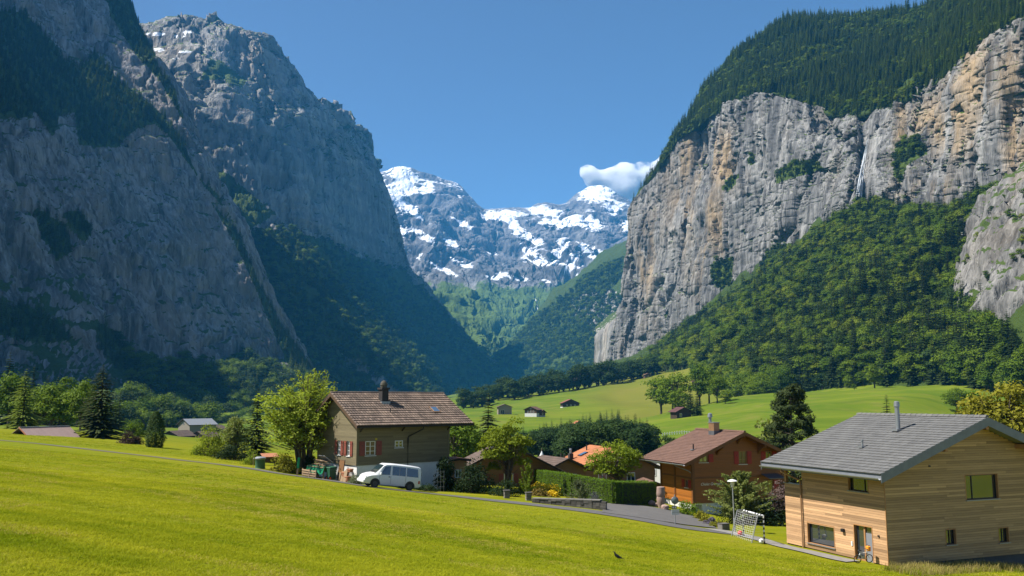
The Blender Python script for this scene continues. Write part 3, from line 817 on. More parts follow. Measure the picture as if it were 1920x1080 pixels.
# ---- masses of trees: one object each, instanced on points
def proto_collection(name, meshes):
    c = bpy.data.collections.new(name)
    for i, m in enumerate(meshes): c.objects.link(bpy.data.objects.new('%s_%02d' % (name, i), m))
    return c

def stuff_points(name, label, P, S, coll, nvar, g, hue=None):
    me = bpy.data.meshes.new(name)
    n = len(P)
    me.vertices.add(n); me.vertices.foreach_set('co', np.asarray(P, np.float32).ravel())
    for nm, ty, val in (('sc', 'FLOAT', S), ('rz', 'FLOAT', g.uniform(0, 6.28, n)), ('ix', 'INT', g.integers(0, nvar, n))):
        a = me.attributes.new(nm, ty, 'POINT'); a.data.foreach_set('value', np.asarray(val, np.float32 if ty == 'FLOAT' else np.int32))
    if hue is not None:
        a = me.attributes.new('hue', 'FLOAT', 'POINT'); a.data.foreach_set('value', np.asarray(hue, np.float32))
    o = link(name, me)
    ng = bpy.data.node_groups.new(name + '_scatter', 'GeometryNodeTree')
    ng.interface.new_socket('Geometry', in_out='INPUT', socket_type='NodeSocketGeometry')
    ng.interface.new_socket('Geometry', in_out='OUTPUT', socket_type='NodeSocketGeometry')
    nd = ng.nodes; L = ng.links.new
    gi, go = nd.new('NodeGroupInput'), nd.new('NodeGroupOutput')
    ci = nd.new('GeometryNodeCollectionInfo'); ci.inputs['Collection'].default_value = coll
    ci.inputs['Separate Children'].default_value = True; ci.inputs['Reset Children'].default_value = True
    ip = nd.new('GeometryNodeInstanceOnPoints'); ip.inputs['Pick Instance'].default_value = True
    def na(nm, ty):
        x = nd.new('GeometryNodeInputNamedAttribute'); x.data_type = ty; x.inputs['Name'].default_value = nm
        return [s for s in x.outputs if s.enabled and s.name == 'Attribute'][0]
    cx = nd.new('ShaderNodeCombineXYZ'); er = nd.new('FunctionNodeEulerToRotation')
    L(na('rz', 'FLOAT'), cx.inputs['Z']); L(cx.outputs[0], er.inputs[0])
    L(gi.outputs[0], ip.inputs['Points']); L(ci.outputs[0], ip.inputs['Instance'])
    L(na('ix', 'INT'), ip.inputs['Instance Index']); L(er.outputs[0], ip.inputs['Rotation']); L(na('sc', 'FLOAT'), ip.inputs['Scale'])
    L(ip.outputs[0], go.inputs[0])
    md = o.modifiers.new('scatter', 'NODES'); md.node_group = ng
    set_props(o, label, kind='stuff')
    return o

def sample(G, n, polys=None, g=rng, reject=None):
    a, b, c, d = G[:-1, :-1], G[:-1, 1:], G[1:, 1:], G[1:, :-1]
    ar = np.linalg.norm(np.cross(b - a, d - a), axis=-1)
    ctr = (a + c) / 2
    ar = ar * ((np.cross(b - a, d - a) * ctr).sum(-1) < 0)          # only ground that faces the viewer
    if polys is not None:
        px, py = to_px(ctr); m = np.zeros(ar.shape, bool)
        for p in polys: m |= inside(px, py, p)
        ar = ar * m
    if reject is not None: ar = ar * reject(ctr)
    p = (ar / ar.sum()).ravel()
    idx = g.choice(len(p), n, p=p)
    i, j = np.unravel_index(idx, ar.shape)
    u, v = g.random(n)[:, None], g.random(n)[:, None]
    P = (a[i, j] * (1 - u) + b[i, j] * u) * (1 - v) + (d[i, j] * (1 - u) + c[i, j] * u) * v
    return P

def thin(P, dmin):
    """keep points at least dmin apart (grid bucket, cheap)"""
    k = {}; out = []
    for i, p in enumerate(P):
        q = (int(p[0] // dmin), int(p[1] // dmin), int(p[2] // dmin))
        if q in k: continue
        k[q] = 1; out.append(i)
    return P[out]

L_FORS = leaf_mat('needle_forest', (0.034, 0.066, 0.014), (0.140, 0.190, 0.034), 0.25)
_fs = [joined('far_spruce%d' % i, spruce(200 + i, 1.0, 0.30 + 0.03 * (i % 3), 18, 10, 2, 0.042), L_FORS) for i in range(4)]
_fb = [joined('far_broad%d' % i, broad(220 + i, 1.0, 0.85, 0.06, 15, 110, 0.031, cr_=0.27, spread=0.32), L_BROAD) for i in range(4)]
_fd = [joined('far_darkbroad%d' % i, broad(240 + i, 1.0, 0.75, 0.06, 14, 100, 0.032, cr_=0.27, spread=0.32), L_DARKB) for i in range(2)]
C_SPR = proto_collection('spruce_kinds', _fs)
L_BRIGHTF = leaf_mat('leaf_broad_light', (0.095, 0.150, 0.009), (0.230, 0.275, 0.020), 0.38)
_fl = [joined('far_lightbroad%d' % i, broad(250 + i, 1.0, 0.9, 0.05, 13, 110, 0.031, cr_=0.29, spread=0.32), L_BRIGHTF) for i in range(2)]
C_BRD = proto_collection('broad_kinds', _fb + _fl + _fd)
C_MIX = proto_collection('mixed_kinds', _fs[:3] + _fd + [_fb[0]])

g4 = np.random.default_rng(44)
P = thin(sample(G_LC, 9000, LC_TREES[:5] + LC_TREES[6:], g4), 8.5); stuff_points('cliff_spruces', 'bands of dark spruces clinging to the left cliff', P - [0, 0, 1.5], g4.uniform(13, 25, len(P)), C_SPR, 4, g4)
P = thin(sample(G_LC, 5200, LC_TREES[5:6], g4), 9.5); stuff_points('shaded_forest', 'dark shaded forest at the foot of the left cliff', P - [0, 0, 1.5], g4.uniform(13, 24, len(P)), C_MIX, 6, g4)
P = thin(sample(G_SM, 17000, SM_TREES, g4, lambda c: (to_px(c)[1] < 780) & (fbm(c / 260.0, 3, 4) > -0.42)), 11); stuff_points('mountain_forest', 'spruce forest covering the lower slope of the stepped mountain', P - [0, 0, 2], g4.uniform(17, 32, len(P)), C_MIX, 6, g4)
P = thin(sample(G_FR, 12000, FR_TREES, g4, lambda c: fbm(c / 300.0, 3, 14) > -0.30), 14); stuff_points('far_forest', 'hazy forest on the far mountainside', P - [0, 0, 2], g4.uniform(18, 32, len(P)), C_MIX, 6, g4)
HT_POLY = [[(1170,420),(1270,240),(1330,120),(1480,0),(1700,-20),(2000,-250),(2300,-300),(2300,60),(1800,200),(1400,300)]]
P = thin(sample(G_HT, 24000, HT_POLY, g4, lambda c: fbm(c / 90.0, 3, 24) > -0.42), 5.8); k = (g4.random(len(P)) + 0.6 * fbm(P / 60.0, 3, 29)) < 0.82
stuff_points('cliff_top_spruces', 'dense spruce forest on top of the right cliff', P[k] - [0, 0, 1], g4.uniform(11, 32, k.sum()) * (1 + 0.5 * fbm(P[k] / 45.0, 3, 33)), C_SPR, 4, g4)
stuff_points('cliff_top_broadleaf', 'scattered light green trees among the cliff top spruces', P[~k] - [0, 0, 1], g4.uniform(9, 16, (~k).sum()), C_BRD, 8, g4)
P = thin(sample(G_RC, 700, RC_TREES, g4), 6); stuff_points('cliff_ledge_trees', 'clumps of bushes and small trees on ledges of the right cliff', P - [0, 0, 1], g4.uniform(7, 14, len(P)), C_MIX, 6, g4)
P = thin(sample(G_CG, 420, None, g4, lambda c: (fbm(c / 22.0, 3, 7) > 0.18)), 5); stuff_points('crag_bushes', 'small bushes and trees scattered over the pale crag', P - [0, 0, .5], g4.uniform(4, 9, len(P)), C_BRD, 8, g4)
WS_POLY = [[(1150,745),(1235,655),(1330,585),(1450,500),(1600,398),(1655,345),(1685,330),(1700,405),(1780,405),(1850,375),(1920,320),(2100,260),(2100,840),(1990,800),(1850,775),(1740,765),(1640,745),(1560,745),(1490,755),(1400,775),(1300,735)]]
CRAG = [(1824,420),(1840,395),(1900,330),(1990,280),(1990,740),(1895,668),(1850,628),(1826,570)]
P = thin(sample(G_WS, 12500, WS_POLY, g4, lambda c: ~inside(*to_px(c), CRAG) & (c[..., 2] > gzb(c[..., 0], c[..., 1]) - 2.5)), 6.8)
_d = P[:, 1]; o_ = np.argsort(_d); P = P[o_]
_isp = (g4.random(len(P)) < np.where(P[:, 1] < 850, 0.36, 0.20))
WS_B, WS_S = P[~_isp], P[_isp]
stuff_points('slope_woodland', 'broadleaf woodland covering the steep slope under the right cliff', WS_B[95:] - [0, 0, 1], g4.uniform(6, 20, len(WS_B) - 95) * (1 + 0.25 * fbm(WS_B[95:] / 70.0, 2, 5)), C_BRD, 8, g4)
C_DSP = proto_collection('dark_spruce_kinds', [joined('dark_spruce%d' % i, spruce(260 + i, 1.0, 0.34, 20, 11, 2, 0.042), L_SPRUCE) for i in range(3)])
stuff_points('slope_spruces', 'dark spruces scattered through the slope woodland', WS_S[80:] - [0, 0, 1], g4.uniform(20, 33, len(WS_S) - 80), C_DSP, 3, g4)

# ---- single trees: Empty > trunk, crown (copies share the meshes)
def tree_kind(name, pair, leafm):
    tm, cm = two_meshes(name, pair, leafm); return (tm, cm)
K_BROAD = [tree_kind('broad%d' % i, broad(300 + i, 1.0, 0.85, 0.07, 26, 110, 0.026, cr_=0.22, spread=0.5), L_BROAD) for i in range(4)]
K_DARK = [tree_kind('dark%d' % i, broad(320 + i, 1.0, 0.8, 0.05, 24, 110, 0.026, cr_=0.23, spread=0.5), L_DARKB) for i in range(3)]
K_SPR = [tree_kind('spr%d' % i, spruce(340 + i, 1.0, 0.40, 30, 14, 2, 0.042), L_SPRUCE) for i in range(3)]
def plant(name, kind, loc, H, label, cat='tree', group=None, wide=1.0, rz=None):
    t = thing(name, label, cat, tuple(loc), random.uniform(0, 6.28) if rz is None else rz, group)
    t.scale = (H * wide, H * wide, H)
    link('trunk', kind[0], t); link('crown', kind[1], t)
    return t
for p in WS_B[:95]:
    plant('broadleaf_tree', random.choice(K_BROAD), p - [0, 0, 0.6], random.uniform(9, 25), 'broadleaf tree in the lower woodland below the right cliff', 'tree', 'broadleaf trees of the lower woodland', random.uniform(0.85, 1.1))
for p in WS_S[:80]:
    plant('spruce_tree', random.choice(K_SPR), p - [0, 0, 0.6], random.uniform(24, 35), 'dark spruce among broadleaf trees of the right woodland', 'tree', 'spruces in the lower woodland')
def gpt(px, D): 
    x = (px - 960) / FPX * D / (CT) * 1.0
    for _ in range(4):
        z = ground(x, D); x = (px - 960) / FPX * (D * CT + z * ST)
    return np.array([x, D, ground(x, D)])
# tree line where the valley narrows
for i in range(52):
    f = (i + random.uniform(-.4, .4)) / 51; px = 868 + f * 372; D = np.interp(px, [860, 960, 1100, 1240], [950, 1030, 1120, 1180]) + random.uniform(-40, 60)
    H = np.interp(px, [860, 1000, 1100, 1200, 1250], [19, 22, 30, 26, 22]) * random.uniform(1.0, 1.55)
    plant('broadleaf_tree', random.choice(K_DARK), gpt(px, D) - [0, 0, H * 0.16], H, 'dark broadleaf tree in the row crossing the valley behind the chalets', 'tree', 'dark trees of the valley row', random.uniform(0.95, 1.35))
# dark belt along the stream in the middle
_nb = 0; _rest = []
for i in range(4500):
    if _nb >= 240 and i < 3300: continue
    px = random.uniform(840, 1330); D = random.uniform(225, 520)
    if 985 < px < 1060 and D < 290: continue
    if i > 3300: px = random.uniform(850, 1060); D = random.uniform(292, 470)
    if px > 1200 and D > 420: continue
    if i > 3300 and random.random() < 0.75: continue
    spr_ = random.random() < 0.50
    H = random.uniform(10, 23) if spr_ else random.uniform(8, 15)
    p = gpt(px, D); top = to_px(p + [0, 0, H])[1]
    lim = np.interp(px, [840, 900, 940, 1000, 1060, 1130, 1160, 1210, 1240, 1330], [800, 806, 812, 800, 790, 782, 778, 786, 808, 826])
    if top < lim - (16 if spr_ and random.random() < .5 else 2) or top > lim + (40 if spr_ else 66): continue
    _nb += 1
    if spr_: plant('spruce_tree', random.choice(K_SPR), p - [0, 0, .5], H, 'dark spruce in the wooded belt behind the orange roof', 'tree', 'spruces of the stream belt', 0.95)
    elif random.random() < (0.45 if i < 3300 else 0.8): _rest.append((p - [0, 0, .5], H))
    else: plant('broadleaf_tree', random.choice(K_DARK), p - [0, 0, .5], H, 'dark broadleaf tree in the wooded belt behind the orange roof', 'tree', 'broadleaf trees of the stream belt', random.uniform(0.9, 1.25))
stuff_points('stream_wood', 'dark undergrowth and trees filling the wooded belt', np.array([q[0] for q in _rest]), np.array([q[1] for q in _rest]), proto_collection('dark_kinds', _fd), 2, g4)

def profile_crown(seed, H, W, prof, n, leaf, lump=0.12, spread=0.6):
    """foliage over a body whose radius follows prof(z/H), with lumps and a leaf-thick shell; bare trunk inside"""
    g = np.random.default_rng(seed); z = g.uniform(0.01, 1, n); a = g.uniform(0, 6.283, n); r = prof(z) * W / 2
    dirs = np.stack([np.cos(a), np.sin(a), np.zeros(n)], -1)
    nz = fbm(np.stack([np.cos(a) * 2.2, np.sin(a) * 2.2, z * H / W * 3.2], -1), 3, seed)
    C = dirs * (r * (1 + lump * 2.2 * nz) * g.uniform(.72, 1.04, n))[:, None]; C[:, 2] = z * H
    V, F = leaf_quads(C, dirs * .8 + np.array([0, 0, .55]), leaf, g, spread=spread)
    tv, tf = tube_np([[0, 0, -.1 * H], [0, 0, .5 * H], [0, 0, .96 * H]], [.02 * H, .012 * H, .002 * H], 7)
    return (tv, tf, .5), (V, F, np.clip(g.normal(.5 + .25 * nz, .16), 0, 1))
# ------------------------------------------------------------------ houses
M_LARCH = plain('larch_board', (0.53, 0.33, 0.175), (0.42, 0.24, 0.12), 1.6, 0.75, bump=0.15, stretch=(0.5, 0.5, 6), tint=0.42)
M_LARCHP = plain('larch_trim', (0.42, 0.22, 0.085), (0.33, 0.16, 0.06), 3, 0.6)
M_LARCHG = plain('shaded_gable_board', (0.46, 0.30, 0.145), (0.34, 0.215, 0.10), 1.6, 0.8, bump=0.15, stretch=(0.5, 0.5, 6), tint=0.40)  # copy of the larch boards for the shaded gable; fill light toned into colour
M_GREYW = plain('olive_grey_board', (0.20, 0.165, 0.092), (0.14, 0.113, 0.063), 2.2, 0.85, bump=0.2, stretch=(0.4, 0.4, 5), tint=0.22)
M_BRNW = plain('varnished_log', (0.36, 0.125, 0.018), (0.26, 0.085, 0.013), 2.2, 0.55, bump=0.12, stretch=(0.4, 0.4, 5), tint=0.22)
M_BRNG = plain('dark_varnished_log', (0.270, 0.088, 0.016), (0.190, 0.060, 0.011), 2.2, 0.55, bump=0.12, stretch=(0.4, 0.4, 5), tint=0.22)  # same logs for the gable; its shade is darkened into the colour
M_BRNP = plain('varnished_post', (0.19, 0.070, 0.018), (0.12, 0.042, 0.010), 3, 0.6)
M_DARKW = plain('dark_brown_timber', (0.055, 0.035, 0.022), (0.030, 0.020, 0.014), 3, 0.8)
M_OLDW = plain('old_brown_timber', (0.115, 0.065, 0.035), (0.06, 0.035, 0.02), 1.2, 0.85, stretch=(0.5, 0.5, 3), tint=0.2)
M_TANW = plain('tan_timber', (0.24, 0.125, 0.05), (0.16, 0.08, 0.03), 1.5, 0.8, stretch=(0.5, 0.5, 3), tint=0.2)
M_WHITE = plain('white_plaster', (0.72, 0.71, 0.68), (0.60, 0.59, 0.56), 1.2, 0.9, bump=0.15)
M_CONC = plain('grey_concrete', (0.10, 0.10, 0.10), (0.07, 0.07, 0.072), 2, 0.9)
M_TGREY = plain('grey_concrete_tile', (0.140, 0.138, 0.132), (0.098, 0.097, 0.095), 0.8, 0.8, bump=0.2, tint=0.16)
M_TBRN = plain('brown_clay_tile', (0.150, 0.080, 0.055), (0.112, 0.060, 0.042), 0.7, 0.8, bump=0.2, tint=0.16)
M_TOLD = plain('weathered_pantile', (0.190, 0.135, 0.098), (0.085, 0.062, 0.050), 0.55, 0.85, bump=0.3, tint=0.45)
M_TORG = plain('orange_clay_tile', (0.42, 0.16, 0.065), (0.30, 0.11, 0.045), 0.5, 0.85, bump=0.2, tint=0.22)
M_TDRK = plain('dark_brown_tile', (0.125, 0.085, 0.065), (0.075, 0.052, 0.042), 0.7, 0.85, bump=0.2, tint=0.25)
M_ZINC = plain('zinc', (0.34, 0.35, 0.36), (0.24, 0.25, 0.26), 4, 0.45, metal=0.6)
M_ZINCD = plain('dark_zinc', (0.14, 0.15, 0.165), (0.095, 0.10, 0.11), 3, 0.5, metal=0.3)
M_FASC = plain('grey_painted_board', (0.20, 0.215, 0.235), (0.15, 0.16, 0.18), 3, 0.7)
M_SHUT = plain('faded_red_shutter', (0.25, 0.062, 0.038), (0.17, 0.045, 0.03), 5, 0.7)
M_SHUTR = plain('bright_red_shutter', (0.36, 0.020, 0.014), (0.27, 0.014, 0.010), 5, 0.55)
M_WFRAME = plain('white_window_frame', (0.74, 0.73, 0.69), (0.64, 0.63, 0.60), 6, 0.5)
M_OFRAME = plain('oak_window_frame', (0.34, 0.18, 0.07), (0.25, 0.13, 0.05), 6, 0.55)
M_BLACK = plain('black_metal', (0.018, 0.018, 0.02), (0.010, 0.010, 0.012), 6, 0.45)
M_IRON = plain('dark_iron_pipe', (0.035, 0.030, 0.028), (0.022, 0.02, 0.018), 6, 0.6)
M_BRICKD = plain('sooty_chimney', (0.045, 0.040, 0.038), (0.028, 0.025, 0.024), 5, 0.9, bump=0.4)
M_COPPER = plain('copper_sheet', (0.36, 0.21, 0.11), (0.26, 0.15, 0.08), 3, 0.45, metal=0.35)
G_WIN = glass_mat('window_glass'); G_WIN.node_tree.nodes['Principled BSDF'].inputs['IOR'].default_value = 1.9
G_WARM = glass_mat('window_glass_lit_room', (0.16, 0.095, 0.045), 0.12)
G_SKY = glass_mat('skylight_glass', (0.10, 0.16, 0.24), 0.03); G_SKY.node_tree.nodes['Principled BSDF'].inputs['IOR'].default_value = 2.2

PL = Matrix(((0, -1, 0, 0), (1, 0, 0, 0), (0, 0, 1, 0), (0, 0, 0, 1)))     # wall x = 0: (u, out, z) -> (-out, u, z)
PG = Matrix(((1, 0, 0, 0), (0, -1, 0, 0), (0, 0, 1, 0), (0, 0, 0, 1)))     # wall y = 0: (u, out, z) -> (u, -out, z)
PLANE = {'L': PL, 'G': PG}

def on_wall(h, plane, px, py, off=0.0):
    """where the sight line through a pixel meets a wall of house h: (u, z) in the house's own axes"""
    M = Matrix.Translation(h.location) @ Matrix.Rotation(h.rotation_euler.z, 4, 'Z'); I = M.inverted()
    o = I @ Vector((0, 0, 0)); q = I @ Vector(at(px, py, 100.0)); d = q - o
    if plane == 'L': t = (-off - o.x) / d.x; p = o + d * t; return p.y, p.z
    t = (-off - o.y) / d.y; p = o + d * t; return p.x, p.z
def rect(h, plane, x0, y0, x1, y1, off=0.0):
    a = on_wall(h, plane, x0, (y0 + y1) / 2, off)[0]; b = on_wall(h, plane, x1, (y0 + y1) / 2, off)[0]
    xm = (x0 + x1) / 2
    zt = on_wall(h, plane, xm, y0, off)[1]; zb = on_wall(h, plane, xm, y1, off)[1]
    return min(a, b), max(a, b), zb, zt

def cladding(name, h, plane, mat, span, z0, z1, holes=(), pitch=0.13, thick=0.03, gap=0.010, jitter=0.004, piece=(2.2, 4.6), seed=1):
    """horizontal boards laid course by course round the openings; span(z) gives the wall's run at a height"""
    g = random.Random(seed); m = MB(PLANE[plane]); z = z0
    while z < z1 - 0.02:
        zt = min(z + pitch - gap, z1); zm = (z + zt) / 2
        a, b = span(zm)
        cuts = [(a, b)]
        for (u0, u1, h0, h1) in holes:
            if h1 > zm > h0:
                nx = []
                for (s, e) in cuts:
                    if u1 <= s or u0 >= e: nx.append((s, e))
                    else:
                        if u0 - s > 0.02: nx.append((s, u0))
                        if e - u1 > 0.02: nx.append((u1, e))
                cuts = nx
        for (s, e) in cuts:
            u = s
            while u < e - 0.01:
                v = min(e, u + g.uniform(*piece))
                if e - v < 0.3: v = e
                o = g.uniform(-jitter, jitter)
                m.box(u + 0.003, v - 0.003, -thick + o, o, z, zt, tint=min(max(g.gauss(0.5, 0.2), 0), 1))
                u = v
        z += pitch
    return m.build(name, mat, h, kind='stuff')

def window(h, plane, r, frame=None, glass=None, fw=0.07, vb=(0.5,), hb=(), depth=0.14, lining=None, sill=None, label=None):
    u0, u1, z0, z1 = r; frame = frame or M_WFRAME; glass = glass or G_WIN
    P = PLANE[plane]
    m = MB(P)
    for a, b, c, d in ((u0, u0 + fw, z0, z1), (u1 - fw, u1, z0, z1), (u0 + fw, u1 - fw, z0, z0 + fw), (u0 + fw, u1 - fw, z1 - fw, z1)):
        m.box(a, b, -depth, -depth + 0.07, c, d)
    us = [u0 + fw] + [u0 + (u1 - u0) * f for f in vb] + [u1 - fw]
    zs = [z0 + fw] + [z0 + (z1 - z0) * f for f in hb] + [z1 - fw]
    for f in us[1:-1]: m.box(f - fw * 0.45, f + fw * 0.45, -depth + 0.002, -depth + 0.066, z0 + fw, z1 - fw)
    for f in zs[1:-1]: m.box(u0 + fw, u1 - fw, -depth + 0.004, -depth + 0.06, f - 0.018, f + 0.018)
    w = m.build('window', frame, h)
    if label: w['label'] = label
    for i in range(len(us) - 1):
        for j in range(len(zs) - 1):
            p = MB(P); p.box(us[i], us[i + 1], -depth + 0.02, -depth + 0.03, zs[j], zs[j + 1]); p.build('pane', glass, w)
    if lining:
        l = MB(P); t = 0.05
        for a, b, c, d in ((u0 - t, u0, z0 - t, z1 + t), (u1, u1 + t, z0 - t, z1 + t), (u0, u1, z0 - t, z0), (u0, u1, z1, z1 + t)): l.box(a, b, -0.24, 0.012, c, d)
        l.build('frame', lining, w)
    if sill:
        l = MB(P); l.box(u0 - 0.07, u1 + 0.07, -0.05, 0.07, z0 - 0.06, z0 - 0.012); l.build('sill', sill, w)
    return w

def shutter(h, plane, u0, u1, z0, z1, mat, out=0.03):
    m = MB(PLANE[plane]); n = 3; w = (u1 - u0) / n
    for k in range(n): m.box(u0 + k * w + 0.004, u0 + (k + 1) * w - 0.004, out, out + 0.03, z0, z1)
    for z in (z0 + (z1 - z0) * 0.14, z0 + (z1 - z0) * 0.86): m.box(u0 + 0.01, u1 - 0.01, out + 0.031, out + 0.05, z - 0.045, z + 0.045)
    s = m.build('shutter', mat, h)
    c = MB(PLANE[plane]); a, b = (u0 + u1) / 2, z0 + (z1 - z0) * 0.7
    c.prism([(a - 0.05, b), (a, b - 0.07), (a + 0.05, b), (a + 0.03, b + 0.035), (a, b + 0.015), (a - 0.03, b + 0.035)], 'y', out + 0.0315, out + 0.034)
    c.build('heart_cutout', M_BLACK, s)
    return s

def roof(h, ridge, W, L, hw, pit, oe, o1, o2, t, mat, tw=0.30, tl=0.34, th=0.03, seed=3, under=None, ridge_mat=None, verge=None, fascia=None, roll=0.0):
    """pitched roof of overlapping tiles over boarding; ridge runs along the house's x or y axis"""
    g = random.Random(seed)
    def Q(s, w, z): return (w, s, z) if ridge == 'y' else (s, w, z)
    sl = math.hypot(1, pit); length = (W / 2 + oe) * sl; nrow = max(2, round(length / tl)); ncol = max(2, round((L + o1 + o2) / tw))
    rl = length / nrow; cw = (L + o1 + o2) / ncol
    deck = MB(); rh = hw + W / 2 * pit
    for side in (0, 1):
        w0, w1 = (-oe, W / 2) if side == 0 else (W + oe, W / 2)
        z0 = hw - oe * pit
        tt = t - 0.06
        deck.hexa([Q(-o1, w0, z0), Q(L + o2, w0, z0), Q(L + o2, w1, rh), Q(-o1, w1, rh), Q(-o1, w0, z0 + tt), Q(L + o2, w0, z0 + tt), Q(L + o2, w1, rh + tt), Q(-o1, w1, rh + tt)])
    dk = deck.build('roof', under or M_OLDW, h)
    tiles = MB()
    for side in (0, 1):
        sg = 1 if side == 0 else -1; wst = -oe - 0.06 if side == 0 else W + oe + 0.06
        nx, nzv = -pit / sl * sg, 1 / sl
        for r in range(nrow):
            a, b = r * rl, (r + 1) * rl + 0.06
            for c in range(ncol):
                s0, s1 = -o1 + c * cw + 0.004 - (0.03 if c == 0 else 0), -o1 + (c + 1) * cw - 0.004 + (0.03 if c == ncol - 1 else 0)
                def P(s, d, up):
                    w = wst + sg * (d / sl); z = hw - (oe + 0.06) * pit + d / sl * pit + t - 0.06
                    return Q(s, w + nx * up, z + nzv * up)
                lift = th + 0.02 + g.uniform(-0.004, 0.004); lo = 0.012
                sm = (s0 + s1) / 2; ti = min(max(g.gauss(0.5, 0.22), 0), 1)
                if roll > 0:
                    vs = [P(s0, a, lift), P(sm, a, lift + roll), P(s1, a, lift), P(s1, b, lo), P(sm, b, lo + roll), P(s0, b, lo), P(s0, a, lift - th), P(s1, a, lift - th)]
                    tiles.add(vs, [(0, 1, 4, 5), (1, 2, 3, 4), (6, 7, 2, 1, 0), (6, 0, 5), (7, 3, 2)], ti)
                else:
                    vs = [P(s0, a, lift), P(s1, a, lift), P(s1, b, lo), P(s0, b, lo), P(s0, a, lift - th), P(s1, a, lift - th)]
                    tiles.add(vs, [(0, 1, 2, 3), (4, 5, 1, 0), (4, 0, 3), (5, 2, 1)], ti)
    o = tiles.build('tiles', mat, dk, kind='stuff')
    rc = MB(); n = max(3, round((L + o1 + o2) / 0.4)); st = (L + o1 + o2) / n
    for k in range(n):
        s0 = -o1 + k * st; zc = rh + t + 0.0
        prof = [(-0.15, -0.05), (-0.10, 0.05), (0, 0.085), (0.10, 0.05), (0.15, -0.05)]
        ring = [Q(s0, W / 2 + a, zc + b + 0.012) for a, b in prof] + [Q(s0 + st + 0.03, W / 2 + a * 0.9, zc + b * 0.9) for a, b in prof]
        rc.add(ring, [(i, i + 1, i + 6, i + 5) for i in range(4)] + [(0, 1, 2, 3, 4)], g.uniform(0.3, 0.8))
    rc.build('ridge_tiles', ridge_mat or mat, dk, kind='stuff')
    if verge:
        for s in (-o1 - 0.035, L + o2 + 0.005):
            for sg, w0 in ((1, -oe - 0.02), (-1, W + oe + 0.02)):
                m = MB(); z0 = hw - (oe + 0.02) * pit
                m.hexa([Q(s, w0, z0 - 0.10), Q(s + 0.03, w0, z0 - 0.10), Q(s + 0.03, W / 2, rh - 0.10), Q(s, W / 2, rh - 0.10), Q(s, w0, z0 + t - 0.04), Q(s + 0.03, w0, z0 + t - 0.04), Q(s + 0.03, W / 2, rh + t - 0.04), Q(s, W / 2, rh + t - 0.04)])
                m.build('barge_board', verge, dk)
    zg_ = hw - (oe + 0.05) * pit + t * 0.42
    for w in (-oe - 0.10, W + oe + 0.10):
        n = 8; rr = 0.095; gut = MB()
        a0 = [Q(-o1, w + rr * math.cos(math.pi + math.pi * k / n), zg_ + rr * math.sin(math.pi + math.pi * k / n)) for k in range(n + 1)]
        a1 = [Q(L + o2, w + rr * math.cos(math.pi + math.pi * k / n), zg_ + rr * math.sin(math.pi + math.pi * k / n)) for k in range(n + 1)]
        gut.add(a0 + a1, [(k, k + 1, n + 2 + k, n + 1 + k) for k in range(n)])
        gut.build('gutter', fascia or M_ZINC, dk)
    return dk

def shell(h, ridge, W, L, hw, pit, zb, mat, inset=0.22):
    """the wall core set back behind the cladding"""
    i = inset; m = MB()
    prof = [(i, zb), (W - i, zb), (W - i, hw + i * pit - 0.12), (W / 2, hw + W / 2 * pit - 0.12), (i, hw + i * pit - 0.12)]
    m.prism(prof, 'y' if ridge == 'y' else 'x', i, L - i)
    return m.build('wall_core', mat, h)

def gable_span(W, hw, pit, m=0.0):
    return lambda z: (m, W - m) if z <= hw else (max(m, (z - hw) / pit + 0.02), min(W - m, W - (z - hw) / pit - 0.02))

def flue(dk, prof, loc, mat, name='chimney', n=14):
    m = MB(); m.lathe(prof, n, loc); return m.build(name, mat, dk, smooth=True)

# ---- larch house at the right
HW, HL, Hh, Hp = 13.65, 6.4, 4.9, 0.36
lar = thing('larch_house', 'new larch clad house with grey tiled roof at the right edge', 'house', (19.63, 45.99, -8.68), 1.95 - math.pi / 2)
shell(lar, 'y', HW, HL, Hh, Hp, -1.0, M_DARKW)
wl_up = rect(lar, 'L', 1591, 889, 1626.5, 921); wl_lo = rect(lar, 'L', 1515, 984, 1564, 1022); dr = rect(lar, 'L', 1603, 987, 1636, 1056)
dr = (dr[0], dr[1], 0.02, dr[3])
wg_big = rect(lar, 'G', 1811, 890, 1871, 936); wg_a = rect(lar, 'G', 1774, 993, 1792, 1021); wg_b = rect(lar, 'G', 1873, 990, 1891, 1017)
cladding('cladding', lar, 'L', M_LARCH, lambda z: (0.0, HL), 0.10, Hh + 0.05, [wl_up, wl_lo, dr], 0.128, seed=5)
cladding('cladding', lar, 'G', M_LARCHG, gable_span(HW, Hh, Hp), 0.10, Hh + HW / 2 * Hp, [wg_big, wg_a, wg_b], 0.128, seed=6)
m = MB(); m.box(0.18, HW - 0.18, 0.18, HL + 1.5, -1.6, 0.10); m.build('plinth', M_CONC, lar)
m = MB(); m.box(-0.032, 0.02, -0.032, 0.0, 0.08, Hh); m.build('corner_board', M_LARCHP, lar)
for w_, pl, kw in ((wl_up, 'L', dict(vb=(0.25,))), (wl_lo, 'L', dict(vb=())), (wg_big, 'G', dict(vb=(0.25,))), (wg_a, 'G', dict(vb=(0.55,))), (wg_b, 'G', dict(vb=(0.55,)))):
    window(lar, pl, w_, M_BLACK, G_WIN, 0.05, depth=0.20, lining=M_LARCHP, sill=M_ZINC, **kw)
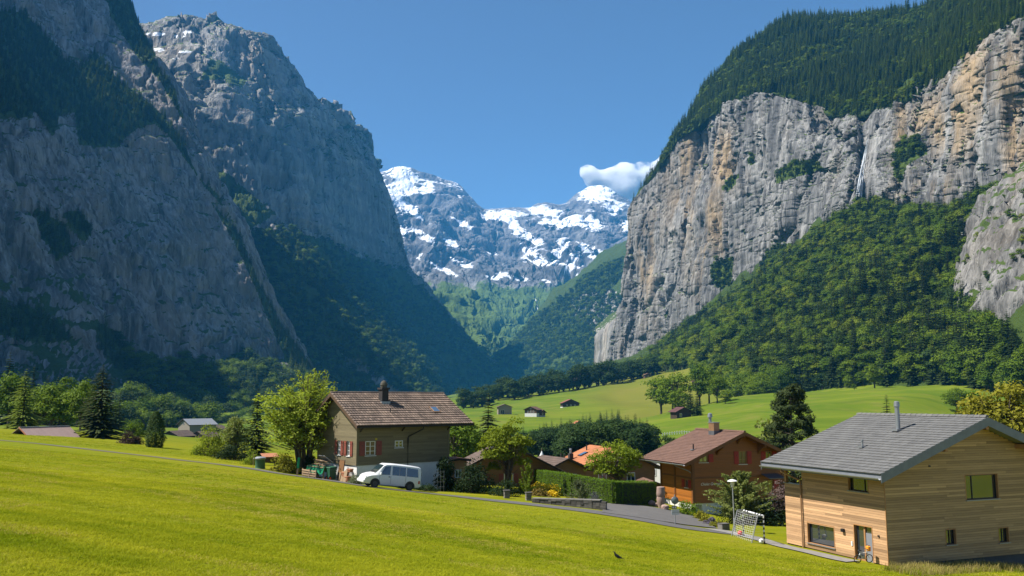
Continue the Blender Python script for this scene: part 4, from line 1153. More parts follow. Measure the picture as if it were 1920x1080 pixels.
# entrance: deep timber jamb, glazed side light, grey leaf
u0, u1, z0, z1 = dr
m = MB(PL)
for a, b, c, d in ((u0 - 0.05, u0, z0, z1 + 0.05), (u1, u1 + 0.05, z0, z1 + 0.05), (u0, u1, z1, z1 + 0.05)): m.box(a, b, -0.24, 0.015, c, d)
md_ = u0 + (u1 - u0) * 0.50
m.box(md_ - 0.05, md_ + 0.05, -0.20, -0.10, z0, z1); m.box(md_ + 0.05, u1, -0.20, -0.11, z0, z0 + 0.1)
door = m.build('door', M_LARCHP, lar)
m = MB(PL); m.box(u0, md_ - 0.05, -0.19, -0.14, z0, z1 - 0.35); m.build('door_leaf', plain('grey_door', (0.22, 0.23, 0.25), (0.19, 0.20, 0.22), 4, 0.5), door)
m = MB(PL); m.box(u0, md_ - 0.05, -0.18, -0.165, z1 - 0.35, z1); m.build('transom_pane', G_WIN, door)
m = MB(PL); m.box(md_ + 0.05, u1, -0.18, -0.165, z0 + 0.1, z1); m.build('pane', G_WIN, door)
m = MB(PL); m.tube([(md_ - 0.12, -0.138, 1.02), (md_ - 0.12, -0.06, 1.02), (md_ - 0.26, -0.06, 1.02)], 0.014, 6); m.build('handle', M_ZINC, door)
dk = roof(lar, 'y', HW, HL, Hh, Hp, 1.03, 0.86, 2.36, 0.42, M_TGREY, 0.30, 0.345, 0.035, 21, M_FASC, verge=M_FASC, roll=0.012)
zr = Hh + HW / 2 * Hp + 0.42
m = MB()
for x in (HW * 0.27, HW * 0.73, HW * 0.5): 
    zz = Hh + min(x, HW - x) * Hp - 0.16; m.box(x - 0.10, x + 0.10, -0.82, 0.15, zz - 0.14, zz + 0.12)
m.build('purlin_ends', M_LARCHP, dk)
# flue and vent on the near slope
def roof_at(h, px, py, W, hw, pit, t):
    M = Matrix.Translation(h.location) @ Matrix.Rotation(h.rotation_euler.z, 4, 'Z'); I = M.inverted()
    o = I @ Vector((0, 0, 0)); d = (I @ Vector(at(px, py, 100.0))) - o
    k = (hw + t - o.z + o.x * pit) / (d.z - d.x * pit); p = o + d * k   # plane z = hw + t + pit * x
    return p
p = roof_at(lar, 1684, 806, HW, Hh, Hp, 0.42)
flue(dk, [(0.13, -0.2), (0.13, 1.35), (0.17, 1.36), (0.15, 1.62), (0.10, 1.66), (0.0, 1.67)], p, M_ZINC, 'flue')
m = MB(); m.box(p.x - 0.34, p.x + 0.28, p.y - 0.26, p.y + 0.26, p.z - 0.06, p.z + 0.05); m.build('flashing', M_ZINC, dk)
p = roof_at(lar, 1617, 838, HW, Hh, Hp, 0.42)
flue(dk, [(0.055, -0.1), (0.055, 0.30), (0.075, 0.31), (0.075, 0.42), (0.0, 0.43)], p, M_ZINC, 'vent_pipe')
m = MB(); m.box(p.x - 0.2, p.x + 0.18, p.y - 0.16, p.y + 0.16, p.z - 0.05, p.z + 0.05); m.build('flashing', M_ZINC, dk)
# downpipe, lamp, bell, spouts on the left wall
zE = Hh - 1.03 * Hp + 0.15
m = MB(); m.tube([(-1.10, HL - 0.05 + 0.6, zE), (-1.05, HL + 0.5, zE - 0.25), (-0.12, HL + 0.02, zE - 0.75), (-0.10, HL, zE - 1.0), (-0.10, HL, 0.0)], 0.05, 8); m.build('downpipe', M_COPPER, lar, smooth=True)
a = on_wall(lar, 'L', 1582, 994); m = MB(PL); m.box(a[0] - 0.10, a[0] + 0.10, 0, 0.16, a[1] - 0.09, a[1] + 0.09); m.build('wall_lamp', M_BLACK, lar, bevel=0.02)
a = on_wall(lar, 'L', 1598, 1019); m = MB(PL); m.box(a[0] - 0.05, a[0] + 0.05, 0, 0.04, a[1] - 0.12, a[1] + 0.12); m.build('doorbell', M_WFRAME, lar)
for q in ((1648, 1005),): a = on_wall(lar, 'L', *q); m = MB(PL); m.box(a[0] - 0.05, a[0] + 0.05, 0, 0.06, a[1] - 0.04, a[1] + 0.04); m.build('wall_spout', M_BLACK, lar)
a = on_wall(lar, 'G', 1742, 874); m = MB(PG); m.box(a[0] - 0.05, a[0] + 0.05, 0, 0.06, a[1] - 0.04, a[1] + 0.04); m.build('wall_spout', M_BLACK, lar)
# balcony box under the far end of the roof
eb = 1.55; zt = on_wall(lar, 'L', 1488, 908)[1]
m = MB(); m.box(0.05, 4.0, HL + 0.02, HL + eb - 0.03, -0.9, zt - 0.05); m.build('balcony_core', M_DARKW, lar)
cladding('cladding', lar, 'L', M_LARCH, lambda z: (HL + 0.006, HL + eb), 0.10, zt, [], 0.128, seed=8)
m = MB(); m.box(-0.06, 0.25, HL + 0.01, HL + eb + 0.04, zt + 0.005, zt + 0.045); m.build('balcony_cap', M_ZINC, lar)
m = MB(); m.box(0.0, 0.16, HL + eb - 0.16, HL + eb, zt + 0.05, Hh - 0.1); m.build('balcony_post', M_LARCHP, lar)

# ---- brown chalet in the middle right
BW, BL, Bh, Bp = 9.68, 5.6, 4.04, 0.42
brn = thing('brown_chalet', 'varnished brown timber chalet with bright red shutters behind the driveway', 'house', (16.12, 77.7, -9.14), 1.92 - math.pi / 2)
shell(brn, 'y', BW, BL, Bh, Bp, 0.0, M_DARKW)
bw_a = rect(brn, 'G', 1311, 852, 1327, 867); bw_b = rect(brn, 'G', 1385.5, 846, 1399.5, 870); bw_c = rect(brn, 'G', 1436, 846, 1447, 870)
bl_a = rect(brn, 'L', 1284.5, 899, 1290.5, 914); bw_d = rect(brn, 'G', 1432, 900, 1450, 925)
cladding('log_wall', brn, 'L', M_BRNW, lambda z: (0.0, BL), 0.0, Bh, [bl_a], 0.155, 0.05, 0.006, 0.002, (9, 10), seed=15)
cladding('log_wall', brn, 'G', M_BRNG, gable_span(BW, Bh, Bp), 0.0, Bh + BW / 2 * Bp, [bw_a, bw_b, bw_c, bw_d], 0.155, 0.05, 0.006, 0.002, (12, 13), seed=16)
m = MB(); m.box(0.12, BW - 0.12, 0.12, BL - 0.12, -2.2, -0.01); m.build('plinth', M_WHITE, brn)
for (x, y) in ((-0.06, -0.06), (-0.06, BL * 0.52), (-0.06, BL - 0.18), (BW - 0.16, -0.06)):
    m = MB(); m.box(x, x + 0.24, y, y + 0.24, -0.04, Bh - 0.02)
    m.build('corner_post', M_BRNP, brn)
    for zz in (Bh - 0.35, Bh - 0.75):
        m = MB(); m.box(x - 0.14 * (x < 1), x + 0.24, y - 0.02, y + 0.26, zz, zz + 0.2); m.build('log_end', M_BRNP, brn, bevel=0.03)
m = MB(); m.box(-0.07, BW + 0.07, -0.075, -0.002, Bh * 0.53, Bh * 0.53 + 0.11); m.box(-0.075, -0.002, 0, BL, Bh * 0.53, Bh * 0.53 + 0.11); m.build('string_course', M_BRNP, brn)
for r_, kw in ((bw_a, dict(vb=(0.5,), glass=G_SKY)), (bw_b, dict(vb=(0.5,), hb=(0.35,), glass=G_WARM)), (bw_c, dict(vb=(0.5,), glass=G_WIN)), (bw_d, dict(vb=(0.5,), glass=G_WIN))):
    window(brn, 'G', r_, M_OFRAME, depth=0.10, sill=M_WFRAME, **kw)
window(brn, 'L', bl_a, M_OFRAME, depth=0.10, sill=M_WFRAME)
def shutters(h, pl, r, w, mat, sides='lr'):
    if 'l' in sides: shutter(h, pl, r[0] - 0.06 - w, r[0] - 0.06, r[2], r[3], mat)
    if 'r' in sides: shutter(h, pl, r[1] + 0.06, r[1] + 0.06 + w, r[2], r[3], mat)
shutters(brn, 'G', bw_a, 0.50, M_SHUTR, 'r'); shutters(brn, 'G', bw_b, 0.48, M_SHUTR); shutters(brn, 'G', bw_c, 0.48, M_SHUTR); shutters(brn, 'G', bw_d, 0.5, M_SHUTR, 'r'); shutters(brn, 'L', bl_a, 0.46, M_SHUTR)
bdk = roof(brn, 'y', BW, BL, Bh, Bp, 1.48, 1.19, 1.35, 0.24, M_TBRN, 0.26, 0.30, 0.022, 31, M_BRNP, verge=M_BRNP)
for x in (BW * 0.5, BW * 0.27, BW * 0.73):
    zz = Bh + min(x, BW - x) * Bp
    m = MB(); m.prism([(-1.1, zz - 0.10), (-1.1, zz - 0.28), (-0.72, zz - 0.34), (-0.3, zz - 0.62), (-0.02, zz - 0.95), (-0.02, zz - 0.10)], 'x', x - 0.09, x + 0.09); m.build('bracket', M_BRNP, bdk)
p = roof_at(brn, 1339, 812, BW, Bh, Bp, 0.24)
m = MB(); m.box(p.x - 0.3, p.x + 0.3, p.y - 0.45, p.y + 0.45, p.z - 0.4, p.z + 0.95); ch = m.build('chimney', M_COPPER, bdk)
m = MB(); m.box(p.x - 0.34, p.x + 0.34, p.y - 0.49, p.y + 0.49, p.z + 0.955, p.z + 1.03); m.build('chimney_cap', M_ZINC, bdk)
m = MB(); m.box(p.x - 0.32, p.x + 0.32, p.y - 0.47, p.y + 0.47, p.z - 0.4, p.z + 0.22); m.build('flashing', M_ZINCD, bdk)
flue(bdk, [(0.14, 1.0), (0.14, 1.5), (0.24, 1.52), (0.20, 1.85), (0.05, 1.92), (0, 1.93)], (p.x - 0.05, p.y + 0.55, p.z - 0.05), M_ZINC, 'flue')
p = roof_at(brn, 1300, 843, BW, Bh, Bp, 0.24)
flue(bdk, [(0.06, -0.1), (0.06, 0.5), (0.0, 0.51)], p, M_BLACK, 'vent_pipe'); m = MB(); m.box(p.x - 0.22, p.x + 0.2, p.y - 0.2, p.y + 0.2, p.z - 0.06, p.z + 0.04); m.build('flashing', M_ZINC, bdk)
m = MB(); m.tube([(-1.5, 0.9, Bh - 0.45), (-1.3, 0.75, Bh - 0.75), (-0.3, 0.15, Bh - 1.2), (-0.14, 0.1, Bh - 1.35)], 0.045, 7); m.build('downpipe', M_ZINC, brn, smooth=True)
m = MB(); u = on_wall(brn, 'G', 1430, 897)[0]; m.hexa([(u - 0.2, -1.3, 2.05), (u + 1.6, -1.3, 2.05), (u + 1.6, -0.06, 2.35), (u - 0.2, -0.06, 2.35), (u - 0.2, -1.3, 2.10), (u + 1.6, -1.3, 2.10), (u + 1.6, -0.06, 2.40), (u - 0.2, -0.06, 2.40)]); m.build('porch_canopy', M_ZINCD, brn)
m = MB(PG); a = on_wall(brn, 'G', 1312, 951); m.box(a[0] - 0.2, a[0] + 0.25, -0.13, -0.06, a[1] - 0.18, a[1] + 0.18); m.build('meter_box', plain('meter_box', (0.30, 0.29, 0.22)), brn)
def lettering(text, h, u, z, size, mat, out=0.035):
    cu = bpy.data.curves.new('lettering', 'FONT'); cu.body = text; cu.size = size; cu.extrude = 0.006; cu.shear = 0.35
    tmp = bpy.data.objects.new('tmp', cu); COL.objects.link(tmp)
    bpy.context.view_layer.update()
    me = bpy.data.meshes.new_from_object(tmp.evaluated_get(bpy.context.evaluated_depsgraph_get()))
    bpy.data.objects.remove(tmp)
    me.materials.clear(); me.materials.append(mat)
    o = link('lettering', me, h); o.rotation_euler = (math.pi / 2, 0, 0); o.location = (u, -out, z)
    return o
a = on_wall(brn, 'G', 1313.5, 910.5); lettering('Chalet Grossen', brn, a[0], a[1], 0.34, M_WFRAME, 0.012)

# ---- olive grey house on the left, ridge along x
QL, QW, Qh, Qp = 9.67, 7.41, 5.46, 0.56
gry = thing('olive_house', 'olive grey timber house with weathered pantile roof and white base', 'house', (-13.39, 74.73, -7.10), 0.68)
ZB = 1.5
shell(gry, 'x', QW, QL, Qh, Qp, ZB, M_DARKW)
q_w1 = rect(gry, 'G', 685, 827, 704, 854); q_w2 = rect(gry, 'G', 740.5, 826, 755.5, 839)
q_l1 = rect(gry, 'L', 633, 826, 639, 853); q_l2 = rect(gry, 'L', 650.5, 827, 656.5, 855)
cladding('boarding', gry, 'G', M_GREYW, lambda z: (0, QL), ZB, Qh, [q_w1, q_w2], 0.145, 0.03, 0.006, 0.002, (3, 5), seed=25)
cladding('boarding', gry, 'L', M_GREYW, gable_span(QW, Qh, Qp), ZB, Qh + QW / 2 * Qp, [q_l1, q_l2], 0.145, 0.03, 0.006, 0.002, (3, 5), seed=26)
m = MB(); m.box(0.10, QL - 0.05, 0.08, QW - 0.1, -2.6, ZB - 0.012); m.build('plinth', M_WHITE, gry)
for x, y in ((-0.03, -0.03), (QL - 0.16, -0.03), (-0.03, QW - 0.2)):
    m = MB(); m.box(x, x + 0.2, y, y + 0.2, ZB, Qh - 0.02); m.build('corner_post', M_GREYW, gry)
window(gry, 'G', q_w1, M_WFRAME, G_WARM, 0.07, vb=(0.5,), hb=(0.3, 0.64), depth=0.10, sill=M_WFRAME)
window(gry, 'G', q_w2, M_WFRAME, G_WIN, 0.07, vb=(0.5,), hb=(0.5,), depth=0.08, sill=M_WFRAME)
for q in (q_l1, q_l2): window(gry, 'L', q, M_WFRAME, G_WIN, 0.06, vb=(0.5,), hb=(0.35, 0.68), depth=0.14, sill=M_WFRAME)
shutters(gry, 'G', q_w1, 0.55, M_SHUT); shutters(gry, 'L', q_l1, 0.42, M_SHUT); shutters(gry, 'L', q_l2, 0.42, M_SHUT)
qdk = roof(gry, 'x', QW, QL, Qh, Qp, 1.29, 0.71, 1.86, 0.25, M_TOLD, 0.27, 0.40, 0.075, 41, M_DARKW, verge=M_OLDW, fascia=M_IRON, roll=0.06)
def roof_at_x(h, px, py, hw, pit, t):
    M = Matrix.Translation(h.location) @ Matrix.Rotation(h.rotation_euler.z, 4, 'Z'); I = M.inverted()
    o = I @ Vector((0, 0, 0)); d = (I @ Vector(at(px, py, 100.0))) - o
    k = (hw + t - o.z + o.y * pit) / (d.z - d.y * pit); return o + d * k
p = roof_at_x(gry, 719, 752, Qh, Qp, 0.25)
m = MB(); m.box(p.x - 0.33, p.x + 0.33, p.y - 0.33, p.y + 0.33, p.z - 0.5, p.z + 1.05); ch = m.build('chimney', M_BRICKD, qdk)
m = MB(); m.box(p.x - 0.42, p.x + 0.42, p.y - 0.42, p.y + 0.42, p.z + 1.055, p.z + 1.22); m.build('chimney_collar', M_BRICKD, qdk)
m = MB(); m.lathe([(0.30, 1.225), (0.30, 1.42), (0.34, 1.44), (0.30, 1.62), (0.20, 1.80), (0.06, 1.88), (0, 1.89)], 10, p); m.build('chimney_hood', plain('mossy_stone', (0.10, 0.09, 0.07), (0.06, 0.055, 0.04), 5, 0.9), qdk)
m = MB(); m.box(p.x - 0.45, p.x + 0.45, p.y - 0.5, p.y + 0.4, p.z - 0.35, p.z - 0.03); m.build('flashing', M_ZINC, qdk)
p = roof_at_x(gry, 732, 774, Qh, Qp, 0.25); flue(qdk, [(0.05, -0.1), (0.05, 0.42), (0, 0.43)], p, M_BLACK, 'vent_pipe')
p = roof_at_x(gry, 815, 769, Qh, Qp, 0.25); sl = math.atan(Qp)
m = MB(Matrix.Translation(p) @ Matrix.Rotation(sl, 4, 'X')); m.box(-0.40, 0.40, -0.50, 0.50, 0.02, 0.13); sk = m.build('skylight', M_COPPER, qdk)
m = MB(Matrix.Translation(p) @ Matrix.Rotation(sl, 4, 'X')); m.box(-0.31, 0.31, -0.40, 0.40, 0.131, 0.14); m.build('pane', G_SKY, qdk)
u = on_wall(gry, 'G', 764, 840)[0]
m = MB(); m.tube([(u + 0.9, -1.32, Qh - 0.62), (u + 0.85, -1.2, Qh - 0.95), (u + 0.05, -0.12, Qh - 1.6), (u, -0.09, Qh - 1.8), (u, -0.09, 0.6)], 0.06, 8); m.build('downpipe', M_IRON, gry, smooth=True)
for x in (u - 0.6, QL - 0.2, 0.3):
    m = MB(); m.bar((x, -0.02, Qh - 1.1), (x, -1.0, Qh - 0.35), 0.10, 0.10); m.build('eave_brace', M_DARKW, gry)
a = on_wall(gry, 'G', 705, 823); m = MB(PG); m.box(a[0] - 0.1, a[0] + 0.1, 0.01, 0.05, a[1] - 0.1, a[1] + 0.08); m.build('house_number_plate', plain('yellow_plate', (0.55, 0.42, 0.04)), gry)
# ------------------------------------------------------------------ lane, driveway, path
def xy(px, py, D): q = at(px, py, D); return q[0], q[1]
def ribbon(name, pts, widths, mat, off, label, n=120, cross=4):
    P = cr(np.array([xy(*p) for p in pts]), n); w = np.interp(np.linspace(0, 1, n), np.linspace(0, 1, len(widths)), widths)
    d = np.gradient(P, axis=0); d /= np.linalg.norm(d, axis=1, keepdims=True); s = np.stack([-d[:, 1], d[:, 0]], 1)
    f = np.linspace(-0.5, 0.5, cross + 1)
    Q = P[:, None] + s[:, None] * (f[None, :, None] * w[:, None, None])
    Z = gzb(Q[..., 0], Q[..., 1]) + off
    o = link(name, np_mesh(name, np.concatenate([Q, Z[..., None]], -1).reshape(-1, 3), grid_faces(n, cross + 1), [mat], True))
    return set_props(o, label, kind='structure')
def patch(name, corners, mat, off, label, n=26):
    A, B, C, D = [np.array(xy(*c)) for c in corners]
    u, v = np.meshgrid(np.linspace(0, 1, n), np.linspace(0, 1, n)); u, v = u[..., None], v[..., None]
    Q = (A * (1 - u) + B * u) * (1 - v) + (D * (1 - u) + C * u) * v
    Z = gzb(Q[..., 0], Q[..., 1]) + off
    o = link(name, np_mesh(name, np.concatenate([Q, Z[..., None]], -1).reshape(-1, 3), grid_faces(n, n), [mat], True))
    return set_props(o, label, kind='structure')
M_ASPH = plain('lane_asphalt', (0.115, 0.108, 0.10), (0.08, 0.076, 0.072), 1.2, 0.9, bump=0.3)
M_DRIVE = plain('driveway_asphalt', (0.130, 0.120, 0.110), (0.085, 0.08, 0.075), 0.6, 0.9, bump=0.3)
M_PAVE = plain('pale_paving', (0.26, 0.245, 0.22), (0.17, 0.16, 0.145), 2.5, 0.9, bump=0.5)
ribbon('lane', [(-250,806,118),(-120,816,107),(0,828,100),(120,839,95),(250,852,90),(400,870,83),(480,881,79),(600,897,74),(680,908,70.5),(800,923,67.5),(960,941,64.5),(1080,957,62),(1180,969,60.5),(1300,990,58.2),(1375,1000,57)], [0.9, 1.0, 1.2, 1.6, 2.1, 2.6, 2.6, 2.0], M_ASPH, 0.035, 'narrow asphalt lane crossing the slope in front of the houses', 160)
patch('driveway', [(1128,962,61.5),(1345,988,60),(1296,962,73.5),(1140,944,73.5)], M_DRIVE, 0.055, 'dark asphalt driveway in front of the brown chalet')
ribbon('paved_path', [(1330,990,59),(1375,998,57),(1430,1012,54),(1482,1027,50.9),(1560,1046,48),(1600,1054,46.9)], [1.0, 1.2, 1.3, 1.3], M_PAVE, 0.05, 'pale paved path leading past the goal to the larch house', 60)

# ------------------------------------------------------------------ white van
M_VAN = plain('white_van_paint', (0.66, 0.67, 0.67), (0.60, 0.61, 0.61), 1.0, 0.35, spec=0.6)
M_TYRE = plain('tyre_rubber', (0.02, 0.02, 0.02), (0.014, 0.014, 0.014), 8, 0.85)
M_RIM = plain('steel_rim', (0.06, 0.06, 0.062), (0.04, 0.04, 0.042), 8, 0.5, metal=0.4)
G_CAR = glass_mat('van_glass', (0.02, 0.045, 0.055), 0.04); G_CAR.node_tree.nodes['Principled BSDF'].inputs['IOR'].default_value = 1.8
M_RED = plain('red_lens', (0.35, 0.02, 0.015), (0.28, 0.015, 0.012), 8, 0.3)
M_LENS = plain('clear_lens', (0.55, 0.55, 0.52), (0.42, 0.42, 0.40), 8, 0.15)
_pf, _pr = at(695.5, 906.5, 69.9), at(760, 913.5, 71.2)
for q in (_pf, _pr): q[2] = ground(q[0], q[1]) + 0.03
_dx = (_pr - _pf); _wb = np.linalg.norm(_dx)
van = thing('van', 'white passenger van with dark windows parked nose uphill beside the olive house', 'van', tuple(_pf))
_xa = Vector(_dx).normalized(); _ya = Vector((0, 0, 1)).cross(_xa).normalized(); _za = _xa.cross(_ya)
van.matrix_world = Matrix.Translation(_pf) @ Matrix((_xa, _ya, _za)).transposed().to_4x4()
vs_ = _wb / 2.92
van.scale = (vs_, vs_, vs_)
# stations: x, z bottom, z belt, z top, half width low, half width top ; near side is y < 0, wheels at x = 0 and 2.92
ST_ = [(-0.90, .38, .60, .66, .70, .62), (-0.84, .30, .66, .78, .82, .70), (-0.70, .28, .80, .93, .88, .74), (-0.35, .28, .92, 1.06, .91, .77), (-0.02, .28, .97, 1.13, .92, .78), (0.28, .28, 1.00, 1.42, .92, .76), (0.62, .28, 1.02, 1.80, .92, .75), (0.85, .28, 1.03, 1.91, .92, .76), (1.6, .28, 1.04, 1.95, .92, .77), (2.6, .28, 1.04, 1.94, .92, .77), (3.55, .28, 1.03, 1.91, .91, .76), (3.72, .30, 1.02, 1.84, .90, .75), (3.80, .36, 1.00, 1.60, .88, .76)]
V, F = [], []
for (x, zb, zm, zt, wl, wt) in ST_:
    ring = [(x, -wl * .94, zb), (x, -wl, zb + .12), (x, -wl, zm), (x, -wt, zt - .07), (x, -wt + .10, zt), (x, wt - .10, zt), (x, wt, zt - .07), (x, wl, zm), (x, wl, zb + .12), (x, wl * .94, zb)]
    V += ring
k = 10
for i in range(len(ST_) - 1):
    for j in range(k): F.append((i * k + j, i * k + (j + 1) % k, (i + 1) * k + (j + 1) % k, (i + 1) * k + j))
m = MB(); m.add(V, F + [tuple(range(k)), tuple((len(ST_) - 1) * k + j for j in range(k))]); m.build('body', M_VAN, van, smooth=True, bevel=0.0)
def side_z(x, f):
    xs = [s[0] for s in ST_]
    zm = np.interp(x, xs, [s[2] for s in ST_]); zt = np.interp(x, xs, [s[3] for s in ST_]) - .07
    wl = np.interp(x, xs, [s[4] for s in ST_]); wt = np.interp(x, xs, [s[5] for s in ST_])
    return (wl + (wt - wl) * f), zm + (zt - zm) * f
def side_panel(name, pts, mat, parent, sgn=-1, out=0.008, th=0.01):
    vs = []
    for o_ in (out, out + th):
        for x, f in pts:
            w, z = side_z(x, f); vs.append((x, sgn * (w + o_), z))
    n = len(pts); m = MB(); m.add(vs, [tuple(range(n)), tuple(range(n, 2 * n))] + [(i, (i + 1) % n, n + (i + 1) % n, n + i) for i in range(n)])
    return m.build(name, mat, parent)
for sg in (-1, 1):
    side_panel('side_window', [(0.34, .10), (1.16, .06), (1.18, .90), (0.74, .90)], G_CAR, van, sg)
    side_panel('side_window', [(1.34, .06), (1.92, .06), (1.92, .86), (1.34, .88)], G_CAR, van, sg)
    side_panel('side_window', [(1.95, .06), (2.46, .06), (2.46, .86), (1.95, .86)], G_CAR, van, sg)
    side_panel('side_window', [(2.56, .06), (3.56, .06), (3.48, .84), (2.56, .86)], G_CAR, van, sg)
    for x in (0.32, 1.25, 2.50):
        mm = MB(); w, z = side_z(x, 0); mm.box(x - 0.008, x + 0.008, sg * w - 0.004, sg * w + 0.004, 0.40, z); mm.build('door_seam', M_BLACK, van)
    mm = MB(); w, _ = side_z(1.1, 0); mm.box(1.05, 1.20, sg * (w + 0.002) - 0.02, sg * (w + 0.002) + 0.02, 0.90, 0.96); mm.build('door_handle', M_BLACK, van, bevel=0.01)
    mm = MB(); mm.box(3.60, 3.74, sg * 0.895 - 0.02, sg * 0.895 + 0.02, 0.58, 0.82); mm.build('tail_light', M_RED, van)
    mm = MB(); mm.box(-0.80, -0.66, sg * 0.70 - 0.13, sg * 0.70 + 0.13, 0.66, 0.84); mm.build('headlight', M_LENS, van, bevel=0.02)
    mm = MB(); mm.box(0.30, 0.42, sg * 1.02 - 0.10, sg * 1.02 + 0.10, 1.02, 1.22); mm.build('wing_mirror', M_VAN, van, bevel=0.03)
    for x in (0.0, 2.92):
        a = MB(); pr = [(0.0, 0)] + [(0.41 * math.cos(t), 0.41 * math.sin(t)) for t in np.linspace(-0.15, math.pi + 0.15, 15)]
        a.prism([(x + p_[0], 0.33 + p_[1]) for p_ in pr], 'y', sg * 0.905, sg * 0.926); a.build('wheel_arch', M_BLACK, van)
        t = MB(Matrix.Translation((x, sg * 0.83, 0.32)) @ Matrix.Rotation(math.pi / 2, 4, 'X')); t.lathe([(0.20, -0.10), (0.30, -0.11), (0.325, -0.07), (0.325, 0.07), (0.30, 0.11), (0.20, 0.10)], 22); wh = t.build('wheel', M_TYRE, van, smooth=True)
        t = MB(Matrix.Translation((x, sg * 0.83, 0.32)) @ Matrix.Rotation(math.pi / 2, 4, 'X')); t.lathe([(0.205, -0.104), (0.19, -0.09), (0.08, -0.085), (0.07, -0.11), (0.07, 0.11), (0.08, 0.085), (0.19, 0.09), (0.205, 0.104)], 18); t.build('rim', M_RIM, wh, smooth=True)
m = MB(); m.hexa([(-0.02, -0.70, 1.145), (0.60, -0.67, 1.80), (0.60, 0.67, 1.80), (-0.02, 0.70, 1.145), (-0.04, -0.70, 1.16), (0.58, -0.67, 1.815), (0.58, 0.67, 1.815), (-0.04, 0.70, 1.16)]); m.build('windscreen', G_CAR, van)
m = MB(); m.box(-0.98, -0.78, -0.86, 0.86, 0.30, 0.56); m.build('front_bumper', M_VAN, van, bevel=0.05)
m = MB(); m.box(3.76, 3.88, -0.86, 0.86, 0.34, 0.54); m.build('rear_bumper', M_VAN, van, bevel=0.04)
m = MB(); m.box(-0.845, -0.80, -0.55, 0.55, 0.60, 0.72); m.build('grille', M_BLACK, van)
m = MB()
for y in (-0.35, 0.35): m.tube([(3.86, y, 0.62), (4.0, y, 0.62), (3.98, y, 1.45), (3.84, y, 1.45)], 0.014, 6)
for z in (0.66, 0.95, 1.25): m.tube([(3.99, -0.45, z), (3.99, 0.45, z)], 0.014, 6)
m.build('bicycle_rack', M_IRON, van)

# ------------------------------------------------------------------ clutter beside the olive house (positions in the house's own axes)
HM = Matrix.Translation(gry.location) @ Matrix.Rotation(0.68, 4, 'Z')
def gl(u, out, dz=0.0):
    """a point in front of the gable wall of the olive house: u metres back from the corner, out metres from the wall"""
    p = HM @ Vector((-out, u, 0)); return Vector((p.x, p.y, ground(p.x, p.y) + dz))
M_PLANK = plain('weathered_plank', (0.36, 0.25, 0.15), (0.24, 0.16, 0.09), 3, 0.85, tint=0.4, stretch=(1, 6, 1))
M_TARP = plain('green_tarpaulin', (0.012, 0.22, 0.10), (0.008, 0.15, 0.07), 3, 0.45)
M_TERRA = plain('terracotta', (0.42, 0.17, 0.085), (0.30, 0.12, 0.06), 4, 0.85, tint=0.3)
M_GPLAS = plain('green_plastic', (0.025, 0.10, 0.055), (0.018, 0.075, 0.04), 4, 0.5)
M_PANEL = plain('brown_panel', (0.21, 0.10, 0.035), (0.15, 0.07, 0.025), 2, 0.7)
M_STEEL = plain('galvanised_steel', (0.40, 0.41, 0.41), (0.30, 0.31, 0.32), 5, 0.45, metal=0.5)
rzg = 0.68
def site(name, label, cat, p, rz=rzg, group=None): return thing(name, label, cat, tuple(p), rz, group)
p = gl(3.9, 1.35); t = site('work_bench', 'timber bench under a green tarpaulin piled with planks by the house', 'bench', p)
for x in (-0.45, 0.45):
    for y in (-1.4, 1.4): m = MB(); m.box(x - .05, x + .05, y - .05, y + .05, -0.2, 1.0); m.build('leg', M_PLANK, t)
m = MB(); m.box(-0.6, 0.6, -1.55, 1.55, 1.0, 1.06); m.build('bench_top', M_PLANK, t)
V, F = [], []; nx, ny = 10, 22
for i in range(ny):
    for j in range(nx):
        x = -0.78 + 1.56 * j / (nx - 1); y = -1.65 + 3.3 * i / (ny - 1); e = max(0, abs(x) - 0.6)
        V.append((x * (0.86 if e > 0 else 1), y, 1.085 - e * 2.4 + 0.02 * math.sin(y * 5 + x * 3) - (0.10 * (1 + math.sin(y * 4)) if e > .1 else 0)))
m = MB(); m.add(V, [(i * nx + j, i * nx + j + 1, (i + 1) * nx + j + 1, (i + 1) * nx + j) for i in range(ny - 1) for j in range(nx - 1)]); m.build('tarpaulin', M_TARP, t, smooth=True)
for i in range(9):
    q = p + Vector((0, 0, 1.12 + 0.055 * i)); a = random.uniform(-0.25, 0.25)
    s = site('plank', 'sawn pale plank in the pile on the green tarpaulin', 'plank', q, rzg + a, 'planks piled on the tarpaulin')
    m = MB(); L_ = random.uniform(0.9, 1.4); w = random.uniform(.08, .16); o_ = random.uniform(-.25, .25)
    m.box(o_ - w, o_ + w, -L_, L_, 0, 0.045, tint=random.uniform(.3, .9)); ob = m.build('board', M_PLANK, s)
p2 = gl(3.8, 1.1, 1.72); t = site('roofing_sheet', 'grey sheet leaning on top of the plank pile', 'metal sheet', p2)  # grey panel with a thin steel rim
m = MB(Matrix.Rotation(R(35), 4, 'Y')); m.box(-0.5, 0.5, -0.7, 0.5, 0, 0.03); m.build('sheet', M_FASC, t); m = MB(Matrix.Rotation(R(35), 4, 'Y')); m.box(-0.5, 0.5, -0.78, -0.7, -0.005, 0.04); m.build('rim', M_STEEL, t)
t = site('crate_rack', 'low rack of weathered crates under the tarpaulin bench', 'crate', gl(3.9, 2.2))
for y in (-1.3, 0, 1.3): m = MB(); m.box(-0.3, -0.22, y - .05, y + .05, 0, 0.75); m.build('post', M_PLANK, t)
for z in (0.15, 0.35, 0.55): m = MB(); m.box(-0.32, -0.30, -1.35, 1.35, z, z + 0.13, tint=0.2 + z); m.build('slat', M_PLANK, t)
t = site('wheelie_bin', 'dark green wheelie bin with orange hubbed wheel beside the brown panel', 'bin', gl(1.95, 1.35))
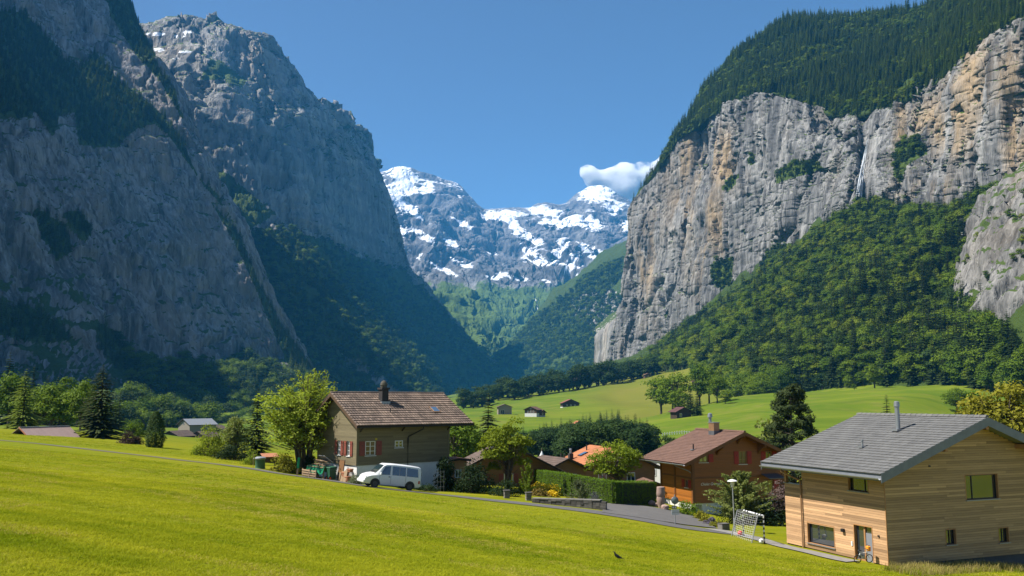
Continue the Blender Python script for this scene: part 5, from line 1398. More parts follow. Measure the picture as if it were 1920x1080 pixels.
m = MB(); m.hexa([(-.25, -.28, .08), (.25, -.28, .08), (.25, .28, .08), (-.25, .28, .08), (-.32, -.36, 1.0), (.32, -.36, 1.0), (.32, .36, 1.0), (-.32, .36, 1.0)]); m.build('body', M_GPLAS, t, bevel=0.02)
m = MB(); m.hexa([(-.36, -.38, 1.01), (.36, -.38, 1.01), (.36, .38, 1.01), (-.36, .38, 1.01), (-.30, -.34, 1.1), (.34, -.34, 1.14), (.34, .34, 1.14), (-.30, .34, 1.1)]); m.build('lid', M_GPLAS, t, bevel=0.02)
for y in (-0.3, 0.3):
    m = MB(Matrix.Translation((-0.25, y, 0.17)) @ Matrix.Rotation(math.pi / 2, 4, 'X')); m.lathe([(0.10, -0.03), (0.17, -0.03), (0.17, 0.03), (0.10, 0.03)], 16); w = m.build('wheel', M_TYRE, t)
    m = MB(Matrix.Translation((-0.25, y, 0.17)) @ Matrix.Rotation(math.pi / 2, 4, 'X')); m.lathe([(0.0, -0.036), (0.10, -0.036), (0.10, 0.036), (0, 0.036)], 14); m.build('hub', plain('orange_hub', (0.75, 0.12, 0.02)), w)
t = site('brown_board', 'tall brown wooden board standing upright against the gable wall', 'board', gl(1.45, 0.8))  # brown panel with edging strips
m = MB(Matrix.Rotation(R(8), 4, 'Y')); m.box(-0.03, 0.03, -0.42, 0.42, 0.0, 1.75); m.build('sheet', M_PANEL, t)
m = MB(Matrix.Rotation(R(8), 4, 'Y'))
for a, b, c, d in ((-0.46, -0.42, 0, 1.79), (0.42, 0.46, 0, 1.79), (-0.42, 0.42, 1.75, 1.79)): m.box(-0.035, 0.035, a, b, c, d)
m.build('edging', M_OLDW, t)
t = site('garden_lattice', 'pale lattice leaning against the house base', 'lattice', gl(0.55, 0.25))
m = MB()
for k in range(7): m.box(-0.02, 0.0, -0.5 + k * .16, -0.44 + k * .16, 0.05, 1.25)
m.build('slats', M_WFRAME, t, kind='stuff'); m = MB()
for k in range(5): m.box(-0.001, 0.02, -0.52, 0.54, 0.15 + k * .24, 0.20 + k * .24)
m.build('rails', M_WFRAME, t, kind='stuff')
for i, (u, o_, z, w, h_) in enumerate(((0.35, 0.75, 0.0, .5, .42), (0.45, 0.80, 0.43, .48, .40), (-0.15, 0.9, 0.0, .45, .5), (0.1, 0.55, 0.86, .40, .28))):
    t = site('clay_planter', ['wide terracotta planter at the bottom of the stack by the van', 'upper terracotta planter of the stack by the van', 'square terracotta planter nearest the van', 'small terracotta planter on top of the stack'][i], 'planter', gl(u, o_, z), rzg + 0.1 * i)
    m = MB(); m.hexa([(-w * .42, -w * .5, 0), (w * .42, -w * .5, 0), (w * .42, w * .5, 0), (-w * .42, w * .5, 0), (-w * .5, -w * .6, h_), (w * .5, -w * .6, h_), (w * .5, w * .6, h_), (-w * .5, w * .6, h_)], tint=0.3 + 0.15 * i); m.build('pot', M_TERRA, t, bevel=0.02)
    m = MB(); m.box(-w * .53, w * .53, -w * .63, w * .63, h_ - 0.07, h_ - 0.015); m.build('rim', M_TERRA, t, bevel=0.01)
for i in range(3):
    t = site('leaning_board', 'pale board leaning beside the terracotta planters, ' + ['left one', 'middle one', 'right one'][i], 'board', gl(1.25 - i * 0.7, 1.0 + 0.1 * i), rzg + 0.2 * i)
    m = MB(Matrix.Rotation(R(14), 4, 'Y')); m.box(-0.02, 0.02, -0.16, 0.16, 0, 0.75 + 0.12 * i, tint=0.3 + 0.25 * i); m.build('plank', M_PLANK, t)
    m = MB(Matrix.Rotation(R(14), 4, 'Y')); m.box(0.021, 0.05, -0.17, 0.17, 0.25, 0.33, tint=0.4); m.build('batten', M_PLANK, t)

# ------------------------------------------------------------------ along the lane, left
def gp(px, D, dz=0.0): q = gpt(px, D); q[2] += dz; return q
t = thing('compost_bin', 'round green compost bin with grey lid beside the lane', 'bin', gp(487.5, 82), 0.3)
m = MB(); m.lathe([(0.50, 0), (0.50, .05), (0.46, .08), (0.44, 0.85), (0.46, 0.88)], 20); m.build('drum', plain('bin_green', (0.06, 0.15, 0.085), (0.04, 0.11, 0.06), 3, 0.6), t, smooth=True)
m = MB(); m.lathe([(0.50, 0.885), (0.52, 0.93), (0.50, 1.02), (0.36, 1.10), (0, 1.13)], 20); m.build('lid', M_STEEL, t, smooth=True)
t = thing('marker_post', 'wooden post with green painted top beside the yellow bush', 'post', gp(557, 77.5), 0.2); t.rotation_euler = (0, R(5), 0)
m = MB(); m.box(-0.07, 0.07, -0.07, 0.07, -0.2, 0.62); m.build('stake', M_PLANK, t); m = MB(); m.box(-0.10, 0.10, -0.09, 0.09, 0.621, 1.55); m.build('green_sleeve', plain('green_sleeve', (0.01, 0.26, 0.09), (0.008, 0.2, 0.07)), t, bevel=0.01)
for i, px in enumerate((474.5,)):
    t = thing('fence_stake', 'thin wire fence stake left of the compost bin', 'stake', gp(px, 81), 0)
    m = MB(); m.tube([(0, 0, -0.2), (0, 0, 1.35)], 0.022, 6); m.build('rod', M_PLANK, t); m = MB(); m.tube([(0, 0, 0.9), (0.03, 0, 0.9)], 0.05, 8); m.build('insulator', M_WFRAME, t)
t = thing('hutch', 'small red roofed hutch behind the compost bin', 'hutch', gp(505, 92), 0.5)
m = MB(); m.box(-0.7, 0.7, -0.4, 0.4, 0.35, 0.9); m.build('box', M_OLDW, t); m = MB(); m.hexa([(-.85, -.6, .88), (.85, -.6, .88), (.85, .6, 1.2), (-.85, .6, 1.2), (-.85, -.6, .93), (.85, -.6, .93), (.85, .6, 1.25), (-.85, .6, 1.25)]); m.build('roof', M_TERRA, t)
for x in (-.6, .6):
    for y in (-.33, .33): m = MB(); m.box(x - .04, x + .04, y - .04, y + .04, -0.1, 0.349); m.build('leg', M_OLDW, t)

# shed behind the crest
sx0, sx1 = at(36, 801, 121), at(130, 798.5, 128)
t = thing('shed', 'long low shed with ribbed pinkish metal roof behind the crest', 'shed', tuple((sx0 + sx1) / 2 + np.array([0, 0, -3.0])), math.atan2(sx1[1] - sx0[1], sx1[0] - sx0[0]))
Ls = np.linalg.norm(sx1 - sx0) / 2; tilt_ = (sx1[2] - sx0[2])
m = MB(); m.box(-Ls + .3, Ls - .3, -2.6, 1.8, -3, 1.35); m.build('wall', M_OLDW, t)
M_RIB = plain('pinkish_metal', (0.34, 0.25, 0.225), (0.28, 0.205, 0.185), 1.5, 0.55, tint=0.12)
n = 46; w = 2 * Ls / n
rf = MB(); rf.hexa([(-Ls, -3.2, 0.95), (Ls, -3.2, 0.95), (Ls, 0, 2.92), (-Ls, 0, 2.92), (-Ls, -3.2, 1.0), (Ls, -3.2, 1.0), (Ls, 0, 2.98), (-Ls, 0, 2.98)]); rf.hexa([(-Ls, 0, 2.92), (Ls, 0, 2.92), (Ls, 2.4, 1.6), (-Ls, 2.4, 1.6), (-Ls, 0, 2.98), (Ls, 0, 2.98), (Ls, 2.4, 1.66), (-Ls, 2.4, 1.66)])
rr = rf.build('roof', M_RIB, t)
m = MB()
for k in range(n): x = -Ls + (k + .5) * w; m.bar((x, -3.2, 1.02), (x, -0.02, 3.0), 0.06, 0.05, tint=0.7)
m.build('ribs', M_RIB, rr, kind='stuff')
m = MB(); m.bar((-Ls, 0, 3.02), (Ls, 0, 3.02), 0.34, 0.06); m.build('ridge_cap', M_STEEL, rr)
m = MB(); m.bar((-Ls - .05, -3.2, 1.0), (-Ls - .05, 0, 2.98), 0.08, 0.16); m.build('barge_board', M_TERRA, rr)

# ------------------------------------------------------------------ garden wall, pillars
M_STONE = plain('dark_wall_stone', (0.115, 0.105, 0.092), (0.06, 0.055, 0.05), 3, 0.95, bump=0.6, tint=0.45)
def stone_wall(name, label, a, b, h0, h1, thick=0.4, seed=1):
    g = random.Random(seed); a, b = np.array(xy(*a)), np.array(xy(*b)); L_ = np.linalg.norm(b - a); rz = math.atan2(b[1] - a[1], b[0] - a[0])
    za, zb = ground(*a), ground(*b)
    t = thing(name, label, 'wall', (a[0], a[1], za), rz); m = MB()
    for side in (0, 1):
        x = 0.0
        while x < L_:
            w = g.uniform(0.22, 0.5); zz = (zb - za) * x / L_ - 0.15; top = (zb - za) * x / L_ + h0 + (h1 - h0) * x / L_
            while zz < top - 0.05:
                h = min(g.uniform(0.12, 0.24), top - zz)
                o_ = g.uniform(-0.03, 0.03); y0, y1 = ((-thick / 2 + o_, 0) if side == 0 else (0.003, thick / 2 + o_))
                m.box(x + .008, x + w - .008, y0, y1, zz + .006, zz + h - .006, tint=min(max(g.gauss(.5, .25), 0), 1)); zz += h
            x += w
    m.build('stones', M_STONE, t, kind='stuff')
    m = MB(); n = 8
    for k in range(n):
        x0, x1 = L_ * k / n, L_ * (k + 1) / n - 0.02
        f = lambda x: (zb - za) * x / L_ + h0 + (h1 - h0) * x / L_
        m2 = MB(); m2.hexa([(x0, -thick * .56, f(x0)), (x1, -thick * .56, f(x1)), (x1, thick * .56, f(x1)), (x0, thick * .56, f(x0)), (x0, -thick * .56, f(x0) + .07), (x1, -thick * .56, f(x1) + .07), (x1, thick * .56, f(x1) + .07), (x0, thick * .56, f(x0) + .07)])
        m2.build('coping_slab', plain('coping_stone', (0.20, 0.185, 0.165), (0.14, 0.13, 0.115), 3, 0.9, bump=0.4), t)
    return t
stone_wall('garden_wall', 'low dark dry stone wall along the lane below the hedge', (1000, 941, 66.6), (1128, 957, 64.0), 0.28, 0.66, 0.45, 3)
for i, (px, D) in enumerate(((950, 69.5), (991, 68.4))):
    t = thing('stone_pillar', ['short stone pillar nearest the maple tree', 'short stone pillar at the left end of the garden wall'][i], 'pillar', gp(px, D, -0.15), 0.2)
    t.scale = (.72, .72, .72)
    for k in range(5):
        for j in range(2):
            m = MB(); o_ = random.uniform(-.03, .03); x = -0.3 + 0.3 * j if k % 2 else -0.3
            if k % 2: m.box(x + .004, x + .296, -.28 + o_, .28 + o_, .2 * k + .005, .2 * k + .195, tint=random.random())
            else: m.box(-.29 + o_, .29 + o_, -.3 + .3 * j + .004, -.004 + .3 * j, .2 * k + .005, .2 * k + .195, tint=random.random())
            m.build('stone', plain('pillar_stone', (0.21, 0.19, 0.165), (0.13, 0.12, 0.10), 3, 0.95, bump=0.6, tint=0.3), t, bevel=0.015)
    m = MB(); m.box(-.36, .36, -.36, .36, 1.0, 1.1); m.build('cap', M_STONE, t, bevel=0.01)

# ------------------------------------------------------------------ mirror on its post, street lamp, goal and balls, figure, urns
t = thing('traffic_mirror', 'round traffic mirror on a thin grey post at the driveway', 'mirror', gp(1266, 59.6), 0.12)
zp = 1.0
m = MB(); m.tube([(0, 0, -0.2), (0, 0, 2.0)], 0.035, 8); m.build('post', M_STEEL, t, smooth=True)
m = MB(Matrix.Translation((0, -0.05, 1.62)) @ Matrix.Rotation(R(90), 4, 'X')); m.lathe([(0.0, -0.02), (0.24, -0.02), (0.26, 0.0), (0.24, 0.03), (0.22, 0.035)], 24); m.build('rim', M_ZINCD, t, smooth=True)
m = MB(Matrix.Translation((0, -0.09, 1.62)) @ Matrix.Rotation(R(90), 4, 'X')); m.lathe([(0.215, 0.0), (0.16, 0.03), (0.08, 0.045), (0, 0.05)], 24); m.build('mirror_face', plain('mirror_back', (0.16, 0.20, 0.20), (0.13, 0.165, 0.165), 2, 0.2), t, smooth=True)
m = MB(); m.box(-0.22, 0.12, -0.05, -0.03, 1.06, 1.26); m.build('dark_plate', M_BLACK, t); m = MB(); m.box(-0.26, 0.30, -0.05, -0.03, 0.66, 1.02); m.build('white_plate', M_WFRAME, t)
m = MB(); m.box(-0.18, -0.07, -0.056, -0.052, 1.1, 1.22); m.box(-0.03, 0.08, -0.056, -0.052, 1.1, 1.22); m.build('plate_print', M_WFRAME, t, kind='stuff')
for q_ in (0.0,): m = MB(); m.box(-0.22, 0.26, -0.056, -0.052, 0.83, 0.85); m.build('plate_line', M_ZINCD, t)

t = thing('street_lamp', 'slim grey street lamp with white shade in front of the arching shrub', 'lamp', gp(1378, 58.0), 0)
t.rotation_euler = (0, R(-1.2), 0)
zt_ = 3.35
m = MB(); m.tube([(0, 0, -0.2), (0, 0, 0.85), (0, 0, 0.87), (0, 0, zt_ - .45)], [0.07, 0.07, 0.045, 0.04], 10); m.build('pole', M_STEEL, t, smooth=True)
m = MB(); m.lathe([(0.07, zt_ - .46), (0.10, zt_ - .42), (0.15, zt_ - .08), (0.14, zt_ - .07)], 18); m.build('lantern', plain('lamp_opal', (0.70, 0.69, 0.64), (0.62, 0.61, 0.57), 4, 0.4), t, smooth=True)
m = MB(); m.lathe([(0.33, zt_ - .075), (0.33, zt_ - .05), (0.20, zt_ + .02), (0.05, zt_ + .06), (0, zt_ + .065)], 20); m.build('lamp_shade', M_WFRAME, t, smooth=True)

g0, g1 = gp(1394.5, 55.6), gp(1433.5, 52.4)
GM = (g0 + g1) / 2; rzG = math.atan2(g1[1] - g0[1], g1[0] - g0[0]); GW = np.linalg.norm(g1 - g0); slope_ = math.atan2(g1[2] - g0[2], math.hypot(g1[0] - g0[0], g1[1] - g0[1]))
goal = thing('football_goal', 'small black and white striped football goal with white net', 'goal', tuple(g0)); goal.rotation_euler = (0, -slope_, rzG); 
M_GW = plain('goal_white', (0.75, 0.75, 0.74), (0.68, 0.68, 0.67), 5, 0.5); GH = 1.62
for nm, x in (('post', 0.0), ('post', GW)):
    m = MB(); n = 12
    for k in range(n): m.tube([(x, 0, GH * k / n), (x, 0, GH * (k + 1) / n)], 0.05, 8, mi=k % 2)
    m.build(nm, [M_BLACK, M_GW], goal, smooth=False)
m = MB(); n = 16
for k in range(n):
    m.tube([(GW * k / n, 0, GH), (GW * (k + 1) / n, 0, GH)], 0.05, 8, mi=(1 if 5 <= k <= 9 else k % 2))
m.build('crossbar', [M_BLACK, M_GW], goal)
for x in (0.0, GW):
    m = MB(); m.tube([(x, 0, GH), (x, -0.35, GH + 0.0)], 0.03, 8); m.tube([(x, -0.35, GH), (x, -0.8, 0.03)], 0.035, 8); m.build('stay', M_STEEL, goal)
m = MB()
nn = 11
for k in range(nn + 1):
    x = GW * k / nn
    m.tube([(x, -0.02, GH - 0.02), (x, -0.35, GH - 0.06), (x, -0.56, GH * .5 - 0.05), (x, -0.78, 0.05)], 0.0045, 4, cap=False)
for k in range(13):
    f = k / 12; y = -0.35 - 0.43 * f; z = GH - 0.05 - (GH - 0.1) * f
    m.tube([(GW * q / 6, y - .0, z - 0.05 * math.sin(math.pi * q / 6)) for q in range(7)], 0.005, 4, cap=False)
for x in (0.0, GW):
    for k in range(10): f = (k + .5) / 10; z = GH * (1 - f); m.tube([(x, -0.02, z), (x, -0.35 - 0.43 * f, z)], 0.0045, 4, cap=False)
m.build('net', M_GW, goal, kind='stuff')
def ball(name, label, loc, r, mat, panel):
    t = thing(name, label, 'ball', loc, 0.4); m = MB()
    bm = bmesh.new(); bmesh.ops.create_icosphere(bm, subdivisions=3, radius=r); me = bpy.data.meshes.new('shell'); bm.to_mesh(me); bm.free()
    me.materials.append(mat); 
    for f in me.polygons: f.use_smooth = True
    o = link('shell', me, t); o.location = (0, 0, r)
    m = MB(Matrix.Translation((0, 0, r)))
    for k in range(6):
        d = Vector((math.cos(k * 2.1), math.sin(k * 2.1), math.sin(k * 1.3))).normalized(); s = d.orthogonal().normalized(); u = d.cross(s)
        m.add([d * r * 0.97 + (s * math.cos(a) + u * math.sin(a)) * r * .3 for a in np.linspace(0, 5.03, 5)] + [d * r * 1.015], [(i, (i + 1) % 5, 5) for i in range(5)])
    m.build('patches', panel, t, kind='stuff'); return t
ball('ball', 'red ball lying inside the goal', tuple(gp(1388, 55.9)), 0.16, plain('red_ball', (0.60, 0.03, 0.03), (0.5, 0.02, 0.02), 5, 0.4), plain('red_ball2', (0.45, 0.02, 0.02)))
ball('ball', 'black and white football at the foot of the right goalpost', tuple(gp(1428, 52.2)), 0.15, M_GW, M_BLACK)

fx = lar.matrix_basis @ Vector((-0.75, 0.95, 0)); 
t = thing('toy_bicycle', 'small childs bicycle with an orange bag beside the front door', 'bicycle', (fx.x, fx.y, ground(fx.x, fx.y) + 0.03), rzg - 0.5)
def torus(r, rr, n=20): 
    P = [(r * math.cos(a), 0, r * math.sin(a)) for a in np.linspace(0, 2 * math.pi, n + 1)]; return P
for x in (-0.34, 0.34): m = MB(Matrix.Translation((x, 0, 0.22))); m.tube(torus(0.2, 0.02), 0.022, 6, cap=False); m.build('wheel', M_TYRE, t)
m = MB(); m.tube([(-0.34, 0, .22), (-0.1, 0, .24), (0.22, 0, .55), (-0.18, 0, .52), (-0.34, 0, .22)], 0.018, 6); m.tube([(-0.1, 0, .24), (-0.2, 0, .62)], 0.016, 6); m.tube([(0.34, 0, .22), (0.22, 0, .58), (0.20, 0, .70)], 0.018, 6); m.build('frame', M_WFRAME, t)
m = MB(); m.tube([(0.18, -0.22, .72), (0.20, 0, .70), (0.18, 0.22, .72)], 0.014, 6); m.build('handlebar', M_BLACK, t)
m = MB(); m.box(-0.30, -0.10, -0.06, 0.06, .62, .67); m.build('saddle', M_BLACK, t, bevel=0.02)
m = MB(); m.box(0.22, 0.40, -0.12, 0.12, .60, .86); m.build('bag', plain('orange_bag', (0.80, 0.30, 0.02), (0.7, 0.25, 0.02), 5, 0.6), t, bevel=0.03)

q = gp(1239.5, 74.5)
t = thing('stone_urn', 'tall pinkish stone column beside the corner of the brown chalet', 'column', tuple(q), 0.3)
M_PINK = plain('pink_stone', (0.36, 0.25, 0.205), (0.24, 0.165, 0.135), 3, 0.9, bump=0.5)
m = MB(); m.lathe([(0.22, -.1), (0.24, 0.1), (0.34, 0.45), (0.36, 0.8), (0.33, 0.95)], 14); m.build('base', M_PINK, t, smooth=True); m = MB(); m.lathe([(0.30, .955), (0.36, 1.05), (0.36, 1.3), (0.33, 1.75), (0.30, 1.78)], 14); m.build('shaft', M_PINK, t, smooth=True)
for i, (px, D, s) in enumerate(((1222, 75.5, .30), (1247, 73.5, .34), (1231, 75, .24))):
    t = thing('boulder', ['small reddish boulder at the end of the hedge', 'reddish boulder in front of the stone column', 'smallest reddish boulder between hedge and column'][i], 'boulder', tuple(gp(px, D)), i)
    bm = bmesh.new(); bmesh.ops.create_icosphere(bm, subdivisions=2, radius=s)
    for v in bm.verts: v.co *= random.uniform(.85, 1.15); v.co.z *= .8
    me = bpy.data.meshes.new('stone'); bm.to_mesh(me); bm.free(); me.materials.append(M_PINK); o = link('stone', me, t); o.location = (0, 0, s * .6)
t = thing('kerb_block', 'concrete block at the end of the flower border', 'block', tuple(gp(1357, 59.5)), 0.5)
m = MB(); m.box(-.35, .35, -.25, .25, -.1, .38); m.build('stone', plain('kerb_stone', (0.20, 0.185, 0.165), (0.14, 0.13, 0.115), 3, 0.9, bump=0.4), t, bevel=0.04); m = MB(); m.box(-.36, .36, -.26, .26, .381, .42); m.build('cap', M_STONE, t)

# ------------------------------------------------------------------ crow on the meadow (one skinned body; beak and legs as parts)
q = gpix(1157, 1050)
crow = thing('crow', 'black crow standing on the meadow with its head raised', 'bird', tuple(q), 0.0)
def skin_mesh(name, verts, edges, radii, mat, parent, sub=2):
    me = bpy.data.meshes.new(name); me.from_pydata(verts, edges, []); o = link(name, me, parent); me.materials.append(mat)
    sk = o.modifiers.new('skin', 'SKIN'); sv = me.skin_vertices[0].data if me.skin_vertices else None
    if sv is None:
        bm = bmesh.new(); bm.from_mesh(me); bm.verts.layers.skin.verify(); bm.to_mesh(me); bm.free(); sv = me.skin_vertices[0].data
    for v, r in zip(sv, radii): v.radius = r if hasattr(r, '__len__') else (r, r)
    sv[0].use_root = True
    s = o.modifiers.new('sub', 'SUBSURF'); s.levels = s.render_levels = sub
    return o
M_CROW = plain('crow_feathers', (0.012, 0.012, 0.015), (0.007, 0.007, 0.009), 20, 0.45, bump=0.3)
skin_mesh('body', [(0.0, 0, .150), (-0.055, 0, .205), (-0.085, 0, .265), (-0.098, 0, .318), (-0.118, 0, .330), (0.075, 0, .118), (0.15, 0, .088), (0.235, 0, .066), (0.30, 0, .052)],
          [(0, 1), (1, 2), (2, 3), (3, 4), (0, 5), (5, 6), (6, 7), (7, 8)], [.068, .055, .034, .034, .020, .060, .040, (.026, .012), (.024, .006)], M_CROW, crow)
m = MB(); m.lathe([(0.014, 0), (0.011, .03), (0.002, .062)], 8); o = m.build('beak', plain('crow_beak', (0.03, 0.028, 0.026)), crow, smooth=True); o.location = (-0.125, 0, .330); o.rotation_euler = (0, R(-98), 0)
for y in (-.028, .028):
    m = MB(); m.tube([(0.02, y, .12), (0.03, y, .06), (0.015, y, .004)], [.014, .006, .005], 6)
    for a in (-.5, 0, .5, math.pi): m.tube([(0.015, y, .006), (0.015 - .035 * math.cos(a), y + .035 * math.sin(a), .003)], .004, 5)
    m.build('leg', M_BLACK, crow)
for s in (-1, 1):
    m = MB(); m.add([(-.05, s * .058, .20), (-.02, s * .068, .14), (.09, s * .058, .10), (.20, s * .030, .070), (.12, s * .040, .125), (.02, s * .055, .185)], [(0, 1, 2, 3, 4, 5)]); m.add([(-.05, s * .050, .20), (-.02, s * .060, .14), (.09, s * .050, .10), (.20, s * .026, .070), (.12, s * .034, .125), (.02, s * .049, .185)], [(0, 1, 2, 3, 4, 5)]); m.build('wing', M_CROW, crow)
# ------------------------------------------------------------------ single plants and trees of the near ground
def grow(name, label, cat, pair, leafm, loc, rz=0.0, group=None, crown='crown', trunk='trunk', top=None, wide=None):
    t = thing(name, label, cat, tuple(loc), rz, group)
    tm, cm = two_meshes(name, pair, leafm); link(trunk, tm, t); link(crown, cm, t)
    if top is not None:                                     # measured: the height its tip reaches in the photograph
        px = to_px(np.array(loc))[0]; zt = at(px, top, loc[1])[2] - loc[2]; f = zt / np.percentile(pair[1][0][:, 2], 99.7)
        t.scale = (f * (wide or 1.0), f * (wide or 1.0), f)
    return t
def sink(p, d=0.1): p = np.array(p); p[2] -= d; return p

# wispy tree left of the olive house: upright shoots carrying narrow leaves
def shoots_tree(seed, H, W, n_shoot, leaves, leaf, trunk=0.12, multi=3, lean=0.0, base_w=0.25, arch=0.0, aspect=0.36, top_pow=1.0):
    g = np.random.default_rng(seed); tk = []; V, F, T = [], [], []; b = 0
    for k in range(multi):
        a = g.uniform(0, 6.28); e = np.array([math.cos(a) * .08 * W, math.sin(a) * .08 * W, H * .55])
        tk.append(tube_np([[0, 0, -.1], e * .4, e], [.022 * H, .014 * H, .006 * H], 7))
    for k in range(n_shoot):
        a = g.uniform(0, 6.28); rr = math.sqrt(g.uniform(0, 1)); zt = trunk * H + (H * (1 - trunk)) * g.uniform(0.02, 1.0) ** top_pow
        f = zt / H; env = math.sin(math.pi * min(max((f + 0.12) / 1.15, 0), 1)) ** 0.6
        end = np.array([math.cos(a) * rr * W / 2 * env + lean * zt, math.sin(a) * rr * W / 2 * env, zt])
        st = np.array([end[0] * base_w, end[1] * base_w, max(trunk * H * .8, zt - H * g.uniform(.14, .34))])
        mid = (st + end) / 2 + np.array([end[0] * .06, end[1] * .06, arch * H])
        tk.append(tube_np([st, mid, end], [.004 * H, .0025 * H, .0008 * H], 4))
        n = int(leaves * g.uniform(.6, 1.4)); t = g.uniform(0, 1.0, n)[:, None] ** 0.8
        C = (1 - t) ** 2 * st + 2 * t * (1 - t) * mid + t * t * end
        tan = (end - st) / (np.linalg.norm(end - st) + 1e-6)
        C = C + rdir(n, g) * (0.028 * H * (1.25 - t * .7))
        v, fq = leaf_quads(C, np.tile(np.array([end[0], end[1], W * .35]) / (W * .6), (n, 1)), leaf, g, aspect, 0.9, np.tile(tan, (n, 1)) * .8)
        V.append(v); F.append(fq + b); b += len(v); T.append(np.clip(g.normal(.5 + g.normal() * .14, .2, n), 0, 1))
    tv = np.vstack([x[0] for x in tk]); o = 0; tf = []
    for x in tk: tf.append(x[1] + o); o += len(x[0])
    return (tv, np.vstack(tf), .5), (np.vstack(V), np.vstack(F), np.concatenate(T))

_w1, _w2 = broad(501, 8.4, 7.0, 0.20, 130, 90, 0.0135, cr_=0.115, jag=.9, multi=4), shoots_tree(501, 9.3, 8.4, 120, 46, 0.11, 0.30, 3, 0.01, top_pow=0.8)
def both(a, b):
    (av, af, _), (ac, ag, at_) = a; (bv, bf, _), (bc, bg, bt) = b
    return (np.vstack([av, bv]), np.vstack([af, bf + len(av)]), .5), (np.vstack([ac, bc]), np.vstack([ag, bg + len(ac)]), np.concatenate([at_, bt]))
grow('willow_tree', 'tall wispy light green tree left of the olive house', 'tree', both(_w1, _w2), L_WILLOW, sink(gpt(574, 81.0)), top=700, wide=1.32)
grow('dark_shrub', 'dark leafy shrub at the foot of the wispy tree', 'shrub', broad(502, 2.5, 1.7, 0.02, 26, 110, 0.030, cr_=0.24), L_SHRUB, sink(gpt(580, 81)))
grow('yellow_bush', 'yellow green leafy bush left of the green topped post', 'bush', broad(503, 2.0, 3.4, 0.02, 26, 110, 0.045, cr_=0.17), L_YELLOW, sink(gpt(538, 80.5)))
grow('small_shrub', 'small pale flowering shrub in front of the van', 'shrub', broad(504, 0.8, 1.8, 0.02, 16, 80, 0.06, cr_=0.2), L_SILVER, sink(gpt(667, 72.2)))
grow('maple_tree', 'broad bright green tree with several stems right of the olive house', 'tree', broad(505, 7.2, 6.2, 0.20, 64, 130, 0.018, cr_=0.145, multi=5, jag=.6), L_MAPLE, sink(gpt(948, 80)), top=786)
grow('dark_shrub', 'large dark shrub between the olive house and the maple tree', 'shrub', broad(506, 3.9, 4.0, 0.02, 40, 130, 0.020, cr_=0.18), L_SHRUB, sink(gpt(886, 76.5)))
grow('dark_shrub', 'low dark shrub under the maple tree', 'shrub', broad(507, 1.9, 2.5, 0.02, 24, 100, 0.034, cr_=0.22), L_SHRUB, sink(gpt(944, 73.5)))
grow('climbing_plant', 'dark climbing plant covering the right corner of the olive house', 'climber', broad(508, 3.9, 2.1, 0.02, 34, 120, 0.022, cr_=0.28), L_SHRUB, sink(gpt(835, 77.2)), crown='foliage', trunk='stems')
t = thing('trellis', 'small white wire trellis in front of the climbing plant', 'trellis', tuple(gpt(823, 74.8) + [0, 0, .5]), 0.5)
for k in range(4): m = MB(); m.tube([(-.45 + .3 * k, 0, -.6), (-.45 + .3 * k, 0, 1.3)], .008, 6); m.build('upright', M_STEEL, t)
for k in range(4): m = MB(); m.tube([(-.5, -.02, -.1 + .42 * k), (.5, -.02, -.1 + .42 * k)], .008, 6); m.build('rung', M_STEEL, t)
grow('low_creeper', 'low creeper spreading at the foot of the white wall', 'shrub', broad(509, 1.0, 2.4, 0.02, 20, 80, 0.05, cr_=0.17), L_SHRUB, sink(gpt(800, 74.2)))
grow('small_tree', 'young bright green tree behind the right stone pillar', 'tree', shoots_tree(510, 3.0, 1.9, 46, 40, 0.075, 0.25, 1), L_BRIGHT, sink(gpt(988, 73)))
grow('fruit_tree', 'round bright green fruit tree behind the hedge', 'tree', broad(511, 5.7, 5.6, 0.16, 56, 120, 0.019, cr_=0.15, jag=.5), L_BRIGHT, sink(gpt(1157, 84)), top=828)
grow('grey_bush', 'feathery grey green bush in front of the hedge', 'bush', shoots_tree(512, 1.9, 2.6, 120, 46, 0.06, 0.02, 3, aspect=.3), L_SILVER, sink(gpt(1085, 72)))
grow('lavender_bush', 'small grey lavender bush on the end of the garden wall', 'bush', shoots_tree(513, 0.95, 1.3, 90, 24, 0.035, 0.02, 3, aspect=.3), leaf_mat('lavender', (0.10, 0.11, 0.10), (0.20, 0.19, 0.24), .2), sink(gpt(1115, 65.4)) + [0, 0, .35])
for i, (px, D, w, h, mt, lb) in enumerate(((1018, 82, 3.6, 1.0, L_GOLD, 'largest mound of golden yellow flowers in the garden bed'), (985, 81, 2.2, .8, L_YELLOW, 'yellow green mound left of the golden flowers'), (1036, 77, 1.5, .7, L_GOLD, 'small golden mound at the right of the bed'), (1012, 77, 2.6, .6, leaf_mat('brown_heath', (0.12, 0.085, 0.02), (0.2, 0.15, 0.035), .2), 'brownish low mound in front of the golden flowers'))):
    grow('flower_mound', lb, 'flowers', broad(520 + i, h, w, 0.02, 24, 110, 0.07 / h, cr_=0.17), mt, sink(gpt(px, D)))
grow('arching_shrub', 'wide arching shrub with pale leaves in front of the brown chalet', 'shrub', shoots_tree(530, 4.3, 6.4, 190, 80, 0.085, 0.12, 6, arch=0.05, base_w=0.15, aspect=.5, top_pow=0.8), L_COTON, sink(gpt(1388, 66.5)), top=884)
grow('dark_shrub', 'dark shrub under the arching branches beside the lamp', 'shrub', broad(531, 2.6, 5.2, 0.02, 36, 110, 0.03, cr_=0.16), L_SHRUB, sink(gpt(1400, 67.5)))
grow('dark_shrub', 'dark shrub between the arching shrub and the larch house', 'shrub', broad(532, 2.6, 3.6, 0.02, 30, 110, 0.03, cr_=0.2), L_SHRUB, sink(gpt(1450, 66)))
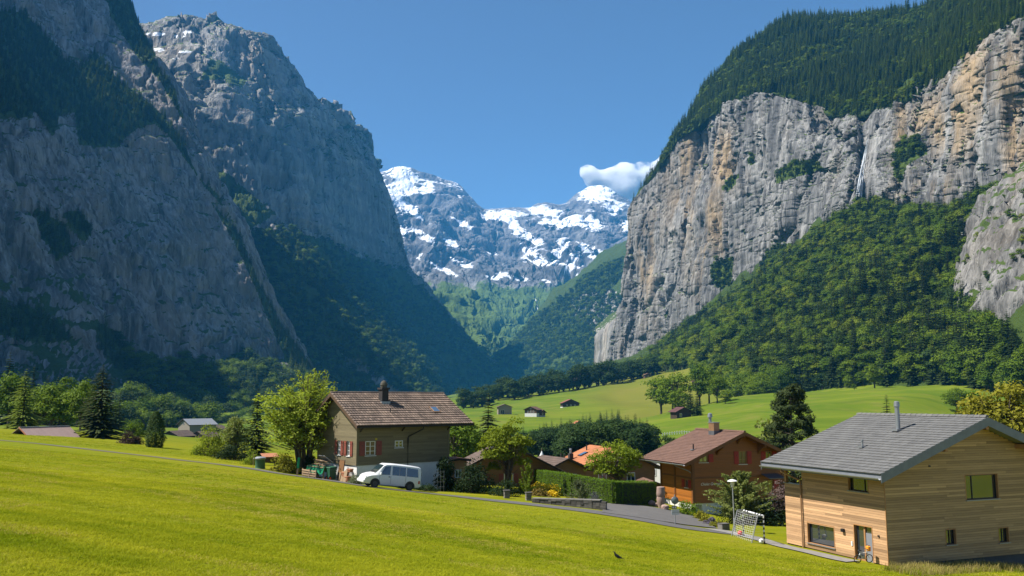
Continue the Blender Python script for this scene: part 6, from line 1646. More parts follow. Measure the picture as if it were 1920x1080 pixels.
grow('copper_shrub', 'reddish leaved shrub beside the larch house balcony', 'shrub', broad(533, 3.6, 2.2, 0.05, 30, 90, 0.022, cr_=0.22), leaf_mat('leaf_reddish', (0.075, 0.05, 0.045), (0.20, 0.14, 0.125), .25), sink(gpt(1466, 66)))
grow('rose_bush', 'white flowering rose bush at the corner of the brown chalet', 'bush', broad(534, 1.6, 2.2, 0.02, 24, 80, 0.04, cr_=0.2), L_HEDGE, sink(gpt(1292, 72)))
for i, (px, D, mt, lb) in enumerate(((1312, 68.5, L_YELLOW, 'bright yellow flowering clump nearest the rose bush'), (1325, 66.5, L_YELLOW, 'second bright yellow clump along the driveway border'), (1336, 64.6, leaf_mat('violet_flower', (0.06, 0.07, 0.05), (0.17, 0.12, 0.24), .2), 'violet flowering clump in the driveway border'), (1347, 62.5, L_YELLOW, 'yellow clump at the lower end of the driveway border'))):
    grow('border_plant', lb, 'flowers', broad(540 + i, .75, 1.3, 0.02, 16, 70, 0.08, cr_=0.22), mt, sink(gpt(px, D)))
def cone_pine(seed, H, W, clumps, leaves, leaf):
    g = np.random.default_rng(seed); V, F, T, tk = [], [], [], []; b = 0
    for k in range(clumps):
        z = g.uniform(.12, .97); a = g.uniform(0, 6.28); rr = W / 2 * (1 - z) ** .62 * g.uniform(.55, 1.08) + .15
        c = np.array([math.cos(a) * rr, math.sin(a) * rr, z * H]); r = g.uniform(.5, .85) * W * .085 * (1.3 - .5 * z)
        d = rdir(leaves, g); C = c + d * r * np.array([1.15, 1.15, .8]) * g.uniform(.4, 1.05, (leaves, 1))
        v, f = leaf_quads(C, d * .5 + np.array([math.cos(a) * .4, math.sin(a) * .4, .6]), leaf, g, .3, .8)
        V.append(v); F.append(f + b); b += len(v); T.append(np.clip(g.normal(.5 + g.normal() * .15, .15, leaves), 0, 1)); tk.append(tube_np([[0, 0, z * H - .1 * H * (1 - z)], c * .5 + np.array([0, 0, (z - .03) * H * .5]), c], [.008 * H * (1.1 - z), .005 * H * (1.1 - z), .001 * H], 5))
    tk.append(tube_np([[0, 0, -.05 * H], [0, 0, .5 * H], [0, 0, .97 * H]], [.022 * H, .013 * H, .002 * H], 8)); tv = np.vstack([x[0] for x in tk]); o = 0; tf = []
    for x in tk: tf.append(x[1] + o); o += len(x[0])
    return (tv, np.vstack(tf), .5), (np.vstack(V), np.vstack(F), np.concatenate(T))
grow('pine_tree', 'dark bushy pine behind the roofs of the brown chalet and larch house', 'tree', cone_pine(550, 13.5, 9.0, 210, 90, .20), L_PINE, sink(gpt(1490, 118)), top=722)
grow('small_tree', 'grey green bush left of the dark pine', 'tree', broad(551, 8.4, 5.0, 0.05, 40, 100, 0.02, cr_=0.17), L_COTON, sink(gpt(1452, 122)), top=782)
grow('yellow_tree', 'yellow green broadleaf tree behind the larch house roof at the right edge', 'tree', broad(552, 13.4, 9.5, 0.1, 120, 130, 0.015, cr_=0.14, jag=.4), L_YELLOW, sink(gpt(1893, 96)), top=722)
grow('round_tree', 'rounded dark green tree alone on the meadow above the larch roof', 'tree', broad(553, 14.5, 15.5, 0.05, 46, 120, 0.022, cr_=0.16), L_BROAD, sink(gpt(1795, 430)), top=728)
grow('small_spruce', 'small dark spruce just above the ridge of the larch house', 'tree', spruce(554, 12.0, 5.0, 30, 14, 3, 0.045), L_SPRUCE, sink(gpt(1668, 165)), top=742)
for i, (px, D, H, w) in enumerate(((1690, 170, 8.2, 5), (1728, 185, 8.6, 6), (1745, 190, 8.8, 4.5), (1840, 200, 13, 9), (1815, 150, 7, 5))):
    grow('meadow_bush', ['bush just right of the small spruce', 'low bush above the middle of the larch roof', 'low bush right of the middle one above the larch roof', 'leafy tree beside the yellow green tree', 'small bush left of the yellow green tree'][i], 'bush', broad(556 + i, H, w, 0.03, 24, 90, 0.03, cr_=0.18), L_HEDGE, sink(gpt(px, D)))

# behind the crest on the left
grow('spruce_tree', 'large dark spruce standing behind the crest on the left', 'tree', spruce(560, 13.2, 7.8, 44, 17, 5, 0.026, droop=.30), leaf_mat('needle_big_spruce', (0.022, 0.036, 0.012), (0.065, 0.080, 0.022), .15), sink(gpt(186, 130), .6), top=688, wide=1.1)
grow('larch_tree', 'pale green larch at the far left', 'tree', spruce(561, 11.2, 6.6, 36, 15, 4, 0.026, rough=.4), L_LARCH, sink(gpt(42, 146), .6), top=693)
grow('columnar_conifer', 'narrow rounded dark conifer standing alone behind the crest', 'tree', profile_crown(562, 6.0, 2.9, lambda z: np.sin(np.pi * np.clip(z * .82 + .16, 0, 1)) ** .7, 9000, .085), leaf_mat('needle_column', (0.022, 0.05, 0.010), (0.075, 0.115, 0.02), .15), sink(gpt(290, 112), .5), top=771)
grow('spruce_tree', 'slender dark spruce left of the wispy tree', 'tree', spruce(563, 9.4, 4.4, 40, 15, 4, 0.026), L_SPRUCE, sink(gpt(479, 99), .4), top=730)
grow('copper_bush', 'dark reddish copper bush right of the large spruce', 'bush', broad(564, 2.9, 5.0, 0.02, 34, 120, 0.034, cr_=0.15), L_COPPER, sink(gpt(243, 120), .3), top=808)
grow('bright_bush', 'bright green rounded bush left of the slender spruce', 'bush', broad(565, 4.6, 5.4, 0.02, 44, 120, 0.022, cr_=0.17), L_BRIGHT, sink(gpt(394, 102), .3), top=797)
grow('pine_tree', 'grey green pine between the bright bush and the slender spruce', 'tree', broad(566, 6.0, 3.8, 0.1, 44, 110, 0.02, cr_=0.19, jag=.6), L_COTON, sink(gpt(442, 100), .3), top=782)
grow('small_spruce', 'small dark conifer behind the bright bush', 'tree', spruce(567, 6.4, 3.2, 26, 13, 3, 0.03), L_SPRUCE, sink(gpt(428, 106), .3), top=780)
grow('dark_shrub', 'dark shrub with white blossom below the grey green pine', 'shrub', broad(568, 2.4, 4.4, 0.02, 30, 100, 0.034, cr_=0.17), L_SHRUB, sink(gpt(432, 97), .2))
grow('low_bush', 'light green bush beyond the copper bush', 'bush', broad(569, 4.0, 5.0, 0.02, 26, 90, 0.03, cr_=0.18), L_BROAD, sink(gpt(250, 150), .3))
grow('low_bush', 'yellowish bush at the foot of the slender spruce', 'bush', broad(570, 2.0, 2.2, 0.02, 22, 90, 0.03, cr_=0.2), L_WILLOW, sink(gpt(472, 90), .2))
for i, (px, D, H, w) in enumerate(((95, 175, 11, 1.0), (122, 190, 10, 1.1), (70, 160, 8.5, 1.2), (150, 165, 11, .7), (15, 210, 15, .9))):
    plant('broadleaf_tree', K_BROAD[i % 4], sink(gpt(px, D), .6), H, ['tall leafy tree right of the larch', 'leafy tree between larch and large spruce', 'low leafy tree right beside the larch', 'slim leafy tree just left of the large spruce', 'tall leafy tree behind the larch at the left edge'][i], 'tree', None, w)
for i in range(54):
    px = random.uniform(-60, 235); D = random.uniform(230, 520); p = gpt(px, D)
    lim = np.interp(px, [-60, 0, 60, 120, 180, 235], [640, 650, 690, 715, 745, 785]); H = random.uniform(11, 24)
    if to_px(p + [0, 0, H])[1] < lim: H *= 0.7
    if random.random() < .62: plant('spruce_tree', random.choice(K_SPR), sink(p, .6), H * 1.15, 'dark spruce in the wood below the left cliff', 'tree', 'spruces of the left wood')
    else: plant('broadleaf_tree', random.choice(K_BROAD), sink(p, .6), H, 'leafy tree in the wood below the left cliff', 'tree', 'leafy trees of the left wood', random.uniform(.8, 1.1))
for px, D, H, lb in ((329, 300, 5.2, 'round tree in front of the barns left of centre'), (362, 310, 4.2, 'small dark tree right of the round tree by the barns'), (850, 130, 9, 'bright tree showing right of the olive house roof'), (880, 150, 9, 'leafy tree right of the olive house below the far spruces')):
    plant('broadleaf_tree', random.choice(K_BROAD), sink(gpt(px, D), .4), H, lb, 'tree')
grow('spruce_tree', 'thin dark spruce rising behind the maple tree', 'tree', spruce(575, 15, 6.6, 34, 14, 4, 0.045, rough=.4), L_PINE, sink(gpt(915, 150), .5), top=738)
# trees standing free on the right pasture
for i, (px, py, D, H, k, lb) in enumerate(((1240, 0, 560, 26, 0, 'leafy tree at the upper left of the pasture group'), (1262, 0, 520, 27, 1, 'largest leafy tree of the pasture group above the dark barn'), (1272, 0, 480, 17, 2, 'leafy tree beside the dark barn on the pasture'), (1312, 0, 540, 27, 3, 'tall slim tree in the middle of the pasture'), (1330, 0, 560, 27, 0, 'second tall tree in the middle of the pasture'), (1345, 0, 520, 19, 1, 'lower tree right of the two tall pasture trees'), (1360, 0, 500, 9, 2, 'bush right of the pasture tree group'), (1640, 0, 575, 18, 3, 'pair of joined trees at the top edge of the pasture'), (1602, 0, 560, 5, 0, 'small bush alone on the upper pasture'), (1330, 0, 900, 22, 1, 'tree beside the hut on the upper pasture'), (1355, 0, 880, 24, 2, 'tall tree right of the hut on the upper pasture'), (1305, 0, 940, 20, 0, 'leafy tree left of the hut'), (1435, 0, 640, 15, 3, 'leafy tree at the lower corner of the woodland'), (1415, 0, 620, 17, 1, 'tree at the tip of the woodland above the pasture'))):
    plant('broadleaf_tree', K_BROAD[k], sink(gpt(px, D), .5), H, lb, 'tree', None, .85 if 'slim' in lb or 'tall' in lb else 1.05)
for i in range(12):
    px = 1372 + i * 9 + random.uniform(-4, 4); D = np.interp(px, [1370, 1480], [700, 690]) - random.uniform(0, 60)
    plant('broadleaf_tree', random.choice(K_BROAD + K_DARK[:1]), sink(gpt(px, D), 1.0), random.uniform(15, 26), 'leafy tree in the tongue of woodland reaching down the pasture', 'tree', 'trees of the woodland tongue', random.uniform(.8, 1.1))
for px, D, H, lb in ((1295, 455, 19, 'dark spruce right of the dark barn on the pasture'), (1308, 450, 17, 'second dark spruce right of the dark barn')):
    plant('spruce_tree', K_SPR[1], sink(gpt(px, D), .5), H, lb, 'tree')

# ------------------------------------------------------------------ clipped hedge (L shaped)
def hedge(name, label, pts, h, th, leafm, seed=1, dens=260):
    g = np.random.default_rng(seed); C, Nn = [], []; core = MB()
    P = [np.array(xy(*p)) for p in pts]; o = np.array([P[1][0], P[1][1], ground(*P[1])])
    for a, b in zip(P[:-1], P[1:]):
        d = b - a; L_ = np.linalg.norm(d); d /= L_; s = np.array([d[1], -d[0]]); nL = int(L_ * dens)
        for side in (1, -1):
            u = g.uniform(-th / 2, L_ + th / 2, nL); z = g.uniform(0, h, nL)
            q = a + d * u[:, None] + s * side * (th / 2 + 0.06 * fbm(np.stack([u * 1.3, z * 1.3, u * 0 + side], -1), 2, seed))[:, None]
            C.append(np.c_[q, gz(q[:, 0], q[:, 1]) + z]); Nn.append(np.tile(np.r_[s * side, 0.15], (nL, 1)))
        n2 = int(L_ * dens * .6); u = g.uniform(-th / 2, L_ + th / 2, n2); w = g.uniform(-th / 2, th / 2, n2)
        q = a + d * u[:, None] + s * w[:, None]; C.append(np.c_[q, gz(q[:, 0], q[:, 1]) + h + .05 * g.normal(size=n2)]); Nn.append(np.tile([0, 0, 1.0], (n2, 1)))
        for e, sg in ((a, -1), (b, 1)):
            n3 = int(dens * .8); w = g.uniform(-th / 2, th / 2, n3); z = g.uniform(0, h, n3); q = e + d * sg * th / 2 + s * w[:, None]
            C.append(np.c_[q, gz(q[:, 0], q[:, 1]) + z]); Nn.append(np.tile(np.r_[d * sg, 0.1], (n3, 1)))
        za, zb = ground(*a), ground(*b); k = th / 2 - .08; a3, b3 = a - d * k, b + d * k
        core.hexa([(*(a3 - s * k), za - .3), (*(b3 - s * k), zb - .3), (*(b3 + s * k), zb - .3), (*(a3 + s * k), za - .3), (*(a3 - s * k), za + h - .1), (*(b3 - s * k), zb + h - .1), (*(b3 + s * k), zb + h - .1), (*(a3 + s * k), za + h - .1)])
    C = np.vstack(C) - o; Nn = np.vstack(Nn)
    v, f = leaf_quads(C, Nn, 0.055, g, .6, .7)
    t = thing(name, label, 'hedge', tuple(o))
    link('foliage', cat_mesh('hedge_foliage', [(v, f, leafm, np.clip(g.normal(.5, .22, len(f)), 0, 1))]), t)
    core.v = [q - Vector(o) for q in core.v]; core.build('branches', plain('hedge_inside', (0.02, 0.03, 0.008), (0.012, 0.018, 0.006)), t)
    return t
hedge('hedge', 'clipped green hedge turning a corner between garden and driveway', [(1010, 900, 93), (1078, 925, 79), (1152, 945, 72.8), (1215, 941, 76.5)], 1.85, 1.1, L_HEDGE, 3, 420)

# ------------------------------------------------------------------ grass blades over the near meadow
def tuft(seed, n, h, spread, w, bend=.5):
    g = np.random.default_rng(seed); V, F, T = [], [], []
    for k in range(n):
        a = g.uniform(0, 6.28); o = g.normal(size=2) * spread; hh = h * g.uniform(.6, 1.25); d = np.array([math.cos(a), math.sin(a)]); s = np.array([-d[1], d[0]]) * w
        m = o + d * hh * .2 * bend; e = o + d * hh * bend * g.uniform(.5, 1.2); b = len(V)
        V += [(*(o - s), -.01), (*(o + s), -.01), (*(m + s * .8), hh * .6), (*(m - s * .8), hh * .6), (*(e + s * .2), hh), (*(e - s * .2), hh)]
        F += [(b, b + 1, b + 2, b + 3), (b + 3, b + 2, b + 4, b + 5)]; t = g.random(); T += [t, t]
    return np.array(V), np.array(F), np.array(T)
L_GRASS = leaf_mat('grass_blade', (0.160, 0.215, 0.004), (0.425, 0.415, 0.024), .30, .6)
L_GRASS.node_tree.nodes['Principled BSDF'].inputs['Specular IOR Level'].default_value = 0.02
_nt = L_GRASS.node_tree                                   # the tuft's own shade: fresh or dry, set where it grows
_hu = _nt.nodes.new('ShaderNodeAttribute'); _hu.attribute_name = 'hue'; _hu.attribute_type = 'INSTANCER'
for _nd in list(_nt.nodes):
    if _nd.type == 'MIX' and not _nd.inputs[6].links and _nd.blend_type == 'MIX':
        _ad = _nt.nodes.new('ShaderNodeMath'); _ad.operation = 'MULTIPLY_ADD'; _ad.inputs[1].default_value = 0.28
        _nt.links.new(_nd.inputs[0].links[0].from_socket, _ad.inputs[0]); _nt.links.new(_hu.outputs['Fac'], _ad.inputs[2]); _nt.links.new(_ad.outputs[0], _nd.inputs[0])
L_STRAW = leaf_mat('straw_blade', (0.26, 0.23, 0.04), (0.48, 0.38, 0.16), .30, .7)
def tuft_mesh(nm, args, mt): v, f, t = tuft(*args); return cat_mesh(nm, [(v, f, mt, t)])
C_GR = proto_collection('grass_kinds', [tuft_mesh('tuft%d' % i, (600 + i, 22, .05, .15, .007, 1.7), L_GRASS) for i in range(4)] + [tuft_mesh('tuftd', (606, 16, .055, .14, .006, 1.7), L_GRASS)])
g7 = np.random.default_rng(77)
def meadow_points(n, d0, d1):
    D = np.sqrt(g7.uniform(d0 ** 2, d1 ** 2, n)); u = g7.uniform(-0.64, 0.64, n); x = u * D; return x, D
xs, ys = [], []
for n, a, b in ((40000, 10, 26), (42000, 26, 48), (20000, 48, 80), (14000, 80, 124)):
    x, y = meadow_points(n, a, b); xs.append(x); ys.append(y)
x, y = np.concatenate(xs), np.concatenate(ys); z = gzb(x, y)
px, py = to_px(np.stack([x, y, z], -1))
edge = np.interp(px, [0, 250, 480, 680, 960, 1130, 1300, 1480, 1600, 1670, 1920], [833, 858, 886, 913, 947, 968, 998, 1036, 1060, 1068, 1068])
crest = np.interp(px, [0, 130, 300, 480, 500], [806, 820, 838, 862, 1200])
k = ((py > edge + 2) | ((py > crest) & (py < edge - 11))) & (py < 1110)
x, y, z = x[k], y[k], z[k]
ca, sa = math.cos(R(-25)), math.sin(R(-25)); al, ac = x * ca + y * sa, -x * sa + y * ca
hue = 0.30 + 0.55 * fbm(np.stack([al / 16, ac / 1.7, x * 0], -1), 4, 43) + 0.5 * fbm(np.stack([x / 7, y / 7, x * 0], -1), 4, 45) + 0.25 * fbm(np.stack([x / 0.9, y / 0.9, x * 0], -1), 2, 47)
stuff_points('grass', 'short mown grass covering the near meadow', np.stack([x, y, z], -1), np.interp(y, [10, 80], [.55, 1.1]) * g7.uniform(.6, 1.3, len(x)), C_GR, 5, g7, np.clip(hue, -.2, .8))
dm = (fbm(np.stack([al / 5, ac / 1.6, x * 0], -1), 4, 91) > 0.16) & (g7.random(len(x)) < .30)
C_DRY = proto_collection('dry_kinds', [tuft_mesh('dry%d' % i, (640 + i, 18, .045, .16, .007, 1.8), leaf_mat('dry_blade', (0.30, 0.24, 0.035), (0.55, 0.43, 0.14), .25, .7)) for i in range(2)])
stuff_points('dry_grass', 'straw coloured cut grass lying in patches on the near meadow', np.stack([x, y, z + .012], -1)[dm], np.interp(y, [10, 80], [.55, 1.1])[dm] * g7.uniform(.6, 1.2, dm.sum()), C_DRY, 2, g7)
C_ST = proto_collection('straw_kinds', [tuft_mesh('straw%d' % i, (620 + i, 16, .30, .10, .005, .45), L_STRAW) for i in range(2)] + [tuft_mesh('strawg', (625, 16, .22, .12, .006, .5), L_GRASS)])
n = 1700; f = g7.random(n); A, B = np.array(xy(1655, 1068, 44.6)), np.array(xy(2000, 1068, 50.5))
q = A + (B - A) * f[:, None] + np.array([.38, -.92]) * (g7.uniform(0, 1.8, n) ** 1.3)[:, None]
stuff_points('tall_grass', 'tall dry grass growing along the gable wall of the larch house', np.c_[q, gzb(q[:, 0], q[:, 1])], g7.uniform(.6, 1.3, n), C_ST, 3, g7)
# ------------------------------------------------------------------ buildings further off
def small_house(name, label, loc, rz, W, L, hw, pit, wall, roofm, plinth=None, ph=0.0, oe=.6, og=.6, wins=(), cat='house', door=None, group=None, chimney=None, t=.18, courses=True):
    """gable towards -y; ridge along y. wins: (plane, u, z, w, h, shutter material or None)"""
    h = thing(name, label, cat, tuple(loc), rz, group)
    m = MB(); m.prism([(0, ph - (0 if ph else 1.5)), (W, ph - (0 if ph else 1.5)), (W, hw), (W / 2, hw + W / 2 * pit), (0, hw)], 'y', 0, L); m.build('wall', wall, h)
    if ph: m = MB(); m.box(.04, W - .04, .04, L - .04, -2.0, ph - .005); m.build('plinth', plinth or M_WHITE, h)
    rh = hw + W / 2 * pit; sl = math.hypot(1, pit)
    d = MB()
    for sg in (0, 1):
        w0 = -oe if sg == 0 else W + oe; z0 = hw - oe * pit
        d.hexa([(w0, -og, z0), (w0, L + og, z0), (W / 2, L + og, rh), (W / 2, -og, rh), (w0, -og, z0 + t), (w0, L + og, z0 + t), (W / 2, L + og, rh + t), (W / 2, -og, rh + t)])
    rf = d.build('roof', M_DARKW, h)
    if courses:
        m = MB(); n = max(5, int((W / 2 + oe) * sl / .42)); nc = max(4, int((L + 2 * og) / 1.0))
        for sg in (0, 1):
            for i in range(n):
                for j in range(nc):
                    a, b = i / n, (i + 1) / n + .01
                    def P(f, y, up):
                        w = (-oe - .05 + (W / 2 + oe + .05) * f) if sg == 0 else (W + oe + .05 - (W / 2 + oe + .05) * f)
                        return (w, y, hw - (oe + .05) * pit + (W / 2 + oe + .05) * f * pit + t + up)
                    y0, y1 = -og - .03 + (L + 2 * og + .06) * j / nc, -og - .03 + (L + 2 * og + .06) * (j + 1) / nc
                    m.add([P(a, y0, .06), P(a, y1, .06), P(b, y1, .02), P(b, y0, .02), P(a, y0, .004), P(a, y1, .004)], [(0, 1, 2, 3), (4, 5, 1, 0), (4, 0, 3), (5, 2, 1)], min(max(random.gauss(.5, .2), 0), 1))
        m.build('tiles', roofm, rf, kind='stuff')
    else:
        m = MB()
        for sg in (0, 1):
            w0 = -oe if sg == 0 else W + oe; z0 = hw - oe * pit + t
            m.hexa([(w0, -og, z0 + .005), (w0, L + og, z0 + .005), (W / 2, L + og, rh + t + .005), (W / 2, -og, rh + t + .005), (w0, -og, z0 + .06), (w0, L + og, z0 + .06), (W / 2, L + og, rh + t + .06), (W / 2, -og, rh + t + .06)])
        m.build('covering', roofm, rf, kind='stuff')
    for (pl, u, z, w, hh, sh) in wins:
        r = (u - w / 2, u + w / 2, z, z + hh); P_ = PLANE[pl]
        m = MB(P_); f = .08
        for a, b, c, e in ((r[0], r[0] + f, r[2], r[3]), (r[1] - f, r[1], r[2], r[3]), (r[0] + f, r[1] - f, r[2], r[2] + f), (r[0] + f, r[1] - f, r[3] - f, r[3]), (u - .04, u + .04, r[2] + f, r[3] - f)): m.box(a, b, .003, .06, c, e)
        wn_ = m.build('window', M_WFRAME, h)
        m = MB(P_); m.box(r[0] + f, r[1] - f, .004, .02, r[2] + f, r[3] - f); m.build('pane', G_WIN, wn_)
        if sh: shutter(h, pl, r[0] - .05 - w * .5, r[0] - .05, z, z + hh, sh, .01); shutter(h, pl, r[1] + .05, r[1] + .05 + w * .5, z, z + hh, sh, .01)
    if door: m = MB(PLANE[door[0]]); m.box(door[1] - door[2] / 2, door[1] + door[2] / 2, .003, .05, door[4] if len(door) > 4 else 0, door[3]); m.build('door', M_OLDW if len(door) < 6 else door[5], h)
    if chimney:
        x, y, hh, mt = chimney; z = hw + min(x, W - x) * pit + t
        m = MB(); m.box(x - .3, x + .3, y - .3, y + .3, z - .4, z + hh); c = m.build('chimney', mt, rf); m = MB(); m.box(x - .38, x + .38, y - .38, y + .38, z + hh + .004, z + hh + .12); m.build('chimney_cap', M_CONC, rf)
    return h
RZ = 0.36
def corner(px, py, D): return at(px, py, D)
# chalet with the orange roof: eave at (1076, 878)
c = at(1087, 880, 112); o_house = small_house('orange_roof_chalet', 'timber chalet with bright orange tiled roof behind the hedge', (c[0], c[1], c[2] - 3.9), RZ, 11.0, 7.4, 4.0, .42, M_TANW, M_TORG, M_WHITE, .9, 1.2, 1.0, [('G', 3.2, 2.1, 1.2, 1.2, None), ('G', 7.4, 2.1, 1.2, 1.2, None), ('G', 5.5, 4.3, 1.1, 1.0, None), ('L', 2.5, 2.2, 1.0, 1.1, None), ('L', 5.5, 2.2, 1.0, 1.1, None)], chimney=None)
rf = [x for x in o_house.children if x.name.startswith('roof')][0]
def on_roof(px, py): return roof_at(o_house, px, py, 11.0, 4.0, .42, .22)
bpy.context.view_layer.update()
p = on_roof(1070, 862); m = MB(); m.box(p.x - .28, p.x + .28, p.y - .28, p.y + .28, p.z - .4, p.z + .85); ch = m.build('chimney', M_BRICKD, rf); flue(rf, [(.15, .85), (.15, 1.3), (.2, 1.32), (.15, 1.5), (0, 1.52)], p, M_ZINC, 'flue')
for q in ((1052, 860), (1058, 862), (1100, 844)): p = on_roof(*q); flue(rf, [(.09, -.2), (.09, .75), (0, .76)], p, M_BRICKD, 'vent_pipe')
p = on_roof(1093, 852); m = MB(Matrix.Translation(p) @ Matrix.Rotation(-math.atan(.42), 4, 'Y')); m.box(-.6, .6, -.5, .5, .03, .14); sk = m.build('skylight', M_BLACK, rf); m = MB(Matrix.Translation(p) @ Matrix.Rotation(-math.atan(.42), 4, 'Y')); m.box(-.5, .5, -.4, .4, .141, .15); m.build('pane', G_SKY, rf)
for y in (0, 3.7, 7.2):
    m = MB(); m.box(-.12, .02, y - .02, y + .2, 0, 4.0); m.build('corner_post', M_BRNP, o_house)
c = at(1022, 884, 98); small_house('garage', 'low dark roofed timber garage in front of the orange roof', (c[0], c[1], c[2] - 2.3), RZ + .1, 5.4, 5.0, 2.4, .42, M_TANW, M_TDRK, None, 0, .7, .7, [('G', 3.6, 1.0, 1.0, .9, None)], 'garage')
c = at(862, 885, 92); small_house('brown_roof_house', 'timber house with dark brown roof half hidden behind the maple tree', (c[0], c[1], c[2] - 3.2), .12, 10.5, 8, 3.3, .50, M_TANW, M_TDRK, M_WHITE, 1.4, 1.0, 1.1, [('G', 2.2, 1.9, 1.0, 1.1, M_SHUT), ('G', 5.2, 1.9, 1.0, 1.1, M_SHUT), ('G', 5.2, 4.2, 1.0, 1.0, None)], door=('G', 7.6, 1.1, 2.1, -.1), chimney=(4.0, 4.6, 1.2, M_WHITE))
c = at(842, 885, 85); small_house('timber_porch', 'small orange brown timber porch right of the olive house', (c[0], c[1], c[2] - 2.2), .5, 1.9, 2.2, 3.2, .12, M_LARCHP, M_TERRA, None, 0, .35, .35, [('G', .95, 1.6, .7, .8, None)], 'porch', courses=False)
c = at(1203, 905, 128); small_house('white_house', 'small white plastered house with dark roof left of the brown chalet', (c[0], c[1], c[2] - 2.5), -.55, 4.2, 4.6, 5.1, .55, M_WHITE, M_TDRK, None, 0, .45, .35, [('L', 2.2, 3.7, .9, 1.0, None), ('G', 1.9, 3.6, .8, 1.0, None)])
c = at(1190, 915, 108); small_house('low_roof', 'low brown tiled outbuilding roof below the white house', (c[0], c[1], c[2] - 2.4), .1, 4.6, 4.2, 2.2, .38, M_OLDW, M_TBRN, None, 0, .5, .5, [('G', 2.3, .9, .9, .9, None)], 'outbuilding')
c = at(1000, 888, 118); small_house('dark_chalet', 'dark gabled chalet seen between the maple tree and the orange roof', (c[0], c[1], c[2] - 3.5), .5, 6.5, 7, 3.4, .5, M_BRNP, M_TDRK, None, 0, .9, .8, [('G', 3.2, 1.4, 1.1, 1.1, None)])
# chalets across the valley
def far_house(name, label, px, D, rz, W, L, hw, pit, wall, roofm, ph, wins, dz=0, **kw):
    q = gpt(px, D); return small_house(name, label, (q[0] - W / 2, q[1], q[2] + dz), rz, W, L, hw, pit, wall, roofm, M_WHITE, ph, 1.0, .8, wins, **kw)
M_GREYB = plain('grey_barn_board', (0.27, 0.235, 0.19), (0.20, 0.17, 0.14), .8, .9, stretch=(3, 3, .4))
far_house('grey_barn', 'grey board barn at the left of the three buildings across the valley', 947, 640, .1, 10, 11, 5.5, .38, M_GREYB, M_TDRK, 0, [('G', 3.2, .1, 2.6, 3.2, None)], cat='barn')
far_house('far_chalet', 'brown and white chalet in the middle of the far meadow', 996, 630, -.45, 9.5, 8.5, 5.2, .42, M_OLDW, M_TBRN, 2.6, [('G', 2.6, 3.1, 1.1, 1.2, None), ('G', 4.8, 3.1, 1.1, 1.2, None), ('G', 7.0, 3.1, 1.1, 1.2, None), ('G', 4.8, 5.4, 1.1, 1.0, None)])
far_house('far_hut', 'small brown barn right of the far chalet', 1021, 630, .9, 6.5, 8.0, 3.4, .5, M_OLDW, M_TBRN, 1.0, [('G', 3.2, 1.6, 1.2, 1.2, None)], cat='hut')
far_house('red_roof_farm', 'dark farmhouse with long red roof higher on the far meadow', 1071, 760, .15, 15, 10, 4.6, .42, M_DARKW, plain('red_tile', (0.22, 0.075, 0.055), (0.16, 0.055, 0.04), .6, .85, tint=.2), 1.2, [('G', 4, 2.0, 1.3, 1.2, None), ('G', 7.5, 2.0, 1.3, 1.2, None), ('G', 11, 2.0, 1.3, 1.2, None)])
far_house('hillside_hut', 'small hut on the upper yellow pasture below the woodland', 1309, 905, .4, 6.5, 5.5, 3.0, .5, M_OLDW, M_TBRN, 0, [('G', 3.2, .8, 1.3, 1.6, None)], cat='hut')
far_house('hillside_hut', 'tiny hut among trees left of the woodland edge', 1216, 1120, .2, 9, 7, 3.5, .5, M_OLDW, M_TBRN, 0, [('G', 4.5, .8, 1.6, 1.8, None)], cat='hut')
far_house('dark_barn', 'dark timber barn under the pasture trees', 1284, 440, .3, 8.0, 7, 3.2, .5, M_DARKW, plain('old_red_tile', (0.11, 0.045, 0.04), (0.07, 0.03, 0.03), .6, .9, tint=.2), 0, [('G', 2.2, .4, 1.4, 1.8, None)], cat='barn')
far_house('orange_shed', 'tiny orange roofed shed at the edge of the wooded belt', 1086, 520, .2, 5, 5, 2.6, .5, M_TANW, M_TORG, 0, [('G', 2.5, .8, 1, 1, None)], cat='shed')
# farm left of centre
far_house('brown_barn', 'long brown barn at the left of the farm below the dark forest', 322, 430, -.35, 11, 12, 4.2, .42, M_DARKW, M_TDRK, 0, [('G', 3, 1, 1.6, 1.6, None), ('G', 7, 1, 1.6, 1.6, None)], cat='barn')
far_house('blue_roof_barn', 'large pale barn with blue grey roof behind the farm', 356, 470, -.75, 13, 15, 4.6, .42, M_GREYB, M_FASC, 0, [('G', 3.6, 4.2, 1.6, 1.2, None), ('G', 6.2, 4.2, 1.6, 1.2, None)], 1.2, cat='barn', courses=False)
far_house('brown_barn', 'brown gabled barn at the right of the farm', 378, 440, -.55, 12, 9, 3.6, .42, M_OLDW, M_TDRK, 0, [('G', 4, .8, 1.6, 1.6, None), ('G', 7, .8, 1.6, 1.6, None)], cat='barn')
far_house('farm_shed', 'small dark shed behind the farm barns', 402, 520, -.3, 9, 7, 3.2, .42, M_DARKW, M_TDRK, 0, [('G', 4, .8, 1.4, 1.4, None)], .8, cat='shed')
c = at(321, 842, 215); small_house('low_chalet', 'dark chalet with pale windows below the farm', (c[0], c[1], c[2] - 2.2), -.15, 5.6, 5, 2.1, .42, M_DARKW, M_TBRN, None, 0, .8, .8, [('G', 1.6, 1.0, .8, .8, None), ('G', 3.9, 1.0, .8, .8, None)])
c = at(331, 850, 150); small_house('pink_roof_shed', 'low pinkish roof just above the crest of the meadow', (c[0], c[1], c[2] - 1.9), 1.45, 3.2, 3.0, 1.9, .28, M_OLDW, plain('pink_tile', (0.30, 0.17, 0.15), (0.24, 0.135, 0.12), .8, .8, tint=.15), None, 0, .4, .4, [('G', 1.6, .8, .8, .7, None)], 'shed')
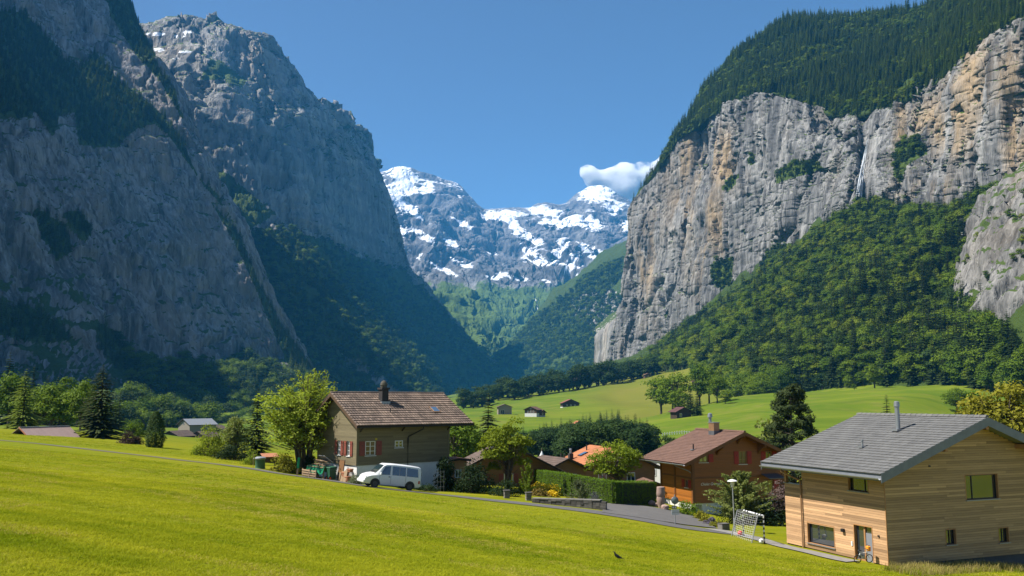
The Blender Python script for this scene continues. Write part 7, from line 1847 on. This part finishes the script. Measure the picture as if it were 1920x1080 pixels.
# camp site
def tent(label, px, D, w, h, mt):
    t = thing('tent', label, 'tent', tuple(gpt(px, D)), .3); m = MB(); m.lathe([(w, 0), (w, h * .3), (w * .55, h * .58), (.12, h * .95), (0, h)], 8); m.build('canopy', mt, t); m = MB(); m.tube([(0, 0, h * .95), (0, 0, h * 1.15)], .06, 6); m.build('pole_tip', M_PLANK, t)
    m = MB(); m.box(-.5, .5, -w * 1.0 - .02, -w * .9, 0, h * .28); m.build('door_flap', M_GREYB, t)
M_CANV = plain('white_canvas', (0.66, 0.68, 0.70), (0.56, 0.58, 0.60), 2, .8)
tent('white pointed tent left of the orange roof', 1016, 255, 1.7, 4.6, M_CANV)
def caravan(label, px, D, rz, Lc):
    t = thing('caravan', label, 'caravan', tuple(gpt(px, D)), rz); m = MB(); m.prism([(-Lc / 2, .5), (Lc / 2, .5), (Lc / 2, 1.9), (Lc / 2 - .5, 2.6), (-Lc / 2 + .4, 2.6), (-Lc / 2, 2.0)], 'y', -1.1, 1.1); m.build('body', M_CANV, t, bevel=.05)
    m = MB(); m.box(-Lc / 4, Lc / 4, -1.13, -1.105, 1.3, 1.95); m.build('window', G_WIN, t)
    for y in (-1.0, 1.0): m = MB(Matrix.Translation((0, y, .33)) @ Matrix.Rotation(math.pi / 2, 4, 'X')); m.lathe([(0, -.1), (.33, -.1), (.33, .1), (0, .1)], 14); m.build('wheel', M_TYRE, t)
caravan('white caravan right of the pointed tent', 1037, 275, .1, 6.5); caravan('white caravan lower right of the pointed tent', 1042, 250, .3, 4.5); caravan('white caravan among trees of the wooded belt', 1053, 300, -.2, 5)
# fence on the pasture
for i in range(12):
    q = gpt(1242 + i * 4.6, 352 - i * 1.5); t = thing('fence_post', 'pale fence post in the row at the foot of the pasture', 'fence post', tuple(q), 0, 'pale fence posts at the foot of the pasture')
    m = MB(); m.box(-.12, .12, -.12, .12, -.3, 1.3); m.build('post', M_WFRAME, t); m = MB(); m.box(-.13, 1.0, -.16, -.125, .85, 1.02); m.build('rail', M_WFRAME, t)

# ------------------------------------------------------------------ waterfalls
def fall(name, label, G, pts, widths, strands, off, seed):
    """white strands of falling water just off the rock"""
    px, py = to_px(G); flat = G.reshape(-1, 3); fx, fy = px.ravel(), py.ravel(); g = np.random.default_rng(seed)
    vis = flat[:, 1]
    V, F = [], []; b = 0
    for s in range(strands):
        o = g.uniform(-.5, .5); n = 40; t = np.linspace(g.uniform(0, .25), g.uniform(.8, 1), n)
        P = []
        for k, tt in enumerate(t):
            x = np.interp(tt, np.linspace(0, 1, len(pts)), [p[0] for p in pts]); y = np.interp(tt, np.linspace(0, 1, len(pts)), [p[1] for p in pts]); w = np.interp(tt, np.linspace(0, 1, len(widths)), widths)
            x2 = x + o * w; d2 = (fx - x2) ** 2 + (fy - y) ** 2; c = np.argsort(d2)[:6]; Dm = vis[c].min() - off
            P.append(at(x2 + .5 * math.sin(tt * 9 + s * 2.1), y, Dm))
        P = np.array(P)
        ker = np.ones(7) / 7; Dp = np.convolve(np.pad(P[:, 1], 3, 'edge'), ker, 'valid'); P = P * (Dp / P[:, 1])[:, None]
        ww = (g.uniform(.18, .42) * np.interp(t, [0, 1], [.7, 1.3]) * off / 6)
        ww = ww * np.where(np.arange(n) % 39 == 0, .1, 1)
        for k in range(n): V += [P[k] - [ww[k], 0, 0], P[k] + [0, -ww[k] * .6, 0], P[k] + [ww[k], 0, 0]]
        for k in range(n - 1):
            a = b + 3 * k; F += [(a, a + 1, a + 4, a + 3), (a + 1, a + 2, a + 5, a + 4)]
        b += 3 * n
    N = NT(name + '_water'); N.color(N.mix(N.noise(N.coord((1, 1, .1)), .8, 4), (.80, .84, .88), (.62, .68, .74))); N.b.inputs['Roughness'].default_value = .6
    o = link(name, np_mesh(name, np.array(V), np.array(F), [N.m], True)); return set_props(o, label, kind='structure')
fall('waterfall', 'thin white waterfall dropping down the right cliff', G_RC, [(1628, 255), (1622, 290), (1614, 340), (1607, 398)], [1.5, 4, 9, 13], 8, 6, 3)
fall('far_waterfall', 'tiny white waterfall on the far green slope', G_SN, [(1003, 556), (1006, 572), (1010, 590)], [1, 1.5, 2], 3, 22, 4)

# ------------------------------------------------------------------ cloud beyond the peaks, outside the haze
N = NT('cloud_vapour'); N.n.remove(N.b)
pv2 = N.new('ShaderNodeVolumePrincipled'); pv2.inputs['Color'].default_value = (1, 1, 1, 1); pv2.inputs['Anisotropy'].default_value = .2
dn = N.ramp(N.noise(N.coord((.0022, .0022, .0026)), 1.0, 6, .62), [(.40, 0.0), (.54, 1.0)])
N.L(N.math('MULTIPLY', dn, .02), pv2.inputs['Density']); N.L(pv2.outputs[0], N.out.inputs['Volume'])
CLOUD_M = N.m
def cloud(name, label, blobs, D):
    bm = bmesh.new()
    for (px, py, w, h) in blobs:
        c = at(px, py, D); s = D / FPX
        r = bmesh.ops.create_icosphere(bm, subdivisions=3, radius=1.0); 
        for v in r['verts']: v.co = Vector((c[0] + v.co.x * w * s, c[1] + v.co.y * w * s * .8, c[2] + v.co.z * h * s))
    me = bpy.data.meshes.new(name); bm.to_mesh(me); bm.free(); me.materials.append(CLOUD_M)
    o = link(name, me); set_props(o, label, kind='stuff')
    rm = o.modifiers.new('union', 'REMESH'); rm.mode = 'VOXEL'; rm.voxel_size = 90
    return o
cloud('cloud', 'white cumulus cloud beside the right snow peak', [(1150, 338, 34, 26), (1185, 338, 40, 32), (1215, 335, 40, 28), (1245, 320, 30, 24), (1258, 302, 26, 20), (1280, 292, 26, 18), (1118, 338, 24, 22), (1102, 322, 18, 16), (1175, 356, 46, 20), (1170, 318, 20, 16), (1205, 316, 20, 16)], 17500)
